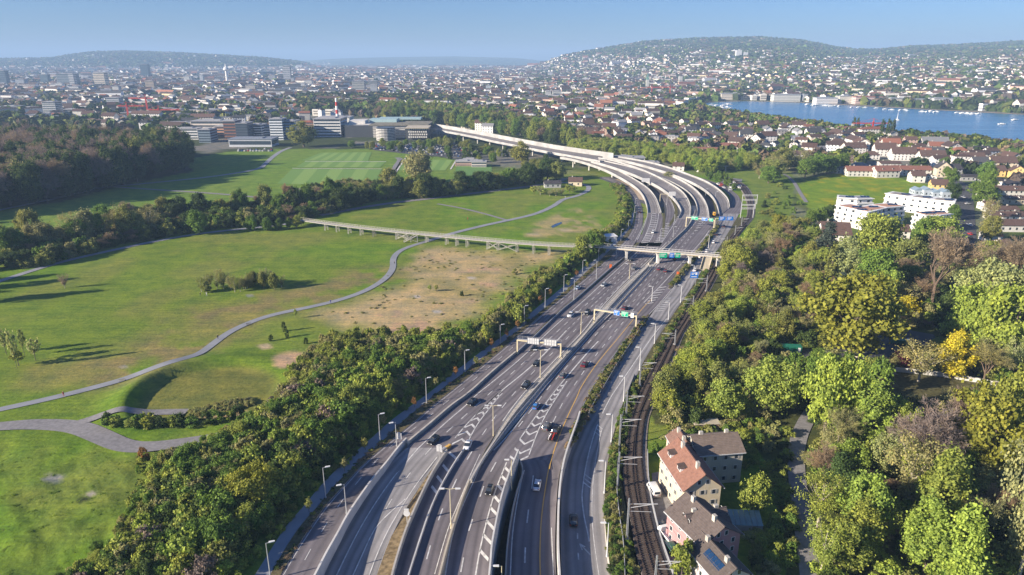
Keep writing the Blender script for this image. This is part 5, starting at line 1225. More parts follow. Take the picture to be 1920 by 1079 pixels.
# green sheds/containers and a truck in the yard by the golden beech
for px, py, w, lab in ((1482,660,7,'green shipping container at the left edge of the shaded yard'),(1512,640,5,'small green container under the trees behind the yard')):
    x, y = G(px, py, 0); r = tag(empty('container', (x, y, .1), radians(-8)), lab, 'container'); m_ = MB(); m_.box(-w/2,-1.2,0,w/2,1.2,2.5)
    for i in range(int(w/.5)): m_.box(-w/2+i*.5+.1,-1.26,.1,-w/2+i*.5+.3,-1.2,2.4)
    link('body', m_.mesh('body', simple('green_metal', (.02,.17,.11), .5)), r); m_ = MB(); m_.box(w/2-1.4,-1.3,.3,w/2-.5,-1.26,2.1); link('door', m_.mesh('door', M['white_paint']), r)
x, y = G(1690, 648, 0); r = tag(empty('lorry', (x, y, .13), radians(-20)), 'dark green lorry with pale cab in the shaded yard', 'lorry')
m_ = MB(); loft(m_, [(-3.6,1.1,.6,2.2,.98),(1.4,1.1,.6,2.2,.98)]); link('box_body', m_.mesh('box_body', bpy.data.materials['green_metal']), r)
m_ = MB(); loft(m_, [(1.6,1.1,.5,2.5,.95),(2.6,1.1,.5,2.5,.95),(3.2,1.05,.5,1.5,.95)]); link('cab', m_.mesh('cab', M['white_paint']), r)
for xx in (-2.5, -1.3, 2.3):
    for s in (-1, 1): m_ = MB(); m_.tube([(xx,s*1.0-.14,.5),(xx,s*1.0+.14,.5)], .5, 10); link('wheel', m_.mesh('wheel', M['tyre']), r)
# ================================================================== buildings
UB = MB(); UB.box(-.5,-.5,0,.5,.5,1); U_BOX = UB.mesh('wall', M['wall'])
g_ = MB(); g_.add([(-.5,-.5,0),(-.5,.5,0),(-.5,0,1),(.5,-.5,0),(.5,.5,0),(.5,0,1)], [(0,2,1),(3,4,5),(0,1,4,3),(0,3,5,2),(1,2,5,4)]); U_GABLE = g_.mesh('gable', M['wall'])
def gable_roof():
    m_ = MB(); e = .56; k = -.12; t = .09
    for s in (-1, 1):
        V = [(-.54, s*e, k), (.54, s*e, k), (.54, 0, 1.03), (-.54, 0, 1.03), (-.54, s*e, k+t), (.54, s*e, k+t), (.54, 0, 1.03+t), (-.54, 0, 1.03+t)]
        F = [(0,1,2,3),(7,6,5,4),(0,4,5,1),(1,5,6,2),(3,7,4,0)]
        if s > 0: F = [f[::-1] for f in F]
        m_.add(V, [f[::-1] for f in F])
    return m_.mesh('roof', M['roof'])
U_ROOF = gable_roof()
m_ = MB(); m_.add([(-.55,-.56,-.05),(.55,-.56,-.05),(.55,.56,-.05),(-.55,.56,-.05),(-.22,0,1),(.22,0,1)], [(0,1,5,4),(1,2,5),(2,3,4,5),(3,0,4),(3,2,1,0)]); U_HIP = m_.mesh('roof', M['roof'])
m_ = MB(); m_.box(-.52,-.53,0,.52,.53,1); m_.box(-.3,-.25,1,.25,.25,2.2); U_FLAT = m_.mesh('roof', M['roof'])
m_ = MB(); m_.box(-.5,-.5,0,.5,.5,1); U_CHIM = m_.mesh('chimney', M['concrete'])
m_ = MB(); m_.box(-.45,-.04,0,.45,.02,1.25); U_WIN = m_.mesh('window', M['glass'])
m_ = MB(); m_.box(-.58,-.03,-.12,.58,.0,1.37); U_FRM = m_.mesh('window_frame', M['white_paint'])
m_ = MB(); m_.box(-.24,-.06,-.02,.24,.0,1.3); U_SHUT = m_.mesh('shutter', M['wood'])
def dormer_mesh():
    m_ = MB(); m_.box(-.7,-1.2,0,.7,1.2,1.1,0); m_.add([(-.85,-1.35,1.05),(.85,-1.35,1.05),(.85,1.3,1.35),(-.85,1.3,1.35),(-.85,-1.35,1.2),(.85,-1.35,1.2),(.85,1.3,1.5),(-.85,1.3,1.5)], [(0,3,2,1),(4,5,6,7),(0,1,5,4),(1,2,6,5),(3,0,4,7)], 1); m_.box(-.5,-1.24,.2,.5,-1.2,.95,2)
    return m_.mesh('dormer', [M['white_paint'], M['roof_dark'], M['glass']])
M['roof_dark'] = simple('dark_roof_tile', (.09,.065,.055), .85, var=.2)
U_DORM = dormer_mesh()
def windows_on(root, w, d, h, floors, spacing=2.6, sides=(0, 1, 2), frame=False, shutter=False, size=1.0, gable=0, zfirst=1.0):
    fh = h/floors
    for s in sides:
        L = w if s in (0, 3) else d; n = max(1, int((L-1.2)/spacing))
        if s == 0: O = (0, -d/2); D = (1, 0); a = 0
        elif s == 1: O = (-w/2, 0); D = (0, 1); a = -pi/2
        elif s == 2: O = (w/2, 0); D = (0, 1); a = pi/2
        else: O = (0, d/2); D = (1, 0); a = pi
        nx, ny = {0: (0,-1), 1: (-1,0), 2: (1,0), 3: (0,1)}[s]
        for f in range(floors):
            for i in range(n):
                t = (i-(n-1)/2)*(L/(n+.25)); x = O[0]+D[0]*t+nx*.035; y = O[1]+D[1]*t+ny*.035; z = f*fh+fh*.32
                wd = link('window', U_WIN, root, (x, y, z), a, size)
                if frame: link('window_frame', U_FRM, wd, (0, .012, 0))
                if shutter:
                    for k in (-.75, .75): link('shutter', U_SHUT, wd, (k, .02, 0))
        if gable and s in ((1, 2) if gable == 1 else (0,)):
            for k in (-1.1, 1.1):
                if gable == 1: link('window', U_WIN, root, (O[0]+nx*.035, k, h+.35), a, size*.85)
def house(x, y, ang, w, d, h, rh, typ, wall, roof, head, px, py, floors=None, cat='house', group=None, label=None, chim=1, detail=1, z=None, sides=(0,1,2), dorm=0):
    z = T1(x, y) if z is None else z
    r = empty('house', (x, y, z), ang)
    link('wall', U_BOX, r, (0, 0, -.3), 0, (w, d, h+.3), wall)
    if typ == 'gable':
        link('gable', U_GABLE, r, (0, 0, h), 0, (w, d, rh), wall); rf = link('roof', U_ROOF, r, (0, 0, h), 0, (w, d, rh), roof)
    elif typ == 'hip': rf = link('roof', U_HIP, r, (0, 0, h), 0, (w, d, rh), roof)
    else: rf = link('roof', U_FLAT, r, (0, 0, h), 0, (w, d, .6), roof)
    fl = floors or max(1, int(round(h/2.9)))
    if detail: windows_on(r, w, d, h, fl, gable=1 if typ == 'gable' else 0, sides=sides, spacing=2.6 if detail > 1 else 3.4, frame=detail > 1, size=1.0 if detail > 1 else 1.15)
    if typ != 'flat':
        for i in range(chim): link('chimney', U_CHIM, r, (w*(-.25+.5*i), d*.12, h+rh*.45), 0, (.8, .8, rh*.75+.6))
        for i in range(dorm):
            for s in (-1,): link('dormer', U_DORM, r, ((i-(dorm-1)/2)*w/(dorm+.3), s*d*.27, h+rh*.18), 0)
    if label: tag(r, label, cat, group)
    else: place_label(r, head, px, py, cat, group)
    return r
WC = {'white': (.78,.75,.70), 'cream': (.66,.56,.42), 'yellow': (.72,.52,.22), 'pink': (.48,.26,.26), 'grey': (.42,.42,.42), 'peach': (.62,.42,.30), 'pale': (.62,.60,.56)}
RC = {'brown': (.12,.075,.06), 'red': (.24,.11,.08), 'dark': (.06,.055,.06), 'orange': (.42,.15,.07), 'grey': (.20,.20,.21)}
def hpx(px0, px1, yb, ye, yr, depth, ang, typ, wc, rc, label=None, head=None, dorm=0, detail=1, chim=1, group=None, cat='house'):
    """a house measured in the picture: left/right column, foot row, eaves row, ridge row"""
    a = G(px0, yb); b = G(px1, yb); w = max(4, b[0]-a[0]); h = max(2.6, height_of((px0+px1)/2, yb, ye)); 
    aa = radians(ang); wl = (w - abs(sin(aa))*depth)/max(.3, abs(cos(aa))); wl = max(wl, depth*.7)
    cx = (a[0]+b[0])/2; cy_ = a[1]+ (abs(cos(aa))*depth + abs(sin(aa))*wl)/2
    rh = max(1.6, height_of((px0+px1)/2, yb, yr)-h - depth*.15) if typ != 'flat' else .6
    rh = min(rh, depth*.55)
    if not label and not head: head = f'{wc} house with {rc} roof'
    return house(cx, cy_, aa, wl, depth, h, rh, typ, WC[wc], RC[rc], head, (px0+px1)/2, yb, label=label, dorm=dorm, detail=detail, chim=chim, group=group, cat=cat, z=0)
# --- the cream house by the railway
def near_house(o, ang, w, d, h, rh, wall, roof, label, dorm, zoff=0.0, shut=True):
    r = tag(empty('house', (o[0], o[1], zoff), ang), label, 'house')
    link('wall', U_BOX, r, (0, 0, -.5), 0, (w, d, h+.5), wall); link('gable', U_GABLE, r, (0, 0, h), 0, (w, d, rh), wall)
    rt = MB(); rt.v = []; 
    rf = link('roof', roof_tiles(w, d, rh), r, (0, 0, h), 0, 1, roof)
    link('ridge_cap', U_BOX, rf, (0, 0, rh*1.06), 0, (w*1.08, .3, .18), tuple(c*1.2 for c in roof))
    windows_on(r, w, d, h, 3, spacing=2.5, frame=True, shutter=shut, sides=(0,1,2,3), size=.85)
    for k in (-1.0, 1.0):
        for s, a in ((-1, -pi/2), (1, pi/2)): wd = link('window', U_WIN, r, (s*(w/2+.035), k, h+rh*.25), a, .8); link('window_frame', U_FRM, wd, (0, .012, 0))
    for i, t in enumerate(dorm):
        dm = link('dormer', U_DORM, r, (t[0]*w, t[1]*d, h+rh*(1-abs(t[1])*2)*.95-.55), pi if t[1] > 0 else 0, (1.3, .9, .9))
    for t in (-.3, .28):
        c = link('chimney', U_CHIM, r, (t*w, .3, h+rh*.75), 0, (.9, .7, rh*.5+.5)); 
    g = MB(); 
    for s in (-1, 1): g.bar((-w*.54, s*d*.565, h-rh*.12), (w*.54, s*d*.565, h-rh*.12), .16)
    link('gutter', g.mesh('gutter', M['white_steel']), r)
    return r
def roof_tiles(w, d, rh):
    """two slopes laid in raised courses"""
    m_ = MB(); e = .56; k = -.12; n = max(8, int(d*1.4))
    for s in (-1, 1):
        for i in range(n):
            t0 = i/n; t1 = (i+1.15)/n; t1 = min(t1, 1.0)
            y0 = s*d*e*(1-t0); y1 = s*d*e*(1-t1); z0 = rh*(k+(1.03-k)*t0)+.16; z1 = rh*(k+(1.03-k)*t1)+.09
            V = [(-w*.54,y0,z0),(w*.54,y0,z0),(w*.54,y1,z1),(-w*.54,y1,z1),(-w*.54,y0,z0-.16),(w*.54,y0,z0-.16)]
            F = [(0,1,2,3),(4,5,1,0)]
            if s > 0: F = [f[::-1] for f in F]
            m_.add(V, F)
        V = [(-w*.54,s*d*e,rh*k),(w*.54,s*d*e,rh*k),(w*.54,0,rh*1.03),(-w*.54,0,rh*1.03)]; m_.add(V, [(3,2,1,0) if s < 0 else (0,1,2,3)])
    me = m_.mesh('roof', M['roof']); return me
c0 = G(1277, 975); c1 = G(1350, 963); cb = G(1258, 930)
# ridge runs away from the camera, gable to the front
def near_from(fl, fr, depth, h, rh, **kw):
    a = G(*fl); b = G(*fr); ang = atan2(b[1]-a[1], b[0]-a[0]); d = hypot(b[0]-a[0], b[1]-a[1]); nx, ny = -sin(ang), cos(ang)
    cx = (a[0]+b[0])/2+nx*depth/2; cy_ = (a[1]+b[1])/2+ny*depth/2
    return near_house((cx, cy_), ang+pi/2, depth, d, h, rh, **kw)
near_from((1278,975), (1346,968), 15, 8.2, 3.4, wall=(.62,.53,.38), roof=(.25,.13,.095), label='large cream house with red tiled roof beside the railway curve', dorm=[(-.1,.27),(.3,.27)])
a = G(1258, 880)
near_house((G(1340,905)[0], G(1340,905)[1]+4), radians(8), 11.5, 9, 8.8, 2.3, (.50,.47,.38), (.20,.155,.125), 'taller old wing with weathered grey-brown roof behind the cream house', [], shut=True)
near_house((G(1279,890)[0], G(1279,890)[1]+3), radians(95), 7, 5.5, 7.5, 2.0, (.55,.45,.35), (.22,.13,.10), 'small red-roofed annex at the back left of the cream house', [], shut=False)
near_from((1312,1074), (1382,1050), 12, 6.8, 3.0, wall=(.46,.25,.25), roof=(.125,.10,.09), label='pink house with dark brown gabled roof in front of the cream house', dorm=[], shut=False)
o = G(1292, 1035)
near_house((o[0]+3.4, o[1]+2.2), radians(15), 9, 5.2, 6.6, 2.0, (.46,.25,.25), (.125,.10,.09), 'pink cross wing with brown roof facing the railway', [], shut=False)
r = near_from((1342,1135), (1400,1118), 11, 5.5, 2.2, wall=(.60,.52,.50), roof=(.11,.09,.08), label='low house with solar panels on its dark roof at the bottom edge', dorm=[], shut=False)
sp = MB()
for j in range(5): sp.box(j*1.05-2.6, -1.0, 0, j*1.05-1.63, 1.0, .07)
ps = link('solar_panel', sp.mesh('solar_panel', M['solar']), r); ps.location = (-1.2, 1.9, 6.65); ps.rotation_euler = (radians(-36), 0, 0)
m_ = MB()
for i in range(5):
    c = MB(); c.box(-.5,-1.05,0,.5,1.05,.06)
x, y = G(1395, 985); gh = tag(empty('greenhouse', (x, y, 0), radians(-4)), 'low greenhouse with bluish glass roof behind the pink house', 'greenhouse')
for i in range(6):
    q = MB(); q.add([(-3.6+i*1.2,-2.2,1.6),(-2.48+i*1.2,-2.2,1.6),(-2.48+i*1.2,1.8,2.8),(-3.6+i*1.2,1.8,2.8),(-3.6+i*1.2,-2.2,1.55),(-2.48+i*1.2,-2.2,1.55),(-2.48+i*1.2,1.8,2.75),(-3.6+i*1.2,1.8,2.75)], [(0,1,2,3),(7,6,5,4),(0,4,5,1),(2,6,7,3),(1,5,6,2),(3,7,4,0)])
    link('pane', q.mesh('pane', simple('greenhouse_glass', (.16,.26,.28), .2, spec=.7) if i == 0 else bpy.data.materials['greenhouse_glass']), gh)
q = MB(); q.box(-3.6,-2.1,0,3.5,1.7,1.5); link('base', q.mesh('base', M['wood']), gh)
x, y = G(1322, 803); sh = tag(empty('garden_sheds', (x, y, 0), radians(4)), 'row of low brick sheds with flat roof at the top of the garden', 'sheds')
q = MB(); q.box(-3.4,-1.2,0,3.6,1.2,1.9); link('wall', q.mesh('wall', simple('brick_wall', (.36,.23,.17), .9, var=.25, vscale=4)), sh)
q = MB(); q.box(-3.7,-1.5,1.9,3.9,1.5,2.15); link('roof', q.mesh('roof', M['tan_concrete']), sh)
for xx in (-2.6, -.9, 1.6): q = MB(); q.box(xx,-1.26,0,xx+.9,-1.2,1.6); link('door', q.mesh('door', M['dark_steel']), sh)
# --- white terraced flats
def flats(front, depth, h, floors, label, roofdeck=(.50,.28,.19), zb=0, setback=1.6):
    """front: polyline of px along the foot of the front"""
    P = GA(front); r = tag(empty('apartment_block', (P[0][0], P[0][1], zb)), label, 'apartments'); ox, oy = P[0]
    P = [(x-ox, y-oy) for x, y in P]; B = []
    for i, p in enumerate(P):
        a = P[max(0, i-1)]; b = P[min(len(P)-1, i+1)]; L = hypot(b[0]-a[0], b[1]-a[1]); B.append((p[0]-(b[1]-a[1])/L*depth, p[1]+(b[0]-a[0])/L*depth))
    fh = h/floors
    for f in range(floors):
        sb = setback*0.6 if f == floors-1 else 0
        for i in range(len(P)-1):
            d = np.array(P[i+1])-np.array(P[i]); L = np.linalg.norm(d); d = d/L; n = np.array((d[1], -d[0])); p0 = np.array(P[i])-n*sb; p1 = np.array(P[i+1])-n*sb
            q = MB(); q.prism([tuple(p0), tuple(p1), B[i+1], B[i]], f*fh+.0, (f+1)*fh-.22); w = link('wall', q.mesh('wall', M['white_paint']), r)
            q = MB(); e0 = p0+n*(.5+sb*.9)-d*.3; e1 = p1+n*(.5+sb*.9)+d*.3; q.prism([tuple(e0), tuple(e1), B[i+1], B[i]], (f+1)*fh-.22+.002*i, (f+1)*fh+.12+.002*i); link('slab', q.mesh('slab', M['white_paint']), r)
            q = MB(); q.prism([tuple(e0), tuple(e1), tuple(e1-n*.15), tuple(e0-n*.15)], (f+1)*fh+.12, (f+1)*fh+(.75 if f < floors-1 else .35)); link('parapet', q.mesh('parapet', M['white_paint']), r)
            k = max(1, int(L/4.4)); a = atan2(d[1], d[0])
            for j in range(k):
                c = p0+(p1-p0)*((j+.5)/k)+n*.035; wide = 2.0 if (j+f) % 2 else 1.25
                wd = link('window', U_WIN, r, (c[0], c[1], f*fh+.65), a, (wide, 1, 1.15))
        d = np.array(P[0])-np.array(B[0]); L = np.linalg.norm(d); a = atan2(d[1], d[0])
        for j in range(max(1, int(L/4))):
            c = np.array(B[0])+d*((j+.5)/max(1, int(L/4))); dn = np.array((d[1], -d[0]))/L
            link('window', U_WIN, r, (c[0]+dn[0]*.04, c[1]+dn[1]*.04, f*fh+.65), a, (1.2, 1, 1.1))
    top = MB()
    for i in range(len(P)-1):
        q = [P[i], P[i+1], B[i+1], B[i]]; cx = sum(p[0] for p in q)/4; cy_ = sum(p[1] for p in q)/4
        top.prism([(cx+(p[0]-cx)*.82, cy_+(p[1]-cy_)*.7) for p in q], h+.12, h+.22)
    o = link('roof_deck', top.mesh('roof_deck', M['roof']), r, color=roofdeck)
    for i in range(len(P)-1):
        cx = (P[i][0]*.3+P[i+1][0]*.7+B[i][0]*.3+B[i+1][0]*.7)/2; cy_ = (P[i][1]*.3+P[i+1][1]*.7+B[i][1]*.3+B[i+1][1]*.7)/2
        q = MB()
        for k in range(3): q.add([(cx-3+k*2.1,cy_-1,h+.3),(cx-1.1+k*2.1,cy_-1,h+.3),(cx-1.1+k*2.1,cy_+1,h+.9),(cx-3+k*2.1,cy_+1,h+.9)], [(0,1,2,3)]); q.add([(cx-3+k*2.1,cy_-1,h+.24),(cx-1.1+k*2.1,cy_-1,h+.24),(cx-1.1+k*2.1,cy_+1,h+.84),(cx-3+k*2.1,cy_+1,h+.84)], [(3,2,1,0)])
        link('solar_panel', q.mesh('solar_panel', M['solar']), r)
    return r
flats([(1566,397),(1604,400),(1634,399)], 11, 9.6, 3, 'white terraced flats at the back left, beside the dandelion meadow', (.25,.27,.30))
flats([(1562,419),(1600,428),(1622,434),(1658,424),(1692,421)], 12, 11.5, 4, 'angled white terraced flats at the front left with orange roof deck')
flats([(1655,391),(1700,398),(1740,404),(1784,409)], 12, 10.5, 3, 'long white terraced flats at the back right of the white complex', (.30,.27,.25))
flats([(1706,433),(1728,440),(1755,440),(1779,437)], 12, 11.5, 4, 'white terraced flats at the front right corner of the white complex')
# grey-blue stepped block behind
for k in range(4):
    x, y = G(1716+k*17, 372+k*2); r = empty('stepped_block', (x, y, 0), radians(-6)); link('wall', U_BOX, r, (0,0,0), 0, (6.4, 9, 6.5+k % 2), (.42,.47,.52)); rf = link('roof', U_GABLE, r, (0,0,6.5+k % 2), pi/2, (9, 6.6, 2.0), (.20,.27,.34))
    windows_on(r, 6.4, 9, 6.5, 2, sides=(0,1)); place_label(r, 'blue-grey stepped block with curved white fins', 1716+k*17, 372, 'apartments', 'blue-grey stepped blocks behind the white flats')
# --- measured houses on the right
H = [
 (1262,1286,321,312,304,9,-12,'gable','white','brown','small white house with brown roof right behind the curving viaducts'),
 (1283,1306,252,243,238,10,0,'gable','white','dark',None),(1368,1392,264,252,246,10,12,'gable','cream','brown',None),(1391,1414,251,243,237,10,-10,'gable','white','brown',None),
 (1393,1409,272,258,252,9,80,'gable','white','brown',None),(1407,1429,274,262,256,9,5,'gable','white','brown',None),(1450,1463,262,252,247,9,80,'gable','white','dark',None),(1425,1436,240,233,228,9,80,'gable','white','brown',None),
 (1240,1284,282,274,269,10,-6,'gable','pale','red',None),(1285,1346,291,282,275,11,-5,'gable','pale','red','long terrace with red-brown roof facing the row of green trees'),(1326,1395,284,275,267,11,-6,'gable','white','red','white terrace with broken red roofline behind the long red terrace'),
 (1348,1397,304,292,284,11,-4,'hip','white','red','white villa with red hipped roof above the station slope'),(1447,1513,300,290,281,13,-7,'gable','pale','brown','long dark-roofed house with skylights left of the dandelion meadow'),
 (1527,1550,290,280,273,10,10,'gable','white','grey',None),(1297,1330,237,229,226,12,0,'flat','pale','dark',None),(1331,1362,240,232,229,12,-4,'flat','pale','dark',None),(1385,1440,243,236,233,13,-3,'flat','grey','dark',None),
 (1584,1624,290,277,266,12,4,'gable','white','brown','white villa with grey-brown roof, leftmost of the four big villas'),(1643,1682,294,280,267,12,-8,'gable','white','brown','white dormered villa, second of the four big villas'),
 (1675,1719,302,288,275,12,-6,'gable','white','brown','white dormered villa, third of the four big villas'),(1728,1774,308,293,281,12,-6,'gable','white','brown','white dormered villa, rightmost of the four big villas'),
 (1734,1781,283,270,256,14,-10,'gable','pale','grey','big pale manor with steep grey roof near the lake'),(1802,1847,310,297,285,12,-4,'gable','cream','brown',None),(1820,1864,290,281,273,12,12,'gable','white','dark',None),
 (1862,1907,320,305,292,13,-6,'gable','cream','brown',None),(1839,1888,332,320,309,12,-8,'gable','yellow','brown',None),(1762,1782,334,316,301,12,78,'gable','cream','dark','cream house showing a tall gable with windows'),(1784,1802,334,317,306,12,0,'gable','grey','dark',None),
 (1900,1928,336,322,309,12,70,'gable','yellow','brown',None),(1591,1650,332,321,311,10,-5,'gable','pale','red','long low red-roofed terrace along the top of the dandelion meadow'),(1641,1688,334,321,310,10,5,'gable','pale','red','short red-roofed terrace at the meadow corner'),
 (1652,1690,314,307,302,11,-3,'gable','pale','brown',None),(1692,1747,330,319,310,11,-4,'gable','pale','red',None),(1710,1736,343,330,320,9,-6,'gable','white','brown',None),(1738,1757,342,332,325,9,75,'gable','white','brown',None),
 (1749,1781,362,347,336,9,-14,'gable','yellow','brown','yellow gabled house right above the white flats'),(1804,1850,340,333,326,12,-6,'flat','grey','dark',None),(1845,1897,350,340,331,13,-4,'flat','grey','dark',None),
 (1884,1914,358,346,339,10,-6,'gable','white','dark',None),(1848,1930,372,358,348,10,-6,'gable','pale','brown','long row house with brown roof, first right of the shaded street'),(1572,1604,252,244,236,12,8,'gable','pale','red',None),
 (1622,1650,300,291,282,9,-4,'hip','white','brown',None),(1545,1604,462,440,417,16,-12,'gable','white','brown','white house with wide brown roof behind the grey cedar'),(1674,1708,449,434,421,9,-6,'gable','white','brown','small white house with dormer between the green trees'),
 (1857,1912,401,394,386,10,-3,'gable','pale','brown',None),(1862,1930,415,406,396,10,-3,'gable','pale','brown',None),(1874,1940,436,423,411,11,-3,'gable','pale','brown',None),(1851,1882,456,443,431,9,-8,'gable','white','red','white house with bright red roof right of the street'),
 (1849,1874,478,464,452,9,20,'gable','white','brown',None),(1876,1900,476,460,450,9,-8,'gable','white','brown',None),(1560,1583,312,303,297,9,0,'hip','cream','brown',None),(1600,1628,320,311,303,9,0,'hip','pale','grey',None),(1566,1596,326,316,309,8,4,'flat','grey','grey',None),
 (1846,1866,395,384,377,9,0,'gable','white','brown',None),(1886,1925,384,374,366,10,-3,'gable','cream','brown',None),(1880,1915,300,292,285,11,5,'flat','pale','grey',None),(1066,1094,350,341,332,9,-8,'gable','cream','brown','cream house with brown roof at the foot of the slender ramp'),
 (1020,1052,353,345,338,8,4,'gable','grey','dark','dark-roofed farm building in tree shade at the meadow end')]
for i, q in enumerate(H):
    big = q[1]-q[0] > 34; r = hpx(q[0], q[1], q[2], q[3], q[4], q[5], q[6], q[7], q[8], q[9], label=q[10], dorm=4 if (q[10] and 'villa' in q[10] and q[7] == 'gable') else (2 if big and q[7] == 'gable' and i % 3 == 0 else 0), chim=2 if big else 1, detail=1)
# --- office and factory blocks left of the centre, measured
BAND = simple('window_band', (.05,.07,.095), .15, var=.15, spec=.7)
def block(px0, px1, yb, yt, depth, col, floors, label=None, head=None, bands=True, roofc=(.35,.35,.36), ang=0, cat='building', group=None, bandw=.5, vert=False, top=None):
    a = G(px0, yb); b = G(px1, yb); w = b[0]-a[0]; h = max(3, height_of((px0+px1)/2, yb, yt)); cx = (a[0]+b[0])/2; cy_ = a[1]+depth/2
    r = empty('building', (cx, cy_, 0), radians(ang)); link('wall', U_BOX, r, (0,0,-.3), 0, (w, depth, h+.3), col); rf = link('roof', U_FLAT, r, (0,0,h), 0, (w, depth, .7), roofc)
    if bands:
        fh = h/floors
        for f in range(floors):
            q = MB(); q.box(-w/2*.97,-depth/2-.06,f*fh+fh*(1-bandw)*.6,w/2*.97,-depth/2+.05,f*fh+fh*((1-bandw)*.6+bandw)); q.box(-w/2-.06,-depth/2*.95,f*fh+fh*(1-bandw)*.6,-w/2+.05,depth/2*.95,f*fh+fh*((1-bandw)*.6+bandw)); q.box(w/2-.05,-depth/2*.95,f*fh+fh*(1-bandw)*.6,w/2+.06,depth/2*.95,f*fh+fh*((1-bandw)*.6+bandw))
            link('window', q.mesh('window', BAND), r)
    if label: tag(r, label, cat, group)
    else: place_label(r, head, (px0+px1)/2, yb, cat, group)
    return r
WHT = (.74,.74,.72); BRK = (.24,.12,.085)
block(305,360,248,232,30,(.66,.58,.50),4,'cream balcony block left of the brick factory'); block(360,430,252,228,26,(.68,.60,.52),4,'long cream and white terraced block behind the wood edge')
block(328,372,262,242,16,(.70,.70,.68),4,'white block on the edge of the left-hand wood'); block(374,396,268,244,22,(.20,.26,.32),5,'dark glass block right of the white block')
block(404,428,258,238,18,(.52,.30,.20),4,'orange brick block with pale gable'); block(422,444,262,228,24,BRK,6,'tall brown brick factory tower'); block(444,466,262,232,22,(.07,.09,.12),6,'dark brown factory block in shadow')
block(466,492,258,235,22,WHT,5,'white office with window bands left of the blue-white tower'); block(492,508,256,238,16,WHT,4,'small white office wing'); block(508,532,263,224,20,(.72,.76,.80),8,'tall white tower slab of the blue office'); block(532,556,262,228,22,(.20,.34,.50),7,'blue glass office right of the white slab', bandw=.6)
block(430,510,276,262,26,(.55,.58,.62),1,'low sports hall with grey roof at the field edge', bands=True, roofc=(.22,.25,.30)); block(590,640,257,224,40,(.72,.72,.70),6,'white office with dark window stripes beside the chimney', bandw=.55)
block(556,590,244,230,24,(.45,.28,.20),4,'brick mill buildings left of the striped office', roofc=(.35,.12,.07)); block(600,656,238,221,30,(.74,.72,.66),3,'plain white hall behind the chimney', bands=False)
block(84,108,222,192,20,(.62,.64,.64),9,'white striped tower block at the far left', bandw=.6); block(203,226,208,184,18,(.60,.62,.64),8,'white and dark slab tower above the wood', bandw=.55)
for i, (a, b, yb, yt, c) in enumerate([(0,34,214,200,(.35,.42,.48)),(36,84,212,202,(.62,.64,.66)),(40,66,200,192,(.72,.52,.20)),(70,86,200,193,(.72,.50,.18)),(128,146,205,196,(.70,.55,.20)),(148,162,205,197,(.70,.55,.20)),(176,192,203,195,(.66,.50,.36)),(116,146,216,206,(.66,.62,.55)),(148,186,216,208,(.64,.64,.64)),(224,262,222,212,(.60,.62,.64)),(252,282,226,215,(.5,.48,.45)),(286,318,214,204,(.68,.64,.56)),(318,352,220,210,(.40,.42,.44)),(380,410,214,206,(.70,.70,.68)),(500,530,214,206,(.70,.70,.70)),(540,560,208,198,(.6,.6,.6))]):
    block(a, b, yb, yt, 22, c, 3, None, ('yellow' if c[2] < .25 else 'pale') + ' apartment block in the left-hand town', group='apartment blocks of the left-hand town')
# --- shopping centre
r = tag(empty('shopping_centre'), 'large dark glass shopping centre where the high viaduct ends', 'shopping centre')
def sb(px0, px1, yb, z0, z1, depth, mat, name='wall', dy=0):
    a = G(px0, yb); b = G(px1, yb); q = MB(); q.box(a[0], a[1]+dy, z0, b[0], a[1]+dy+depth, z1); return link(name, q.mesh(name, mat), r)
dkg = simple('dark_cladding', (.07,.075,.085), .35, var=.15); teal = simple('pale_teal_roof', (.36,.50,.52), .6); gdn = simple('roof_garden', (.22,.20,.15), .9, var=.3, vscale=.2); pink = simple('mesh_facade', (.30,.29,.31), .6, var=.15, vscale=.15)
sb(645,700,256,0,15,70,dkg); sb(646,699,255.6,0,9,3,pink,'facade_panel'); sb(645,802,259,0,15,60,dkg,'wall',8); sb(645,700,256,15,15.8,70,M['white_concrete'],'roof'); sb(690,802,259,15,15.9,60,gdn,'roof',8.2)
sb(656,686,255,10,20,26,M['white_concrete']); sb(658,684,254.9,11,19,1,dkg,'screen'); sb(694,745,252,16,20,26,teal,'roof_pavilion'); sb(712,790,246,16,18.5,18,teal,'roof_pavilion'); sb(668,720,248,15.9,17.5,14,gdn,'roof_garden')
cx, cy_ = G(722, 264)
for i in range(8):
    q = MB(); q.tube([(cx,cy_+9,i*1.9),(cx,cy_+9,i*1.9+.9)], 12.5, 20); link('storey_band', q.mesh('storey_band', M['white_concrete']), r)
q = MB(); q.tube([(cx,cy_+9,0),(cx,cy_+9,15.6)], 12.0, 20); link('round_tower', q.mesh('round_tower', dkg), r)
for i in range(7): sb(700,708,258.5,i*2.1+.3,i*2.1+1.2,10,M['white_concrete'],'storey_band'); sb(740,760,260,i*2.1+.3,i*2.1+1.2,2,M['white_concrete'],'storey_band')
for i in range(4):
    for j in range(9): sb(766+j*4+ (i % 2), 768.6+j*4+(i % 2), 263.5, i*3.3+3, i*3.3+5.0, 1.5, M['white_concrete'], 'facade_panel')
sb(762,803,263,0,15,30,dkg); sb(760,804,264,15,15.9,34,M['tan_concrete'],'roof')
x, y = G(635, 250); r = tag(empty('chimney_stack', (x, y, 0)), 'tall red and white striped chimney left of the shopping centre', 'chimney'); h = height_of(635, 250, 184)
for i in range(9): q = MB(); q.tube([(0,0,h*i/9),(0,0,h*(i+1)/9)], [2.6-.14*i, 2.6-.14*(i+1)], 12); link('band', q.mesh('band', M['red_paint'] if i % 2 else M['white_paint']), r)
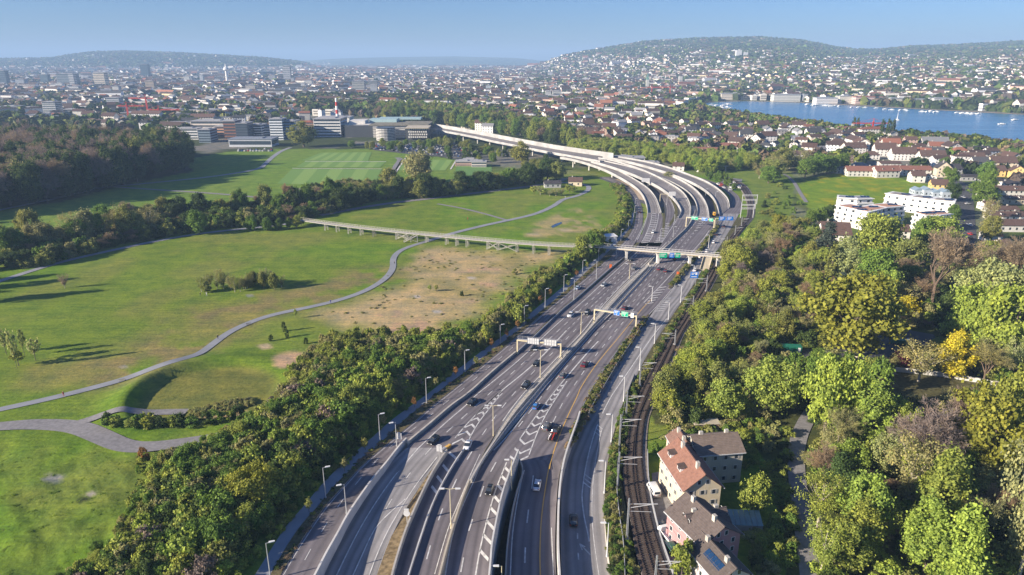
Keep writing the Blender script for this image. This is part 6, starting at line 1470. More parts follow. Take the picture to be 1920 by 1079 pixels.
# station building and hall by the viaduct, sports pavilion
block(1122,1208,312,297,14,(.76,.75,.71),3,'long white warehouse behind the curving viaducts'); block(1165,1192,300,291,14,(.40,.50,.55),1,'bluish roof pavilion with a red sign above the white warehouse', bands=False); block(1206,1236,317,306,10,(.55,.57,.60),2,'grey annex at the right end of the white warehouse')
block(854,884,312,304,12,(.66,.42,.34),2,'pinkish clubhouse beside the playing fields'); block(884,912,314,305,12,(.66,.60,.56),2,'red and white clubhouse at the right of the playing fields'); block(868,896,306,301,10,(.7,.7,.68),1,'low white-roofed kiosk behind the clubhouses')
x, y = G(1320, 322); r = tag(empty('station_stairs', (x, y, 0)), 'covered concrete stair and footbridge at the little railway station', 'stairs')
q = MB(); q.bar((0,2,5),(22,0,5),2.2,.5); link('deck', q.mesh('deck', M['concrete']), r); q = MB(); q.bar((0,2,5),(-7,-3,.3),2.0,.5); link('flight', q.mesh('flight', M['white_concrete']), r); q = MB(); q.bar((20,1,0),(20,1,5),1); q.bar((1,1,0),(1,1,5),1); link('pier', q.mesh('pier', M['concrete']), r)
# --- towers of the far city
TW = [(0,15,165,133,(.10,.13,.16),'dark'),(32,48,168,149,(.45,.47,.50),'grey'),(78,92,162,140,(.12,.16,.19),'dark'),(110,140,166,139,(.22,.25,.28),'grey'),(133,142,168,139,(.5,.5,.5),'pale'),(179,199,166,137,(.66,.58,.46),'cream'),(266,280,150,121,(.05,.08,.11),'black'),(275,291,176,152,(.42,.34,.26),'brown'),(346,360,157,143,(.6,.6,.6),'pale'),(376,382,158,141,(.6,.62,.66),'white'),
 (505,517,156,142,(.4,.4,.42),'grey'),(533,546,158,124,(.40,.40,.42),'tall grey'),(547,552,160,147,(.5,.5,.5),'grey'),(562,577,188,174,(.60,.56,.50),'cream'),(662,684,180,153,(.38,.38,.36),'grey-brown'),(692,708,170,152,(.22,.22,.22),'dark'),(720,733,176,163,(.6,.6,.58),'white'),(745,752,132,121,(.6,.6,.6),'pale'),(855,861,133,123,(.5,.5,.5),'grey'),
 (911,921,176,161,(.6,.66,.68),'white'),(934,948,172,159,(.6,.6,.58),'white'),(965,980,178,159,(.38,.42,.45),'grey'),(987,1000,178,161,(.68,.68,.66),'white'),(1023,1033,190,171,(.66,.66,.64),'white'),(1036,1052,189,171,(.66,.66,.64),'white'),(928,938,154,140,(.60,.57,.50),'cream'),(929,936,155,141,(.15,.13,.12),'brown'),(1028,1036,148,136,(.6,.6,.6),'white'),
 (1243,1257,143,119,(.50,.52,.52),'grey'),(1229,1240,150,136,(.4,.45,.48),'grey'),(1270,1278,150,134,(.55,.57,.58),'pale'),(1376,1386,148,133,(.62,.62,.62),'pale twin'),(1390,1398,148,137,(.6,.6,.6),'pale twin'),(1785,1798,117,101,(.55,.55,.55),'grey round'),(1415,1421,126,113,(.5,.5,.45),'grey'),(1172,1178,139,130,(.66,.66,.66),'white')]
for _ in range(34):
    px = random.uniform(10, 1000); yb = random.uniform(146, 182); wd = random.uniform(6, 15)*(yb-95)/70; TW.append((px, px+wd, yb, yb-random.uniform(7, 17)*(yb-90)/70, random.choice([(.70,.68,.64),(.62,.62,.62),(.45,.46,.48),(.74,.73,.72),(.55,.50,.44)]), random.choice(['pale', 'broad pale', 'light grey', 'plain grey'])))
for a, b, yb, yt, c, w in TW:
    ang = 0
    if a > 1300 and yb < 150:
        X, Y, Z = [float(v) for v in GT((a+b)/2, yb)]
        wd = (b-a)/FPX*(Y*CP); h = (yb-yt)/FPX*Y*1.02; r = empty('tower_block', (X, Y+10, Z)); link('wall', U_BOX, r, (0,0,0), 0, (wd, 20, h), c); place_label(r, f'{w} tower block standing on the far slope', (a+b)/2, yb, 'tower block', 'tower blocks of the far city'); continue
    block(a, b, yb, yt, max(14, (G(b, yb)[0]-G(a, yb)[0])*.7), c, 9 if yb > 150 else 6, None, f'{w} tower block rising over the far city', group='tower blocks of the far city', cat='tower block', bandw=.4)
x, y = G(428, 165); r = tag(empty('telecom_tower', (x, y, 0)), 'slender white telecom tower on the left skyline', 'tower'); h = height_of(428, 165, 120)
q = MB(); q.tube([(0,0,0),(0,0,h*.7),(0,0,h)], [5,4,1.5], 10); link('shaft', q.mesh('shaft', M['white_paint']), r); q = MB(); q.tube([(0,0,h*.72),(0,0,h*.76),(0,0,h*.84)], [6,10,7], 12); link('pod', q.mesh('pod', M['white_paint']), r)
for px, yb, yt, w, lab in ((957,183,160,5,'brown stone church tower at the edge of the trees in the centre'),(1213,172,140,5,'thin green church spire in the right half of the old town'),(1275,160,138,6,'blue-grey church tower left of the lake'),(1163,168,153,4,'small dark church tower in the old town'),(1421,126,113,4,'church spire on the right-hand slope')):
    x, y, z = [float(v) for v in GT(px, yb)]; h = (yb-yt)/FPX*y*1.03; w = w/FPX*y; r = tag(empty('church_tower', (x, y, z)), lab, 'church tower'); link('wall', U_BOX, r, (0,0,0), 0, (w, w, h*.62), (.36,.30,.24) if 'brown' in lab or 'dark' in lab else (.5,.5,.46))
    q = MB(); q.add([(-w/2,-w/2,h*.62),(w/2,-w/2,h*.62),(w/2,w/2,h*.62),(-w/2,w/2,h*.62),(0,0,h)], [(0,1,4),(1,2,4),(2,3,4),(3,0,4)]); link('spire', q.mesh('spire', simple('copper_roof', (.13,.26,.22), .6) if 'green' in lab else M['roof_dark']), r)
# lakefront palaces
for i, (a, b, yb, yt, c, lab) in enumerate([(1318,1345,186,178,(.7,.65,.58),'cream'),(1352,1392,188,176,(.66,.60,.52),'cream'),(1420,1440,187,178,(.62,.62,.58),'pale'),(1450,1500,191,178,(.62,.62,.58),'pale grey'),(1505,1518,189,178,(.55,.58,.62),'grey'),(1530,1570,196,184,(.74,.70,.66),'white'),(1573,1597,195,181,(.70,.66,.56),'cream'),(1603,1654,196,182,(.68,.50,.46),'pink red-roofed'),(1667,1692,198,185,(.70,.67,.60),'white'),(1704,1742,199,187,(.68,.64,.54),'cream'),(1749,1784,200,185,(.80,.79,.77),'bright white'),(1787,1815,203,194,(.72,.70,.64),'white'),(1828,1848,204,196,(.6,.62,.60),'grey'),(1908,1935,206,198,(.70,.69,.66),'white')]):
    block(a, b, yb, yt, 22, c, 4, None, f'{lab} palace-like block on the far lake shore', group='palace-like blocks on the far lake shore', roofc=(.32,.13,.09) if 'red' in lab else (.30,.32,.34), bandw=.2)
# cranes
def crane(px, yb, yt, jib, back, label):
    x, y = G(px, yb); h = height_of(px, yb, yt); r = tag(empty('tower_crane', (x, y, 0)), label, 'crane'); w = 1.8 if y > 1000 else 1.3
    q = MB()
    for sx in (-1, 1):
        for sy in (-1, 1): q.bar((sx*w*.45,sy*w*.45,0),(sx*w*.45,sy*w*.45,h),.55)
    for i in range(int(h/4)): q.bar((-w*.45,-w*.45,i*4),(w*.45,-w*.45,i*4+4),.4); q.bar((w*.45,-w*.45,i*4),(-w*.45,-w*.45,i*4+4),.4)
    link('mast', q.mesh('mast', M['red_paint']), r); q = MB(); q.bar((back,0,h-3),(jib,0,h-3),.8); q.bar((back,0,h-2),(jib,0,h-1.6),.5)
    for i in range(12): t = back+(jib-back)*i/12; q.bar((t,0,h-3),(t+(jib-back)/12,0,h-1.8),.35)
    link('jib', q.mesh('jib', M['red_paint']), r); q = MB(); q.bar((0,0,h-3),(0,0,h+4),.7); q.bar((0,0,h+4),(jib*.7,0,h-2),.25); q.bar((0,0,h+4),(back,0,h-3),.25); link('top', q.mesh('top', M['red_paint']), r)
    q = MB(); q.box(back-1,-1,h-6,back+2,1,h-3); link('counterweight', q.mesh('counterweight', M['concrete']), r)
crane(1634,253,228,22,-28,'red tower crane in front of the lake by the poplars'); crane(242,226,196,30,-16,'red tower crane left of the two others over the wood'); crane(279,222,182,-30,14,'tallest red tower crane in the left-hand town'); crane(301,230,203,34,-18,'red tower crane right of the tallest one on the left')
crane(470,214,200,24,-12,'small red crane above the factories'); crane(1221,186,162,38,-14,'left red crane of the pair in the old town'); crane(1255,188,162,-46,14,'right red crane of the pair in the old town'); crane(1066,170,152,26,-10,'small red crane in the middle of the far city'); crane(1412,160,138,16,-8,'thin red crane left of the lake')
# boats
def boat(x, y, l, ang, sail=False, lab=None, px=0, py=0):
    r = empty('sailing_boat' if sail else 'boat', (x, y, .45), ang); q = MB(); q.add([(-l/2,-l*.16,.0),(-l/2,l*.16,0),(l*.3,l*.16,0),(l/2,0,.1),(l*.3,-l*.16,0),(-l/2,-l*.2,.9),(-l/2,l*.2,.9),(l*.3,l*.2,1.0),(l*.56,0,1.15),(l*.3,-l*.2,1.0)], [(5,9,8,7,6)[::-1] and (5,9,8,7,6),(0,4,9,5),(4,3,8,9),(3,2,7,8),(2,1,6,7),(1,0,5,6)])
    link('hull', q.mesh('hull', M['white_paint']) if 'hull' not in BM else BM['hull'], r)
    q = MB(); q.box(-l*.25,-l*.1,.9,l*.15,l*.1,1.9); link('cabin', q.mesh('cabin', M['white_paint']), r)
    if sail:
        q = MB(); q.tube([(0,0,.9),(0,0,l*1.5)], .14, 6); link('mast', q.mesh('mast', M['steel']), r); q = MB(); q.add([(-.1,0,1.6),(-l*.42,.25,1.9),(-.05,0,l*1.45),(-.1,.12,1.6),(-l*.42,.37,1.9),(-.05,.1,l*1.45)], [(0,1,2),(5,4,3)]); link('sail', q.mesh('sail', M['white_paint']), r); q = MB(); q.add([(.15,0,1.6),(l*.45,.1,1.4),(.1,0,l*1.25),(.15,.1,1.6),(l*.45,.2,1.4),(.1,.1,l*1.25)], [(0,2,1),(3,4,5)]); link('jib_sail', q.mesh('jib_sail', M['white_paint']), r)
    if lab: tag(r, lab, 'boat')
    else: place_label(r, 'small white boat moored on the lake', px, py, 'boat', 'small boats along the lake shore')
BM = {}
boat(*G(1682, 226), 12, 1.2, True, 'white sailing boat alone on the lake'); boat(*G(1879, 234), 12, 0, False, 'white motor boat to the left of the two near the right edge of the lake'); boat(*G(1903, 226), 12, .2, False, 'white motor boat nearest the right edge of the lake')
for i in range(58):
    px = random.choice([random.uniform(1500, 1860)]*3+[random.uniform(1318, 1372)]); py = (np.interp(px, [1310,1400,1500,1620,1750,1860], [199,192.5,194.5,202,209,215.5]) + random.uniform(.3, 2.4)) if px > 1400 else random.uniform(196, 204)
    boat(*G(px, py), random.uniform(7, 13), random.uniform(-.5, .5), False, None, px, py)
# people on the paths
def person(px, py, c, label, ang=0.0):
    x, y, z = [float(v) for v in GT(px, py)]; r = tag(empty('person', (x, y, z+.22), ang), label, 'person'); me = bpy.data.meshes.new('body')
    V = [(0,0,.95),(0,0,1.2),(0,0,1.42),(0,0,1.52),(0,0,1.70),(.10,0,.92),(.12,.16,.5),(.13,-.02,.06),(-.10,0,.92),(-.12,-.16,.5),(-.13,-.28,.08),(.2,0,1.4),(.25,-.1,1.12),(.24,.08,.9),(-.2,0,1.4),(-.25,.1,1.12),(-.24,.22,.92)]
    E = [(0,1),(1,2),(2,3),(3,4),(0,5),(5,6),(6,7),(0,8),(8,9),(9,10),(2,11),(11,12),(12,13),(2,14),(14,15),(15,16)]
    me.from_pydata(V, E, []); me.materials.append(M['cloth']); o = link('body', me, r, color=c); o.modifiers.new('skin', 'SKIN'); 
    R_ = [.15,.15,.17,.06,.10,.10,.07,.05,.10,.07,.05,.08,.05,.04,.08,.05,.04]
    for i, v in enumerate(me.skin_vertices[0].data): v.radius = (R_[i], R_[i])
    s = o.modifiers.new('sub', 'SUBSURF'); s.levels = 1; s.render_levels = 1
    q = MB(); q.tube([(0,0,1.60),(0,.02,1.70),(0,.0,1.80)], [.10,.12,.05], 8); link('head', q.mesh('head', M['skin']), r)
person(409, 637, (.05,.05,.06), 'person in dark clothes walking on the curved footpath', .6); person(877, 413, (.4,.05,.05), 'person in red on the gravel path across the upper meadow'); person(620, 570, (.1,.1,.3), 'person in blue walking on the main footpath beside the straw field', .3); person(120, 745, (.5,.1,.08), 'person in red on the main footpath at the far left', .5); person(740, 497, (.08,.08,.08), 'person in dark clothes on the bend of the footpath under the straw field'); person(1060, 373, (.5,.5,.5), 'person in pale clothes on the curved path by the reeds'); person(376, 556, (.05,.05,.05), 'person in black standing left of the copse'); person(388, 556, (.6,.6,.6), 'person in white beside the one in black left of the copse')
# benches and picnic things
def bench(px, py, label, ang=0):
    x, y, z = [float(v) for v in GT(px, py)]; r = tag(empty('bench', (x, y, z), ang), label, 'bench'); q = MB(); q.box(-.9,-.25,.42,.9,.25,.5); link('seat', q.mesh('seat', M['wood']), r); q = MB(); q.box(-.9,.2,.5,.9,.26,.9); link('backrest', q.mesh('backrest', M['wood']), r)
    for s in (-.75, .75): q = MB(); q.box(s-.05,-.2,0,s+.05,.2,.42); link('leg', q.mesh('leg', M['dark_steel']), r)
bench(229, 716, 'bench beside the main footpath above the ring-shaped bank', .3); bench(466, 610, 'bench by the footpath where it bends above the young trees', .4)
# ================================================================== vegetation
def quad_cloud(C, Nrm, size, rng, jitter=.8, aspect=1.0):
    """one small leaf-sprig face per centre, turned roughly along Nrm"""
    n = len(C); nn = Nrm + rng.normal(0, jitter, (n, 3)); nn /= np.linalg.norm(nn, axis=1)[:, None]+1e-9
    a = np.cross(nn, rng.normal(0, 1, (n, 3))); a /= np.linalg.norm(a, axis=1)[:, None]+1e-9; b = np.cross(nn, a)
    s = (size*rng.uniform(.6, 1.35, n))[:, None]
    return np.stack([C-a*s*.5-b*s*.12*aspect, C+b*s*-.5*aspect, C+a*s*.55+b*s*.1, C+b*s*.5*aspect], 1)
def crown_points(kind, seed, n):
    rng = np.random.default_rng(seed); H = 1.0
    # clusters inside the crown envelope; returned in a unit box: radius .5, height 0..1
    def env(t):   # radius at height t
        if kind == 'broad': return .5*np.sqrt(np.clip(1-((t-.52)/.50)**2, 0, 1))**.85
        if kind == 'round': return .5*np.sqrt(np.clip(1-((t-.5)/.5)**2, 0, 1))
        if kind == 'tall': return .5*np.clip(np.sin(pi*np.clip(t, 0, 1)**.8), 0, 1)**.7
        if kind == 'conifer': return .5*(1-t)**.85*(.75+.25*np.cos(t*38)**2)+.01
        if kind == 'poplar': return .5*np.clip(np.sin(pi*np.clip(t*.93+.06, 0, 1)), 0, 1)**.45
        if kind == 'bush': return .5*np.sqrt(np.clip(1-((t-.38)/.64)**2, 0, 1))
        if kind == 'vase': return .5*np.clip(t*1.35+.12, 0, 1)*np.sqrt(np.clip(1-((t-.55)/.46)**4, 0, 1))
    K = {'broad': 95, 'round': 70, 'tall': 85, 'conifer': 80, 'poplar': 60, 'bush': 34, 'vase': 70}[kind]
    lean = rng.normal(0, .07, 2) if kind in ('broad', 'tall', 'vase', 'round') else (0, 0); lob = rng.uniform(0, 2*pi)
    t = rng.uniform(.06, .97, K); ph = rng.uniform(0, 2*pi, K); rr = env(t)*np.sqrt(rng.uniform(.25, 1.0, K))*(.82+.36*rng.random(K))
    if kind in ('broad', 'tall', 'vase', 'round', 'bush'): rr = rr*(1+.16*np.sin(2*ph+lob)+.14*np.sin(3*ph+2*lob+4*t)); t = t*(1+.07*np.sin(ph*2+lob))
    cc = np.stack([rr*np.cos(ph)+lean[0]*t, rr*np.sin(ph)+lean[1]*t, t], 1); cr = rng.uniform(.06, .15, K)*(.8 if kind in ('conifer', 'poplar') else 1.0)
    wgt = cr**2; wgt /= wgt.sum(); idx = rng.choice(K, n, p=wgt)
    d = rng.normal(0, 1, (n, 3)); d /= np.linalg.norm(d, axis=1)[:, None]; rad = rng.random(n)**.35
    rad = np.where(rng.random(n) < .25, rad*1.9, rad)
    P = cc[idx] + d*cr[idx][:, None]*rad[:, None]*np.array((1, 1, .85 if kind != 'conifer' else .4))
    if kind == 'conifer': P[:, 2] -= .10*np.hypot(P[:, 0], P[:, 1])
    out = P - np.array((0, 0, .45)); out[:, 2] *= .6; out /= np.linalg.norm(out, axis=1)[:, None]+1e-9
    nrm = d*.9+out*.8+np.array((0, 0, .25)); nrm /= np.linalg.norm(nrm, axis=1)[:, None]
    return P, nrm, cc, rng
def make_crown(kind, seed, n, size, w, h):
    P, nrm, cc, rng = crown_points(kind, seed, n); P = P*np.array((w, w, h)); Q = quad_cloud(P, nrm, np.full(n, size), rng)
    return quads_mesh('crown', Q, M['leaf']), cc*np.array((w, w, h))
def make_trunk(seed, h, w, hb, cc, r0, mat, bare=False):
    """trunk with limbs reaching into the leaf clusters; h crown height, hb clear stem"""
    rnd = random.Random(seed); mb = MB(); top = hb+h*(.8)
    pts = [(0,0,-.3)]; x = y = 0
    for i in range(1, 6):
        x += rnd.uniform(-.25, .25)*w*.05; y += rnd.uniform(-.25, .25)*w*.05; pts.append((x, y, top*i/5))
    mb.tube(pts, [r0*1.25, r0, r0*.8, r0*.6, r0*.38, r0*.14], 7)
    n = min(len(cc), 12 if not bare else 40)
    for c in cc[:n]:
        zb = max(hb*.8, min(top*.9, c[2]*.45+hb*.7)); k = zb/top*5; i = min(4, int(k)); f = k-i; bx = pts[i][0]*(1-f)+pts[i+1][0]*f; by = pts[i][1]*(1-f)+pts[i+1][1]*f
        e = Vector((c[0], c[1], c[2]+hb)); s = Vector((bx, by, zb)); m = s.lerp(e, .5)+Vector((0, 0, -.06*(e-s).length)); mb.tube([s, m, e], [r0*.33, r0*.2, r0*.05], 4 if bare else 5, cap=False)
    return mb
def bare_tree(seed, h, w, hb, r0):
    rnd = random.Random(seed); mb = MB(); tips = []
    def grow(p, d, L, r, lvl):
        d2 = (d+Vector((rnd.uniform(-.2,.2), rnd.uniform(-.2,.2), rnd.uniform(0,.15)))).normalized(); m = p+d*L*.5; e = m+d2*L*.5
        mb.tube([p, m, e], [r, r*.8, r*.55], 5 if lvl < 2 else 3, cap=False)
        if lvl >= 4: tips.append((e, d2)); return
        for k in range(rnd.choice((3, 3, 4)) if lvl else 5):
            a = rnd.uniform(0, 2*pi); sp = rnd.uniform(.45, .85) if lvl else rnd.uniform(.35, .8); u = d2.cross(Vector((cos(a), sin(a), .3))).normalized(); nd = (d2+u*sp+Vector((0,0,.12))).normalized()
            st = m.lerp(e, rnd.uniform(.3, 1)); grow(st, nd, L*rnd.uniform(.62, .82), r*.55, lvl+1)
            if lvl >= 2: tips.append((st, nd))
    grow(Vector((0,0,-.3)), Vector((0,0,1)), hb+h*.22, r0, 0)
    # fit to the wanted size
    V = np.array(mb.v); zm = V[:, 2].max(); rm = np.percentile(np.hypot(V[:, 0], V[:, 1]), 97); sc = np.array((w*.5/rm, w*.5/rm, (h+hb)/zm)); V = V*sc; mb.v = [tuple(p) for p in V]
    T_ = np.array([tuple(t[0]) for t in tips])*sc; D_ = np.array([tuple(t[1]) for t in tips]); rng = np.random.default_rng(seed)
    idx = rng.integers(0, len(T_), 8500); L = w*.085; C = T_[idx]+D_[idx]*rng.uniform(0, L, (8500, 1))+rng.normal(0, w*.022, (8500, 3)); dirs = D_[idx]*.8+rng.normal(0, .55, (8500, 3)); dirs /= np.linalg.norm(dirs, axis=1)[:, None]
    a = np.cross(dirs, rng.normal(0, 1, dirs.shape)); a /= np.linalg.norm(a, axis=1)[:, None]; ln = rng.uniform(.4, 1.0, (8500, 1))*w*.075; wd = w*.0038
    Q = np.stack([C-a*wd, C+a*wd, C+a*wd*.4+dirs*ln, C-a*wd*.4+dirs*ln], 1)
    return mb, quads_mesh('twigs', Q, M['leaf'])
# library: kind -> list of (crown mesh, trunk mesh, width, total height)
LIB = {}
def lib_add(kind, shape, seeds, n, size, w, h, hb, r0, bark='bark'):
    for s in seeds:
        cm, cc = make_crown(shape, s, n, size, w, h); cm.transform(Matrix.Translation((0, 0, hb))); tm = make_trunk(s, h, w, hb, cc, r0, bark).mesh('trunk', M[bark]); LIB.setdefault(kind, []).append((cm, tm, w, h+hb))
lib_add('broad', 'broad', (1, 2, 3, 31, 32), 10500, .44, 10, 9, 2.2, .34)
lib_add('round', 'round', (4, 5), 8000, .40, 8, 8, 1.6, .28)
lib_add('tall', 'tall', (6, 7, 8, 33), 9000, .40, 7, 12, 1.8, .28)
lib_add('conifer', 'conifer', (9, 10), 8000, .38, 6.5, 14, 1.0, .28)
lib_add('poplar', 'poplar', (11,), 2600, .5, 3.2, 12, .8, .22)
lib_add('vase', 'vase', (12, 13), 6000, .36, 8, 9, 2.5, .26, 'pale_bark')
lib_add('bush', 'bush', (14, 15, 16, 24), 2400, .32, 4, 3.4, .05, .08)
lib_add('sapling', 'round', (17,), 420, .34, 2.4, 3.0, 1.6, .07)
lib_add('sparse', 'vase', (25, 26, 34), 3600, .30, 9, 9.5, 2.5, .26, 'pale_bark')
for s in (20, 21, 22):
    mb, tw = bare_tree(s, 10, 9.5, 2.5, .30); LIB.setdefault('bare', []).append((tw, mb.mesh('trunk', M['twig']), 9.5, 12.5))
LC = {'tuft': (.22,.34,.045), 'fresh': (.31,.375,.080), 'mid': (.17,.28,.055), 'dark': (.085,.135,.040), 'olive': (.28,.31,.090), 'gold': (.33,.345,.060), 'yellow': (.56,.50,.05), 'bare': (.32,.25,.175), 'blue': (.085,.125,.110), 'pale': (.42,.46,.19), 'bright': (.33,.435,.085), 'purple': (.27,.22,.20), 'darkred': (.09,.02,.035), 'orange': (.34,.19,.07), 'khaki': (.35,.35,.16)}
CW = {'tuft': 'green', 'fresh': 'yellow-green', 'mid': 'mid-green', 'dark': 'dark green', 'olive': 'olive', 'gold': 'golden', 'yellow': 'bright yellow', 'bare': 'bare brown', 'blue': 'blue-grey', 'pale': 'pale green', 'bright': 'bright green', 'purple': 'purplish bare', 'darkred': 'dark red', 'orange': 'orange', 'khaki': 'khaki'}
KW = {'broad': 'broad tree', 'round': 'round tree', 'tall': 'tall narrow tree', 'conifer': 'conifer', 'poplar': 'poplar', 'vase': 'open-crowned tree', 'bush': 'bush', 'sapling': 'sapling', 'sparse': 'thin-leaved tree', 'bare': 'leafless tree'}
CAT = {'bush': 'bush', 'sapling': 'sapling'}
NTREE = [0]
def tree(x, y, kind, col, w, h, label=None, px=None, py=None, z=None, group=None, var=.12):
    rnd = random; i = rnd.randrange(len(LIB[kind])); cm, tm, w0, h0 = LIB[kind][i]; z = T1(x, y) if z is None else z
    nm = {'conifer': 'conifer_tree', 'poplar': 'poplar_tree', 'bare': 'bare_tree', 'bush': 'bush', 'sapling': 'sapling_tree'}.get(kind, 'broadleaf_tree')
    r = empty(nm, (x, y, z), rnd.uniform(0, 6.28), (w/w0, w/w0, h/h0)); c = LC[col] if isinstance(col, str) else col; f = 1+rnd.uniform(-var, var); g = 1+rnd.uniform(-var, var)*.6
    link('crown', cm, r, color=(min(1, c[0]*f*g), min(1, c[1]*f), min(1, c[2]*f/g))); link('trunk', tm, r); NTREE[0] += 1
    cat = CAT.get(kind, 'tree')
    if label: tag(r, label, cat, group)
    else:
        if px is None: px, py = proj(x, y, z)
        size = 'large' if w > 10.5 else ('small' if w < 6 else 'medium'); head = f'{size} {CW[col]} {KW[kind]}'
        if kind == 'bare': head = f'{size} {CW[col]} leafless tree' if col != 'bare' else f'{size} bare brown tree'
        place_label(r, head, px, py, cat, group)
    return r
def ptree(px, yb, yt, wpx, kind, col, label=None, group=None):
    x, y = G(px, yb); w = wpx/(FPX/(y*CP+CAM_H*SP)); h = max(2.0, height_of(px, yb, yt)); return tree(x, y, kind, col, w, h, label, px, yb, group=group)
# ---- notable trees, measured one by one: column, foot row, top row, width
for q in [
 (1590,672,526,152,'broad','gold','huge golden beech standing over the shaded yard'),(1699,596,556,36,'round','yellow','small bright yellow tree right of the golden beech'),(1652,606,560,26,'vase','darkred','dark red small tree tucked right of the golden beech'),(1672,614,578,22,'sapling','pale','thin pale sapling below the bright yellow tree'),
 (1658,570,510,42,'round','bright','round bright green tree just behind the golden beech'),(1744,582,440,125,'bare','bare','largest bare brown tree, below the white flats'),(1548,492,416,58,'conifer','blue','blue-grey cedar left of the white flats'),(1554,532,460,20,'poplar','olive','slim dark column conifer below the blue-grey cedar'),
 (1586,530,450,58,'tall','pale','pale green birch-like tree below the wide brown roof'),(1638,552,474,62,'broad','mid','dense mid-green tree behind the golden beech'),(1645,500,405,78,'broad','fresh','tall yellow-green tree overlapping the white flats'),(1698,520,450,60,'vase','olive','olive half-leafed tree between green crowns'),
 (1762,470,412,70,'broad','bright','bright lime tree in front of the right-hand white flats'),(1722,466,410,40,'round','mid','mid-green tree in front of the white terraced corner'),(1572,568,510,34,'conifer','blue','small blue-grey fir behind the golden beech'),(1798,590,495,52,'vase','pale','pale birch right of the largest bare brown tree'),
 (1845,610,500,84,'broad','pale','pale green airy tree in the right-hand wood edge'),(1890,590,455,90,'bare','bare','bare brown tree at the right edge behind the pale crowns'),(1900,560,455,70,'bare','purple','purplish bare tree highest at the right edge'),(1770,620,545,56,'conifer','dark','very dark conifer right of the bright yellow tree'),
 (1808,662,545,80,'broad','bright','bright green maple left of the bigger one at the right edge'),(1884,690,548,104,'broad','bright','big bright green maple near the right edge'),(1846,690,600,50,'sparse','pale','thin pale-leaved tree below the two bright maples'),(1784,710,628,56,'tall','yellow','golden-yellow tree behind the white garden wall'),
 (1722,716,648,76,'sparse','khaki','khaki thin-leaved tree at the top of the lawn'),(1842,724,650,78,'bare','khaki','bare spreading tree behind the white garden wall'),(1888,712,630,44,'sparse','pale','slender pale tree by the right edge near the wall'),(1690,690,655,28,'bush','darkred','dark reddish shrub at the lawn corner'),
 (1438,780,680,84,'broad','fresh','yellow-green tree with visible trunk above the garden'),(1359,786,715,60,'round','fresh','yellow-green round tree behind the brick sheds'),(1545,820,675,84,'broad','bright','large yellow-green crown left of the gravel lane corner'),(1566,796,700,56,'conifer','olive','grey-olive pine between two bright crowns'),
 (1620,838,718,76,'tall','bright','bright green tree right of the grey-olive pine'),(1644,740,678,48,'bush','mid','mid-green clipped tree at the lawn hedge'),(1735,900,770,128,'bare','purple','big purplish bare tree with bent limbs, lower right'),(1772,872,735,74,'bare','purple','tall purplish bare tree below the lawn'),
 (1842,910,750,130,'broad','gold','large golden-green tree in the lower right wood'),(1892,838,690,96,'broad','fresh','large yellow-green tree at the right edge below the lawn'),(1700,960,830,96,'sparse','khaki','khaki thin-leaved tree in the lower right wood'),(1745,1000,850,80,'tall','fresh','tall fresh green tree in the middle of the lower right wood'),
 (1610,1010,900,84,'broad','bright','lime-green crown right of the gravel lane'),(1733,1079,950,88,'tall','bright','tall lime-green tree at the bottom right'),(1790,1110,960,80,'tall','bright','second tall lime-green tree at the bottom right'),(1905,1100,850,110,'sparse','khaki','large pale thin-leaved tree in the bottom right corner'),
 (1411,966,898,48,'round','fresh','round yellow-green fruit tree behind the greenhouse'),(1278,1080,1022,50,'bush','fresh','round yellow-green shrub beside the parked green car'),(785,345,288,52,'broad','khaki','big airy riverside tree on the sports field edge'),(731,360,318,34,'round','olive','round olive tree left of the airy riverside tree'),
 (978,308,268,36,'tall','olive','large willow-like tree in front of the long high viaduct'),(570,276,230,44,'tall','olive','group of poplar-like trees by the blue office'),(374,440,396,30,'round','mid','solitary round tree on the path at the meadow edge'),(162,448,405,34,'tall','khaki','yellowish tree in the riverside belt on the left'),
 (60,455,398,40,'round','olive','olive willow at the far left of the riverside belt'),(122,540,513,16,'sparse','bare','single small bare tree alone in the left meadow'),(1256,342,324,26,'round','khaki','small khaki tree between the viaducts by the white house'),
 (32,690,618,14,'sapling','pale','leftmost pale sapling in the near left meadow'),(47,668,615,12,'sapling','olive','thin sapling behind the pair in the left meadow'),(67,676,633,20,'sapling','pale','right-hand pale sapling in the near left meadow'),(35,686,655,24,'sapling','fresh','low round sapling in the near left meadow'),(12,664,615,16,'sapling','pale','pale sapling near the left edge of the meadow'),
 (1368,508,452,36,'broad','olive','olive tree crowding the right end of the road bridge'),(1388,520,462,38,'broad','fresh',None),(1360,530,490,26,'round','fresh',None),(1092,492,444,28,'round','fresh','leafy tree hiding the join of timber footbridge and road bridge'),(1112,480,436,30,'round','mid','dark green tree beside the little white shed'),(1124,474,440,22,'bush','fresh',None),(533,622,605,8,'bush','dark',None),(539,634,620,7,'bush','dark',None),(508,640,628,7,'bush','dark',None),(574,646,634,7,'bush','dark',None),(555,598,580,7,'sapling','fresh',None),(806,548,535,8,'sapling','fresh',None),(818,548,535,7,'sapling','fresh',None),(866,556,546,6,'bush','dark',None),(965,515,504,8,'bush','olive',None),
 (271,862,840,18,'bush','orange','small orange-brown shrub at the end of the gravel track'),(470,960,885,74,'broad','gold','golden-green tree standing out of the embankment thicket'),(555,870,812,34,'conifer','mid','light conifer in the embankment thicket'),(352,1079,1040,50,'bush','fresh','yellow-green bush at the bottom of the embankment'),(385,1090,1045,46,'bush','purple','reddish-brown bush at the bottom of the embankment'),
 (910,645,612,34,'bush','fresh',None),(975,605,572,36,'bush','fresh',None)]:
    ptree(*q)
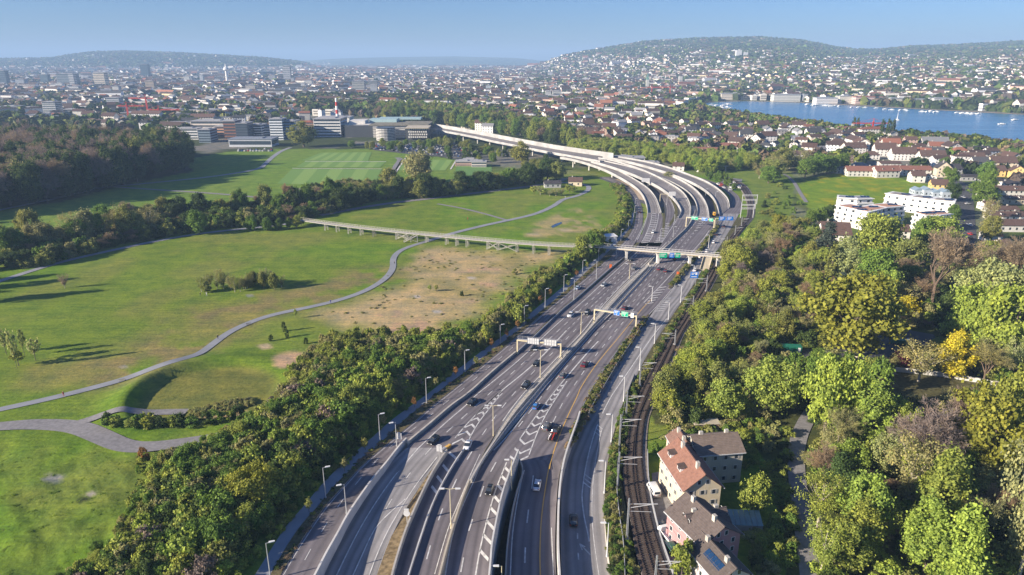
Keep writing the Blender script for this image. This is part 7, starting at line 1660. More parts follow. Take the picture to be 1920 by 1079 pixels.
# ---- tree belts and rows along measured lines
def belt(line, n, kinds, hpx, wpx, group, jit=6, phrase=None):
    xs = np.linspace(0, 1, n); L = np.array(line, float); s = np.concatenate([[0], np.cumsum(np.hypot(*(L[1:]-L[:-1]).T))]); s /= s[-1]
    for t in xs:
        t = min(1, max(0, t+random.uniform(-.4, .4)/n)); px = float(np.interp(t, s, L[:, 0]))+random.uniform(-jit, jit)*.6; yb = float(np.interp(t, s, L[:, 1]))+random.uniform(-jit, jit)*.35
        k, c = random.choice(kinds); hh = hpx*random.uniform(.7, 1.2); ww = wpx*random.uniform(.75, 1.25)
        ptree(px, yb, yb-hh, ww, k, c, group=group)
belt([(640,392),(700,378),(760,372),(820,370),(880,360),(930,352),(1000,344),(1040,338)], 26, [('round','mid'),('round','dark'),('broad','dark'),('round','olive')], 34, 30, 'dark round trees along the upper meadow path', 7)
belt([(200,436),(280,420),(360,412),(440,404),(520,400),(600,392),(660,384)], 24, [('broad','mid'),('round','olive'),('tall','olive'),('bare','bare'),('broad','dark'),('tall','mid')], 42, 32, 'trees of the riverside belt', 9)
belt([(0,490),(60,478),(120,466),(200,452),(280,440)], 16, [('broad','olive'),('sparse','khaki'),('tall','khaki'),('broad','mid'),('tall','olive')], 52, 38, 'trees of the riverside belt', 8)
belt([(470,432),(500,433),(540,430),(565,424)], 8, [('tall','fresh'),('tall','mid')], 26, 15, 'fresh green trees at the near end of the footbridge', 5)
belt([(380,548),(420,538),(450,547),(480,536),(528,542)], 27, [('sparse','khaki'),('tall','olive'),('sparse','olive')], 27, 16, 'small trees of the copse in the meadow', 9)
belt([(1000,366),(1030,368),(1060,366),(1075,360)], 8, [('sparse','khaki'),('sapling','fresh')], 14, 16, 'pale trees inside the upper path loop', 4)
belt([(1355,338),(1340,334),(1325,332)][::-1]+[(1370,350)], 6, [('poplar','mid')], 17, 6, 'slim clipped trees at the station', 2)
belt([(200,803),(250,803),(300,800),(350,797),(410,790),(445,783)], 13, [('bush','mid'),('bush','dark'),('bush','fresh')], 20, 25, 'rounded bushes between the gravel tracks', 4)
g = 'young trees along the cycle path'
for px, yb in [(580,962),(646,885),(685,845),(777,765),(817,728),(855,707),(892,687),(922,652),(950,634),(971,617),(993,592),(1013,570),(1032,557),(1065,540),(1081,520),(1101,505),(720,800)]:
    ptree(px, yb, yb-19*(yb-90)/600, 9*(yb-90)/600, random.choice(['sapling']), random.choice(['khaki','olive','orange']), None, g)
def inside_px(poly): return poly
def clear_of(x, y, pts, r): return all((x-a)**2+(y-b)**2 > r*r for a, b in pts)
# ---- right-hand woods: individual trees on the real ground, spaced by their crowns
CLEAR = [GA(p) for p in ([(1560,655),(1600,618),(1660,606),(1760,622),(1785,650),(1700,672),(1640,690),(1500,680),(1455,668),(1460,650)], [(1662,690),(1700,695),(1870,716),(1865,765),(1740,780),(1655,772)], [(1484,1110),(1500,1110),(1540,1110),(1530,1020),(1512,880),(1522,800),(1500,770),(1480,820),(1478,880),(1488,980)],
    [(1225,870),(1240,800),(1300,800),(1400,795),(1475,800),(1470,900),(1440,960),(1440,1110),(1225,1110)], [(1778,560),(1840,560),(1840,330),(1770,330)], [(1540,465),(1610,465),(1610,410),(1700,410),(1720,455),(1790,440),(1790,360),(1556,360),(1500,420)], [(1555,470),(1610,470),(1625,540),(1530,560)])]
POS = [(o.location.x, o.location.y, o.scale[0]) for o in bpy.data.objects if o.name.split('.')[0].endswith('_tree')]
def fill(poly_px, n, kinds, wr, hr, group, spacing=.62, maxtry=60, avoid=True):
    P = GA(poly_px); xs = [p[0] for p in P]; ys = [p[1] for p in P]; c = 0; t = 0; loc = []
    while c < n and t < n*maxtry:
        t += 1; x = random.uniform(min(xs), max(xs)); y = random.uniform(min(ys), max(ys))
        if not inpoly([x], [y], P)[0]: continue
        if avoid and any(inpoly([x], [y], q)[0] for q in CLEAR): continue
        w = random.uniform(*wr)
        if any((x-a)**2+(y-b)**2 < (spacing*(w+w2)/2)**2 for a, b, w2 in loc): continue
        if avoid and any((x-a)**2+(y-b)**2 < 16 for a, b, _ in POS): continue
        k, cl = random.choice(kinds); loc.append((x, y, w)); tree(x, y, k, cl, w*(1.0 if k != 'poplar' else .5), random.uniform(*hr)*(.9 if k == 'bare' else 1), group=group); c += 1
    return c
mixA = [('broad','fresh'),('sparse','fresh'),('round','fresh'),('bare','bare'),('sparse','khaki'),('bare','bare'),('tall','olive'),('sparse','khaki'),('bare','khaki'),('sparse','olive'),('bare','purple')]
mixB = [('bare','bare'),('bare','bare'),('sparse','khaki'),('broad','fresh'),('broad','mid'),('sparse','olive')]
mixC = [('broad','fresh'),('tall','fresh'),('sparse','khaki'),('sparse','fresh'),('bare','bare'),('tall','bright'),('vase','pale'),('bare','khaki'),('broad','mid'),('conifer','dark')]
GW = 'trees of the wood right of the railway'
fill([(1235,790),(1246,740),(1276,668),(1325,590),(1372,540),(1395,600),(1340,690),(1290,780),(1250,800)], 27, [('broad','fresh'),('round','fresh'),('broad','bright'),('round','olive'),('tall','fresh')], (5, 8.5), (6.5, 10.5), GW, .55)
fill([(1315,690),(1378,560),(1378,510),(1415,450),(1500,430),(1560,480),(1560,560),(1500,640),(1450,680),(1400,740),(1330,770)], 60, mixA, (5.5, 9.5), (8, 12.5), GW, .56)
fill([(1372,505),(1412,448),(1450,430),(1500,420),(1520,470),(1420,520),(1370,560)], 14, [('broad','olive'),('broad','gold'),('bare','bare'),('round','fresh')], (6, 9), (6.5, 10), GW, .55)
fill([(1520,480),(1640,480),(1780,480),(1780,590),(1690,640),(1620,600),(1540,560)], 20, mixB+[('broad','dark'),('conifer','dark')], (7, 11), (9, 14), GW, .55)
fill([(1780,500),(1990,470),(2150,640),(2100,760),(1900,740),(1880,700),(1800,640)], 24, mixB+[('broad','bright')], (8, 12), (10, 15), GW, .55)
fill([(1530,760),(1660,780),(1860,780),(2050,760),(2150,1110),(1540,1110),(1525,900)], 54, mixC, (6, 10), (8.5, 14), GW, .62)
fill([(1400,700),(1480,690),(1540,700),(1520,760),(1420,790)], 8, [('broad','mid'),('bush','mid'),('broad','dark')], (5, 8), (6, 9), GW, .6)
fill([(-420,640),(-120,640),(-40,560),(-60,500),(-260,470),(-420,500)], 16, [('tall','mid'),('broad','dark'),('tall','dark')], (7, 11), (14, 22), 'trees left of the meadow', .6, avoid=False)
# ---- left wood: the trees of its edge stand singly, the body behind is one mass
fill([(0,398),(110,380),(210,356),(300,336),(352,322),(352,300),(250,296),(200,318),(0,345)], 40, [('bare','purple'),('broad','dark'),('tall','dark'),('bare','bare'),('broad','dark'),('bare','purple')], (14, 20), (22, 31), 'trees along the edge of the left-hand wood', .45, avoid=False)
# ------------------------------------------------------------------ masses
PK = {}; PM = {}
def protos(specs):
    c = bpy.data.collections.new('plant_kinds')
    for k, (kind, i, col) in enumerate(specs):
        if (kind, i, col) not in PK:
            if col not in PM: PM[col] = leafmat('leaves_'+col, const=LC[col])
            me = LIB[kind][i][0].copy(); me.materials[0] = PM[col]; PK[(kind, i, col)] = me
        c.objects.link(bpy.data.objects.new(f'{k:02d}_plant_kind', PK[(kind, i, col)]))
    return c
def mass(name, label, pts, specs, idx, scl, rot):
    me = bpy.data.meshes.new(name); n = len(pts); me.vertices.add(n); me.vertices.foreach_set('co', np.asarray(pts, np.float32).reshape(-1))
    for nm, ty, arr in (('pick', 'INT', idx), ('turn', 'FLOAT', rot)):
        a = me.attributes.new(nm, ty, 'POINT'); a.data.foreach_set('value', np.asarray(arr, np.int32 if ty == 'INT' else np.float32))
    a = me.attributes.new('size', 'FLOAT_VECTOR', 'POINT'); a.data.foreach_set('vector', np.asarray(scl, np.float32).reshape(-1))
    me.update(); o = link(name, me); tag(o, label, None, None, 'stuff')
    gt = bpy.data.node_groups.new(name, 'GeometryNodeTree'); gt.interface.new_socket('Geometry', in_out='INPUT', socket_type='NodeSocketGeometry'); gt.interface.new_socket('Geometry', in_out='OUTPUT', socket_type='NodeSocketGeometry')
    n_ = gt.nodes; i_ = n_.new('NodeGroupInput'); o_ = n_.new('NodeGroupOutput'); ci = n_.new('GeometryNodeCollectionInfo'); ci.inputs[0].default_value = protos(specs); ci.inputs['Separate Children'].default_value = True; ci.inputs['Reset Children'].default_value = True
    ip = n_.new('GeometryNodeInstanceOnPoints'); ip.inputs['Pick Instance'].default_value = True
    def at(nm, dt):
        a = n_.new('GeometryNodeInputNamedAttribute'); a.data_type = dt; a.inputs[0].default_value = nm; return a.outputs[0]
    cx = n_.new('ShaderNodeCombineXYZ'); gt.links.new(at('turn', 'FLOAT'), cx.inputs[2])
    gt.links.new(i_.outputs[0], ip.inputs['Points']); gt.links.new(ci.outputs[0], ip.inputs['Instance']); gt.links.new(at('pick', 'INT'), ip.inputs['Instance Index']); gt.links.new(cx.outputs[0], ip.inputs['Rotation']); gt.links.new(at('size', 'FLOAT_VECTOR'), ip.inputs['Scale']); gt.links.new(ip.outputs[0], o_.inputs[0])
    md = o.modifiers.new('plants', 'NODES'); md.node_group = gt; return o
def scatter(poly_px, step, jit=.5, avoid=(), dens=None):
    P = GA(poly_px); xs = [p[0] for p in P]; ys = [p[1] for p in P]; X, Y = np.meshgrid(np.arange(min(xs), max(xs), step), np.arange(min(ys), max(ys), step))
    X = X.ravel()+RNG.uniform(-jit, jit, X.size)*step; Y = Y.ravel()+RNG.uniform(-jit, jit, Y.size)*step; k = inpoly(X, Y, P)
    for a in avoid: k &= ~inpoly(X, Y, a)
    if dens is not None: k &= RNG.random(X.size) < dens(X, Y)
    return X[k], Y[k]
def plant_mass(name, label, XY, specs, wsc, hsc, weights=None, hfun=None, zc=None):
    X, Y = XY; n = len(X); Z = T(X, Y) if zc is None else np.full(n, zc); idx = RNG.choice(len(specs), n, p=weights); w = RNG.uniform(*wsc, n); h = RNG.uniform(*hsc, n)
    if hfun is not None: f = hfun(X, Y); w = w*f; h = h*f
    s = np.zeros((n, 3))
    for k, (kind, i, c) in enumerate(specs):
        m = idx == k; s[m, 0] = w[m]/LIB[kind][i][2]; s[m, 1] = s[m, 0]; s[m, 2] = h[m]/LIB[kind][i][3]
    return mass(name, label, np.stack([X, Y, Z-.2], 1), specs, idx, s, RNG.uniform(0, 6.28, n))
for a in [(1599,248,221,7),(1606,250,222,6),(1651,264,225,8),(1662,266,224,8),(1671,262,225,8)]: ptree(*a, 'poplar', 'dark', None, 'tall dark poplars by the near lake shore')
belt([(1846,345),(1846,400),(1852,450),(1850,510)], 8, [('broad','olive'),('sparse','khaki'),('broad','mid')], 40, 34, 'street trees right of the shaded side street', 5)
belt([(1782,345),(1786,372),(1788,500),(1792,530)], 6, [('broad','dark'),('round','dark'),('broad','mid')], 34, 28, 'street trees left of the shaded side street', 4)
belt([(1330,337),(1343,341),(1356,346),(1368,352),(1376,357)], 6, [('poplar','mid')], 18, 8, 'slim clipped trees at the station', 1)
belt([(1420,335),(1440,345),(1455,330),(1480,318),(1500,322)], 7, [('broad','olive'),('sparse','khaki'),('broad','mid')], 34, 32, 'trees at the top of the grassy slope', 8)
belt([(1510,332),(1545,326),(1575,322)], 4, [('broad','mid'),('round','mid')], 34, 30, 'trees on the left corner of the dandelion meadow', 5)
belt([(1500,440),(1530,452),(1520,420),(1560,412)], 5, [('broad','dark'),('round','mid')], 26, 26, 'dark trees left of the white flats', 6)
BS = [('bush',0,'mid'),('bush',1,'fresh'),('bush',2,'olive'),('bush',3,'dark'),('bush',0,'khaki'),('bush',1,'bright'),('round',0,'mid'),('bush',2,'purple'),('tall',1,'fresh'),('sparse',0,'khaki'),('broad',1,'mid')]
BW = [.22,.21,.11,.14,.08,.10,.03,.02,.04,.03,.02]
EMB = [(60,1110),(200,1020),(255,905),(260,860),(345,845),(430,805),(520,745),(560,680),(610,642),(700,640),(790,640),(880,622),(960,562),(1010,525),(1060,478),(1095,447),(1128,437),(1150,415),(1160,372),(1140,345),(1170,350),(1183,372),(1186,395),(1180,425),(1150,450),(1120,478),(1090,502),(1050,540),(1000,580),(950,622),(880,675),(800,738),(740,782),(670,850),(600,915),(545,975),(500,1030),(440,1110)]
EP = GA(EMB); BIKE_L = GA([(a, y) for y, a, b in ROWS['bike']])
def hemb(X, Y):
    d = segdist(X, Y, BIKE_L); e = segdist(X, Y, EP, True); return .40+.75*sstep(1, 10, e)*(1.12-.35*sstep(10, 45, d))*(.8+.5*fbm(X/22, Y/22))
plant_mass('shrub_thicket', 'dense mixed thicket of bushes covering the long embankment left of the motorway', scatter(EMB, 2.5), BS, (3.6, 6.4), (3.2, 6.4), BW, hemb)
XY = scatter([(0,398),(110,380),(210,356),(300,336),(352,322),(355,300),(250,294),(0,282),(-350,282),(-350,450)], 9.5)
plant_mass('scrub_edge', 'pale scrubby edge of the thicket on the meadow side of the embankment', scatter([(520,760),(560,690),(610,640),(700,632),(800,636),(890,618),(960,560),(1020,510),(1050,520),(985,588),(900,655),(830,690),(740,690),(660,720),(600,790)], 2.6), [('bush',1,'fresh'),('bush',2,'khaki'),('bush',0,'fresh'),('bush',3,'olive')], (2.5, 4.2), (3.0, 5.6))
plant_mass('grass_tufts', 'rough tussocky grass in the near left corner of the meadow', scatter([(-60,1110),(-60,830),(60,822),(160,830),(240,860),(250,905),(190,1020),(60,1110)], 1.15, dens=lambda X, Y: .15+.75*(fbm(X/7, Y/7) > .48)), [('bush',0,'tuft'),('bush',1,'tuft')], (.6, 1.3), (.10, .22))
plant_mass('grass_tufts', 'scattered dry tufts over the straw-coloured field', scatter([(570,600),(740,510),(760,470),(1070,470),(1030,500),(950,562),(870,622),(700,632)], 3.0, dens=lambda X, Y: .06+.5*(fbm(X/11, Y/11) > .56)), [('bush',0,'khaki'),('bush',1,'olive')], (.8, 1.8), (.3, .7))
plant_mass('grass_tufts', 'tall pale reeds inside the ring-shaped bank', scatter([(355,770),(400,760),(440,748),(472,745),(476,756),(430,772),(370,779)], .9), [('bush',0,'khaki'),('bush',1,'pale')], (1.0, 1.8), (.8, 1.5))
plant_mass('left_wood', 'dark mixed wood filling the left edge beyond the meadow', XY, [('bare',0,'purple'),('broad',0,'dark'),('bare',1,'bare'),('tall',0,'dark'),('broad',1,'dark'),('broad',2,'olive'),('sparse',0,'khaki')], (12, 19), (23, 33), [.34,.15,.2,.12,.1,.04,.05])
plant_mass('riverside_scrub', 'dark riverside scrub along the stream left of the footbridge', scatter([(0,505),(0,470),(120,452),(260,425),(360,405),(470,395),(560,385),(640,370),(700,366),(700,380),(620,400),(560,412),(470,424),(340,440),(200,466),(80,500)], 4.2), BS[:5]+[('round',0,'dark'),('bare',0,'bare')], (5, 9), (4, 8.5), [.15,.06,.15,.22,.14,.16,.12])
plant_mass('riverside_scrub', 'brownish scrub behind the upper footpath by the playing fields', scatter([(560,372),(640,352),(700,356),(760,352),(860,356),(930,344),(1000,338),(1000,346),(860,364),(760,374),(680,380),(600,388)], 5.0), [('bare',0,'bare'),('bush',0,'dark'),('sparse',0,'khaki'),('bush',1,'olive'),('bare',1,'khaki')], (5, 9), (5, 10))
plant_mass('hedge_planting', 'rough green slope planting along the railway side of the side road', scatter([(1147,1110),(1140,1030),(1136,930),(1146,850),(1160,790),(1180,735),(1210,690),(1240,640),(1275,580),(1310,530),(1345,470),(1349,473),(1318,525),(1286,580),(1255,632),(1225,682),(1197,730),(1182,780),(1172,840),(1160,900),(1163,960),(1180,1020),(1200,1110)], 1.15), [('bush',0,'mid'),('bush',1,'olive'),('bush',2,'dark'),('bush',3,'khaki')], (1.0, 2.2), (.7, 1.7), zc=-.1)
plant_mass('hedge_planting', 'low clipped shrubs on the planted strip between motorway and side road', scatter([(1062,842),(1080,795),(1100,752),(1128,706),(1158,664),(1190,620),(1207,598),(1214,600),(1203,618),(1172,662),(1145,704),(1118,752),(1097,795),(1070,842)], 1.1), [('bush',0,'dark'),('bush',1,'khaki'),('bush',2,'olive'),('bush',3,'bare')], (1.2, 1.9), (.9, 1.5), zc=.35)
plant_mass('hedge_planting', 'low shrubs on the farther planted strip beside the side road', scatter([(1256,537),(1275,512),(1300,484),(1320,455),(1343,425),(1349,425),(1327,457),(1308,484),(1283,513),(1266,537)], 1.3), [('bush',0,'dark'),('bush',1,'khaki'),('bush',2,'olive')], (1.2, 2.0), (.9, 1.5), zc=.35)
plant_mass('verge_plants', 'dark low plants on the verge between cycle path and frontage road', scatter([(505,1110),(520,1060),(560,1000),(600,940),(640,895),(700,838),(770,778),(850,715),(930,653),(1000,597),(1080,530),(1130,487),(1150,480),(1110,510),(1060,552),(980,618),(910,678),(850,725),(770,790),(700,850),(650,900),(610,945),(570,1005),(530,1065),(515,1110)], 1.3), [('bush',0,'dark'),('bush',3,'olive'),('bush',2,'bare')], (.9, 1.7), (.35, .8))
GP = GA([(1225,870),(1240,800),(1300,800),(1400,792),(1475,795),(1482,880),(1490,980),(1500,1110),(1400,1110),(1385,980),(1350,960),(1350,880),(1262,850),(1262,885)])
plant_mass('garden_shrubs', 'overgrown garden shrubs on the slope behind the cream and pink houses', scatter([(1222,862),(1236,800),(1300,806),(1400,797),(1475,795),(1482,880),(1486,980),(1500,1110),(1405,1110),(1400,1000),(1440,960),(1400,880),(1352,905),(1350,860),(1262,850),(1256,880)], 2.3, dens=lambda X, Y: .25+.75*(fbm(X/8, Y/8) > .47)), BS[:6]+[('bush',2,'pale')], (1.6, 3.8), (1.0, 3.0), [.2,.25,.1,.12,.12,.13,.08])
plant_mass('wood_undergrowth', 'undergrowth beneath the trees of the right-hand wood', scatter([(1228,800),(1242,740),(1280,660),(1345,565),(1400,475),(1500,440),(1780,500),(1990,470),(2300,640),(2300,1110),(1520,1110),(1510,900),(1530,760),(1470,790),(1300,800)], 4.6, avoid=CLEAR[:4]+CLEAR[4:6]), BS[:6]+[('sparse',1,'khaki'),('bare',2,'bare'),('round',1,'fresh')], (3.5, 6.5), (2.5, 6.5), [.14,.16,.12,.16,.12,.06,.08,.08,.08])
plant_mass('slope_shrubs', 'scattered shrubs on the grassy slope right of the railway bend', scatter([(1395,470),(1410,440),(1425,400),(1440,350),(1480,340),(1500,372),(1500,440)], 7, dens=lambda X, Y: .35), BS[:5], (2.5, 6), (2, 4.5), [.3,.25,.2,.1,.15])
plant_mass('tree_belt', 'row of fresh green avenue trees behind the white warehouse and viaducts', scatter([(1060,290),(1110,300),(1180,300),(1240,308),(1290,320),(1330,326),(1420,318),(1410,306),(1330,304),(1260,292),(1180,284),(1100,276)], 8.5), [('broad',0,'fresh'),('tall',0,'bright'),('round',0,'fresh'),('tall',1,'mid'),('sparse',0,'khaki')], (9, 12), (10, 14), [.35,.25,.2,.12,.08])
plant_mass('tree_belt', 'dark and fresh green tree belt behind the long straight viaduct', scatter([(700,226),(760,230),(820,236),(900,246),(980,262),(1050,276),(1100,276),(1060,262),(980,240),(900,226),(820,214),(720,208)], 12.5), [('broad',0,'mid'),('tall',0,'fresh'),('round',0,'olive'),('tall',1,'dark'),('bare',0,'bare')], (11, 16), (16, 24), [.3,.25,.15,.15,.15])
plant_mass('car_park_trees', 'small trees scattered under the long straight viaduct', scatter([(700,275),(820,268),(860,270),(1000,302),(1060,318),(1060,330),(930,312),(780,290),(640,276)], 14, dens=lambda X, Y: .55), [('round',0,'olive'),('broad',0,'mid'),('tall',0,'fresh'),('bush',0,'dark')], (5, 10), (6, 11))
# ================================================================== the far city, its gardens and the woods of the hills
def occupied():
    P = []
    for o in bpy.data.objects:
        if o.get('category') in ('house', 'building', 'tower block', 'apartments', 'church tower'): P.append((o.location.x, o.location.y))
    return np.array(P)
OCC = occupied()
def free_mask(X, Y, r):
    k = np.ones(len(X), bool)
    for a, b in OCC: k &= ((X-a)**2+(Y-b)**2) > r*r
    return k
NOB = [GA(p) for p in ([(1090,345),(1060,312),(800,262),(640,262),(640,240),(800,236),(1100,284),(1260,296),(1420,318),(1500,330),(1500,480),(1100,480)], [(560,420),(0,560),(-900,560),(-900,276),(250,276),(420,268),(560,262),(640,262),(1060,320),(1060,420)], [(1495,372),(1500,335),(1560,318),(1600,330),(1700,335),(1760,352),(1790,380),(1790,470),(1500,470)], [(1770,560),(1845,560),(1845,335),(1770,325)])]
LAKEP = LAKE
def tinted_boxes(name, X, Y, Z, W, D, Hh, A, wall, roof, gable, rh):
    """thousands of plain buildings in one mesh: walls, and a gabled or flat roof each"""
    n = len(X); c, s = np.cos(A), np.sin(A)
    def tr(lx, ly, lz): return np.stack([X+lx*c-ly*s, Y+lx*s+ly*c, Z+lz], -1)
    w, d = W/2, D/2; Q = []; C = []
    b = [tr(-w,-d,-2+0*X), tr(w,-d,-2+0*X), tr(w,d,-2+0*X), tr(-w,d,-2+0*X)]; t = [tr(-w,-d,Hh), tr(w,-d,Hh), tr(w,d,Hh), tr(-w,d,Hh)]
    for i in range(4): j = (i+1) % 4; Q.append(np.stack([b[i], b[j], t[j], t[i]], 1)); C.append(wall)
    r0 = tr(-w, 0*X, Hh+rh); r1 = tr(w, 0*X, Hh+rh)
    Q.append(np.stack([t[0], t[1], r1, r0], 1)); C.append(roof); Q.append(np.stack([r0, r1, t[2], t[3]], 1)); C.append(roof)
    for a, e, r in ((t[3], t[0], r0), (t[1], t[2], r1)): Q.append(np.stack([a, e, r, r], 1) if False else np.stack([a, e, r*.5+e*.5, r], 1)); C.append(wall)
    # a band of windows on the faces seen from here and on the side
    for k, (z0, z1) in enumerate(((.22, .42), (.58, .78))):
        e = .12
        Q.append(np.stack([tr(-w*.9,-d-e,Hh*z0), tr(w*.9,-d-e,Hh*z0), tr(w*.9,-d-e,Hh*z1), tr(-w*.9,-d-e,Hh*z1)], 1)); C.append(wall*.30)
        Q.append(np.stack([tr(-w-e,d*.9,Hh*z0), tr(-w-e,-d*.9,Hh*z0), tr(-w-e,-d*.9,Hh*z1), tr(-w-e,d*.9,Hh*z1)], 1)); C.append(wall*.35)
    return quads_mesh(name, np.concatenate(Q), M['city'], tint=np.concatenate(C).astype(np.float32))
WALLS = np.array([(.80,.78,.74),(.76,.72,.64),(.66,.58,.46),(.72,.72,.72),(.55,.52,.48),(.60,.42,.34),(.78,.66,.42),(.82,.82,.82),(.40,.38,.37)]); WP = np.array([.24,.18,.12,.14,.09,.07,.03,.09,.04])
ROOFS = np.array([(.085,.055,.045),(.12,.07,.055),(.24,.10,.065),(.07,.07,.075),(.26,.26,.27),(.34,.15,.09)]); RP = np.array([.34,.26,.10,.20,.09,.01])
def gen(poly_px, step, keep, wr, hr, flat=.2, seed=1, hillside=False, mask=None, bright=1.0, brown=None):
    X, Y = scatter(poly_px, step, .42); n = len(X); k = (RNG.random(n) < keep) & ~inpoly(X, Y, LAKEP)
    for q in NOB: k &= ~inpoly(X, Y, q)
    k &= free_mask(X, Y, step*.75)
    if mask is not None: k &= mask(X, Y)
    X, Y = X[k], Y[k]; n = len(X); Z = T(X, Y); W = RNG.uniform(*wr, n); D = W*RNG.uniform(.5, .8, n); H_ = RNG.uniform(*hr, n); big = RNG.random(n) < .10; W[big] *= RNG.uniform(1.4, 2.6, big.sum()); H_[big] *= 1.25
    A = (fbm(X/260, Y/260)-.5)*3+RNG.choice([0, pi/2], n, p=[.68, .32])+RNG.normal(0, .08, n); fl = RNG.random(n) < flat; rh = np.where(fl, .4, D*RNG.uniform(.22, .42, n))
    wall = WALLS[RNG.choice(len(WALLS), n, p=WP/WP.sum())]*bright*RNG.uniform(.8, 1.1, (n, 1)); roof = ROOFS[RNG.choice(len(ROOFS), n, p=RP/RP.sum())]*RNG.uniform(.7, 1.25, (n, 1)); roof[fl] = np.where(RNG.random((fl.sum(), 1)) < .5, roof[fl], np.array((.30,.30,.31)))
    return X, Y, Z, W, D, H_, A, np.clip(wall, 0, .85), roof, fl, rh
def build(name, label, g): 
    o = link(name, tinted_boxes(name, *g)); tag(o, label, None, None, 'stuff'); return len(g[0])
# nearer quarters: every house is its own thing
def individual(g, head_group, n_max, lab):
    X, Y, Z, W, D, H_, A, wall, roof, fl, rh = g; order = np.argsort(Y)[:n_max]
    for i in order:
        wn = min(('white', 'cream', 'yellow', 'pink', 'grey', 'peach', 'pale'), key=lambda k: sum((a-b)**2 for a, b in zip(WC[k], wall[i]))); rn = min(RC, key=lambda k: sum((a-b)**2 for a, b in zip(RC[k], roof[i])))
        px, py = proj(X[i], Y[i], Z[i]); typ = 'flat' if fl[i] else ('hip' if i % 5 == 0 else 'gable')
        house(float(X[i]), float(Y[i]), float(((A[i]+pi/2) % pi)-pi/2), float(W[i]), float(D[i]), float(H_[i]), float(max(rh[i], 2.2)), typ, tuple(wall[i]), tuple(roof[i]), f'{wn} {"flat-roofed block" if fl[i] else "house"} with {rn} roof', px, py, group=lab, detail=0 if Y[i] > 1150 else 1, z=float(Z[i]), sides=(0, 1))
    rest = np.setdiff1d(np.arange(len(X)), order); return tuple(a[rest] for a in g)
OCC_BIG = [(o.location.x, o.location.y) for o in bpy.data.objects if o.get('category') in ('house', 'building', 'apartments')]
gA = gen([(1060,268),(1180,272),(1300,276),(1400,286),(1500,292),(1560,300),(1640,300),(1700,300),(1780,318),(1900,345),(1990,380),(1990,300),(1860,290),(1700,268),(1600,256),(1480,246),(1380,238),(1200,232),(1060,236)], 25, .80, (12, 19), (7.5, 11.5), .12, bright=1.12)
rest = individual(gA, None, 130, 'houses of the near right-hand quarter')
gB = gen([(860,240),(940,256),(1060,266),(1060,236),(1200,232),(1240,226),(1240,214),(1000,206),(860,208)], 28, .7, (12, 20), (7, 12), .12, bright=1.1)
rest2 = individual(gB, None, 55, 'houses of the quarter behind the high viaduct')
gC = gen([(0,232),(120,236),(240,246),(300,252),(560,232),(640,222),(640,206),(0,206)], 32, .6, (13, 24), (8, 13), .35)
rest3 = individual(gC, None, 55, 'houses of the left-hand quarter')
allg = [rest, rest2, rest3,
 gen([(-250,206),(640,206),(860,208),(1000,206),(1240,214),(1310,196),(1310,180),(-250,180)], 27, .74, (13, 26), (9, 15), .30),
 gen([(-400,180),(1320,180),(1330,160),(-400,160)], 29, .80, (14, 28), (9, 16), .25),
 gen([(-700,160),(1330,160),(1330,146),(-700,146)], 36, .80, (16, 32), (9, 16), .22),
 gen([(-1100,146),(1330,146),(1320,134),(-1100,134)], 50, .75, (20, 40), (9, 17), .22),
 gen([(-1800,134),(1200,134),(1180,127),(-1800,127)], 90, .7, (28, 60), (9, 17), .22)]
nb = build('city_buildings', 'dense mass of small buildings making up the far city', tuple(np.concatenate([g[i] for g in allg]) for i in range(11)))
# houses climbing the right-hand hill: denser low down, thinning into the woods
def hillmask(X, Y):
    h = T(X, Y); p = dirpx(X, Y); top = np.interp(p, [1000,1100,1200,1350,1500,1650,1800,1920], [80,105,140,160,150,115,150,175]); dn = (1-sstep(.15, .95, h/top))*.68+.10
    return (p > 1010) & (h < top) & (RNG.random(len(X)) < dn*(.35+1.1*(fbm(X/240, Y/180) > .45)))
hz = gen([(1240,196),(1320,188),(1400,188),(1500,190),(1620,197),(1750,204),(1900,212),(2300,225),(2600,150),(2600,132),(1000,132),(1000,150)], 31, 1.0, (14, 25), (9, 16), .25, mask=hillmask, bright=1.05)
nb2 = build('hillside_houses', 'pale houses scattered up the wooded hillside beyond the lake', hz)
hl = gen([(-200,141),(620,141),(620,121),(-200,121)], 48, 1.0, (20, 36), (9, 15), .2, mask=lambda X, Y: (T(X, Y) < 70) & (RNG.random(len(X)) < np.where(dirpx(X, Y) < 200, .4, .08)))
build('hillside_houses', 'pale houses on the foot of the left-hand hill', hl)
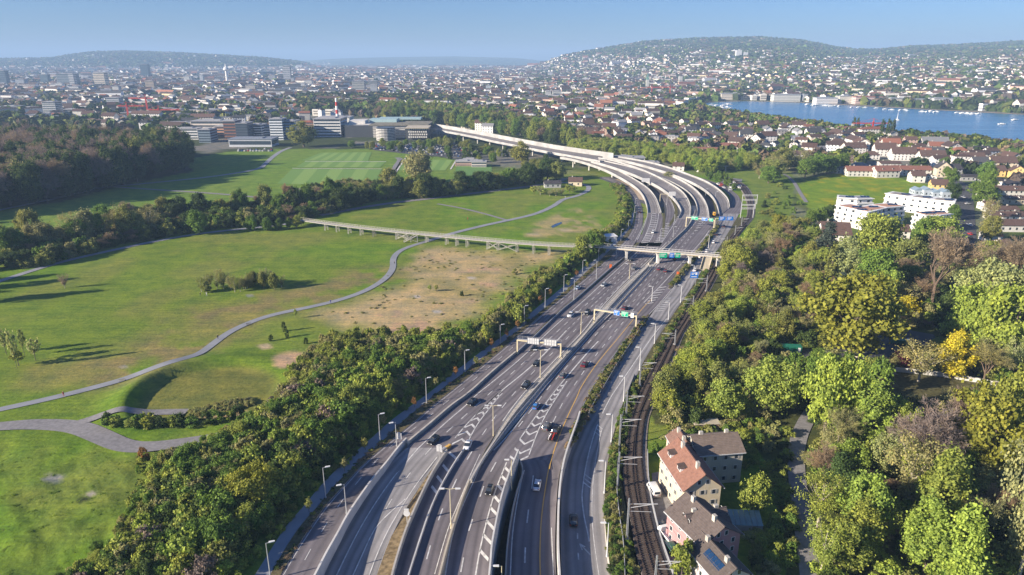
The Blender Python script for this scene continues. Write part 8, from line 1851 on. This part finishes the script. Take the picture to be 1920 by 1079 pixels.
# low-polygon far trees: small faceted crowns, light and dark, all in one mesh
def far_trees(name, label, X, Y, w, h, cols, pr, faces=9, z=None):
    n = len(X); Z = T(X, Y) if z is None else z; W = RNG.uniform(*w, n); H_ = RNG.uniform(*h, n); c = np.array([LCF[k] for k in cols])[RNG.choice(len(cols), n, p=pr)]*RNG.uniform(.75, 1.2, (n, 1))
    m = n*faces; i = np.repeat(np.arange(n), faces); d = RNG.normal(0, 1, (m, 3)); d[:, 2] = np.abs(d[:, 2])*1.1-.25; d /= np.linalg.norm(d, axis=1)[:, None]
    P = np.stack([X[i], Y[i], Z[i]+H_[i]*.5], 1)+d*np.stack([W[i]*.40, W[i]*.40, H_[i]*.42], 1)
    Q = quad_cloud(P, d, W[i]*.62, RNG, .35, 1.25)
    # a closed lower body so that nothing shows through
    a = np.arange(5)/5*2*pi; 
    for k in range(5):
        e0, e1 = a[k], a[(k+1) % 5]; B = [np.stack([X+np.cos(e)*W*f, Y+np.sin(e)*W*f, Z+H_*t], 1) for e, f, t in ((e0,.36,0),(e1,.36,0),(e1,.40,.55),(e0,.40,.55))]; Q = np.concatenate([Q, np.stack(B, 1)])
        B = [np.stack([X+np.cos(e)*W*f, Y+np.sin(e)*W*f, Z+H_*t], 1) for e, f, t in ((e0,.40,.55),(e1,.40,.55),(e1,.16,.92),(e0,.16,.92))]; Q = np.concatenate([Q, np.stack(B, 1)])
    C = np.concatenate([c[i]*RNG.uniform(.85, 1.15, (m, 1))]+[c]*10)
    o = link(name, quads_mesh(name, Q, M['leaf_a'], tint=C.astype(np.float32))); tag(o, label, None, None, 'stuff'); return n
GRN = ['mid','dark','olive','bare','fresh','purple']; LCF = {k: tuple(c*.55 for c in v) for k, v in LC.items()}
def town_tree_mask(X, Y, occ=None):
    k = ~inpoly(X, Y, LAKEP)
    for q in NOB[:2]: k &= ~inpoly(X, Y, q)
    return k
def ft(poly, step, dens, w, h, cols, pr, nm, lab, mask=None, faces=9):
    X, Y = scatter(poly, step, .5); k = town_tree_mask(X, Y) & (RNG.random(len(X)) < dens(X, Y)); 
    if mask is not None: k &= mask(X, Y)
    X, Y = X[k], Y[k]; return far_trees(nm, lab, X, Y, w, h, cols, pr, faces)
near_h = np.stack([np.concatenate([gA[0], gB[0], gC[0]]), np.concatenate([gA[1], gB[1], gC[1]])], 1)
def off_houses(X, Y):
    k = np.ones(len(X), bool)
    for a, b in OCC_BIG: k &= ~((np.abs(X-a) < 17) & (Y-b > -34) & (Y-b < 14))
    for a, b in near_h: k &= ~((np.abs(X-a) < 9) & (Y-b > -17) & (Y-b < 9))
    for q in NOB[2:]: k &= ~inpoly(X, Y, q)
    return k
ft([(1060,290),(1200,286),(1300,300),(1420,312),(1500,320),(1560,312),(1790,322),(1780,380),(1990,420),(2200,420),(2200,300),(1880,282),(1700,262),(1600,252),(1480,240),(1380,228),(1300,214),(1060,214)], 9.5, lambda X, Y: .34+.60*(fbm(X/60, Y/60) > .49), (7, 12), (7, 12), GRN, [.27,.2,.15,.12,.2,.06], 'garden_trees', 'garden trees between the houses of the near right-hand quarter', off_houses, 26)
ft([(1330,216),(1400,226),(1500,242),(1600,254),(1700,263),(1800,272),(1870,282),(1990,292),(1990,286),(1870,276),(1800,267),(1700,259),(1600,249),(1500,236),(1400,220),(1330,210)], 8, lambda X, Y: .92+0*X, (9, 13), (7, 12), GRN, [.25,.28,.15,.14,.1,.08], 'lakeside_trees', 'belt of park trees along the near shore of the lake', None, 26)
ft([(760,236),(860,240),(940,254),(1060,270),(1060,212),(1320,214),(1330,200),(1100,186),(900,180),(640,186),(560,196),(640,214)], 12, lambda X, Y: .18+.75*(fbm(X/110, Y/80) > .52), (10, 16), (9, 15), GRN, [.25,.27,.18,.16,.08,.06], 'park_trees', 'dark tree groups between the houses in the middle distance', off_houses, 20)
ft([(-250,240),(0,240),(120,244),(300,258),(560,246),(560,200),(-250,200)], 13, lambda X, Y: .12+.6*(fbm(X/90, Y/70) > .5), (10, 17), (10, 17), GRN, [.25,.3,.18,.12,.12,.03], 'park_trees', 'tree groups in the left-hand town behind the wood', off_houses, 18)
ft([(560,214),(700,214),(720,206),(900,200),(880,190),(560,186)], 12, lambda X, Y: .9+0*X, (13, 19), (14, 20), ['dark','olive','bare','mid'], [.4,.25,.2,.15], 'park_wood', 'dark park wood behind the shopping centre', None, 18)
ft([(-400,200),(1320,196),(1330,160),(-400,160)], 26, lambda X, Y: .30+.6*(fbm(X/200, Y/140) > .53), (14, 22), (11, 17), GRN, [.25,.35,.16,.14,.06,.04], 'town_trees', 'small dark trees among the buildings of the far city', lambda X, Y: free_mask(X, Y, 16), 9)
ft([(-1100,160),(1330,160),(1330,130),(-1100,130)], 60, lambda X, Y: .55+0*X, (22, 40), (10, 16), GRN, [.25,.4,.15,.12,.04,.04], 'town_trees', 'tiny dark tree clumps on the far plain', None, 5)
def hf(X, Y):
    p = dirpx(X, Y); return (p > 990)
ft([(1240,196),(1400,188),(1500,190),(1620,197),(1750,204),(1900,212),(2300,225),(2700,150),(2700,128),(960,128),(960,152)], 24, lambda X, Y: .48+.5*(T(X, Y) > 90)*1.0+.25*(fbm(X/160, Y/160) > .5), (18, 27), (12, 19), GRN, [.24,.4,.13,.13,.06,.04], 'hillside_trees', 'trees and woods covering the hillside beyond the lake', hf, 7)
X, Y = scatter([(980,142.5),(2700,142.5),(2700,126),(980,126)], 30, .5); k = (T(X, Y) > 100) & hf(X, Y); far_trees('ridge_wood', 'dark wood along the crest of the right-hand hill', X[k], Y[k], (26, 36), (16, 25), ['dark','mid','bare'], [.6,.25,.15], 5)
X, Y = scatter([(-900,139),(640,139),(640,122),(-900,122)], 40, .5); k = (T(X, Y) > 22); far_trees('ridge_wood', 'dark wood covering the left-hand hill', X[k], Y[k], (32, 46), (16, 26), ['dark','mid','bare'], [.65,.2,.15], 4)
X, Y = scatter([(1300,186),(1390,187.5),(1500,190.5),(1620,197.5),(1750,204.5),(1900,212.5),(2100,218),(2100,214),(1900,209.5),(1750,201.5),(1620,194.5),(1500,188),(1390,185.5),(1300,184)], 14, .5); k = RNG.random(len(X)) < .5; far_trees('promenade_trees', 'row of trees along the far lake shore', X[k], Y[k], (9, 13), (8, 12), ['mid','fresh','dark'], [.5,.2,.3], 10)

# car parks: far too many small cars to tell apart
def car_park(label, poly, sx, sy, keep=.7):
    P = GA(poly); xs = [p[0] for p in P]; ys = [p[1] for p in P]; X, Y = np.meshgrid(np.arange(min(xs), max(xs), sx), np.arange(min(ys), max(ys), sy)); X = X.ravel()+RNG.normal(0, .2, X.size); Y = Y.ravel()+RNG.normal(0, .3, Y.size); k = inpoly(X, Y, P) & (RNG.random(len(X)) < keep); X, Y = X[k], Y[k]; n = len(X)
    c = np.array([(.7,.7,.7),(.35,.36,.38),(.03,.03,.035),(.10,.11,.13),(.04,.12,.35),(.4,.04,.04)])[RNG.choice(6, n, p=[.34,.2,.2,.14,.07,.05])]; Q = []; C = []
    def box(w0, w1, d0, d1, z0, z1, col):
        b = [np.stack([X+a, Y+e, 0*X+z0], 1) for a, e in ((-w0,-d0),(w0,-d0),(w0,d0),(-w0,d0))]; t = [np.stack([X+a, Y+e, 0*X+z1], 1) for a, e in ((-w1,-d1),(w1,-d1),(w1,d1),(-w1,d1))]
        for i in range(4): j = (i+1) % 4; Q.append(np.stack([b[i], b[j], t[j], t[i]], 1)); C.append(col)
        Q.append(np.stack(t, 1)); C.append(col)
    box(.9, .88, 2.2, 2.1, .3, .95, c); box(.8, .65, 1.5, .8, .95, 1.4, np.full((n, 3), .04)); box(.66, .64, .85, .8, 1.38, 1.46, c)
    tag(link('parked_cars', quads_mesh('parked_cars', np.concatenate(Q), M['city'], tint=np.concatenate(C).astype(np.float32))), label, None, None, 'stuff')
sheet('car_park', [(690,270),(860,268),(905,285),(900,298),(790,292),(700,282)], M['asphalt_dark'], .12)
car_park('rows of parked cars in front of the shopping centre', [(700,271),(858,269),(900,284),(896,296),(795,290),(702,281)], 3.2, 9, .75)
car_park('parked cars in front of the low sports hall', [(440,281),(510,280),(512,284),(440,286)], 3.4, 9, .7)
car_park('parked cars in the yard of the little station', [(1338,345),(1378,341),(1392,350),(1376,360),(1350,354)], 3.2, 8, .6)
# ================================================================== air
BX0, BX1, BY0, BY1 = -46000, 46000, -46000, 46000
ZT = 330
mb = MB(); mb.box(-30000, -3000, -9, 30000, 30000, ZT)
hm = bpy.data.materials.new('haze'); hm.use_nodes = True; t = hm.node_tree; t.nodes.clear(); o_ = t.nodes.new('ShaderNodeOutputMaterial'); pv = t.nodes.new('ShaderNodeVolumePrincipled')
pv.inputs['Color'].default_value = (0.46, 0.69, 1.0, 1); pv.inputs['Density'].default_value = HAZE; pv.inputs['Anisotropy'].default_value = 0.0
t.links.new(pv.outputs[0], o_.inputs['Volume'])
if HAZE > 0:
    hz_o = link('haze', mb.mesh('haze', hm)); tag(hz_o, None, None, None, 'stuff')
# ================================================================== landmarks for the labels
LM += [(1592,620,'the golden beech'),(1670,410,'the white terraced flats'),(1600,350,'the dandelion meadow'),(1345,470,'the end of the road bridge'),(1300,940,'the cream house'),(1345,1030,'the pink house'),(1340,795,'the brick sheds'),(1545,440,'the blue-grey cedar'),(1760,740,'the lawn on the right'),(1700,575,'the small bright yellow tree'),(1745,500,'the largest bare brown tree'),
 (1500,860,'the bend of the gravel lane'),(1515,1010,'the bottom of the gravel lane'),(1690,640,'the shaded yard'),(1806,430,'the shaded side street'),(720,255,'the shopping centre'),(635,220,'the striped chimney'),(800,452,'the stair of the timber footbridge'),(970,460,'the near end of the timber footbridge'),(600,415,'the far end of the timber footbridge'),
 (440,530,'the copse in the meadow'),(365,730,'the ring-shaped bank'),(240,800,'the gravel track fork'),(1010,645,'the gantry with grey sign backs'),(1155,590,'the blue and green gantry'),(1320,415,'the far gantry'),(829,850,'the yellow crash cushion'),(950,900,'the tall white wall'),(1270,315,'the small white house by the viaducts'),
 (1165,305,'the white warehouse'),(1480,290,'the long dark-roofed house'),(1750,295,'the big villas'),(1634,240,'the red crane by the lake'),(1682,226,'the white sailing boat'),(1900,225,'the two motor boats'),(279,205,'the tallest red crane on the left'),(96,210,'the striped tower block'),(530,245,'the blue office'),(430,245,'the brick factory'),
 (975,290,'the willow-like tree'),(785,320,'the big airy riverside tree'),(880,308,'the clubhouses'),(1390,385,'the railway bend'),(1355,350,'the little station'),(1450,310,'the top of the grassy slope'),(957,180,'the brown church tower'),(1040,180,'the white twin towers'),(1237,175,'the two red cranes in the old town'),(1250,130,'the grey hillside tower'),(540,140,'the tall grey tower'),
 (428,150,'the telecom tower'),(190,150,'the cream tower'),(272,140,'the black tower'),(673,165,'the grey-brown tower'),(200,370,'the fork of the far path'),(500,300,'the road bend beyond the wood'),(110,445,'the pond on the left'),(300,425,'the riverside belt'),(1340,200,'the harbour'),(1630,190,'the red-roofed lakefront palace'),(1800,440,'the row houses on the right'),(1890,600,'the big bright maple'),(1640,900,'the lower right wood'),(1850,1000,'the bottom right corner'),(1735,850,'the purplish bare trees'),(1438,740,'the tree with the visible trunk'),(1250,720,'the wood edge by the tracks'),(1480,560,'the middle of the right wood'),(1390,600,'the brown part of the right wood')]
finish_labels()
for o in bpy.data.objects:
    if o.get('label') and not o.get('category') and o.parent is None and o.get('kind') is None: o['category'] = 'thing'
    l = o.get('label')
    if l and len(l.split()) > 16: o['label'] = ' '.join(l.split()[:16])
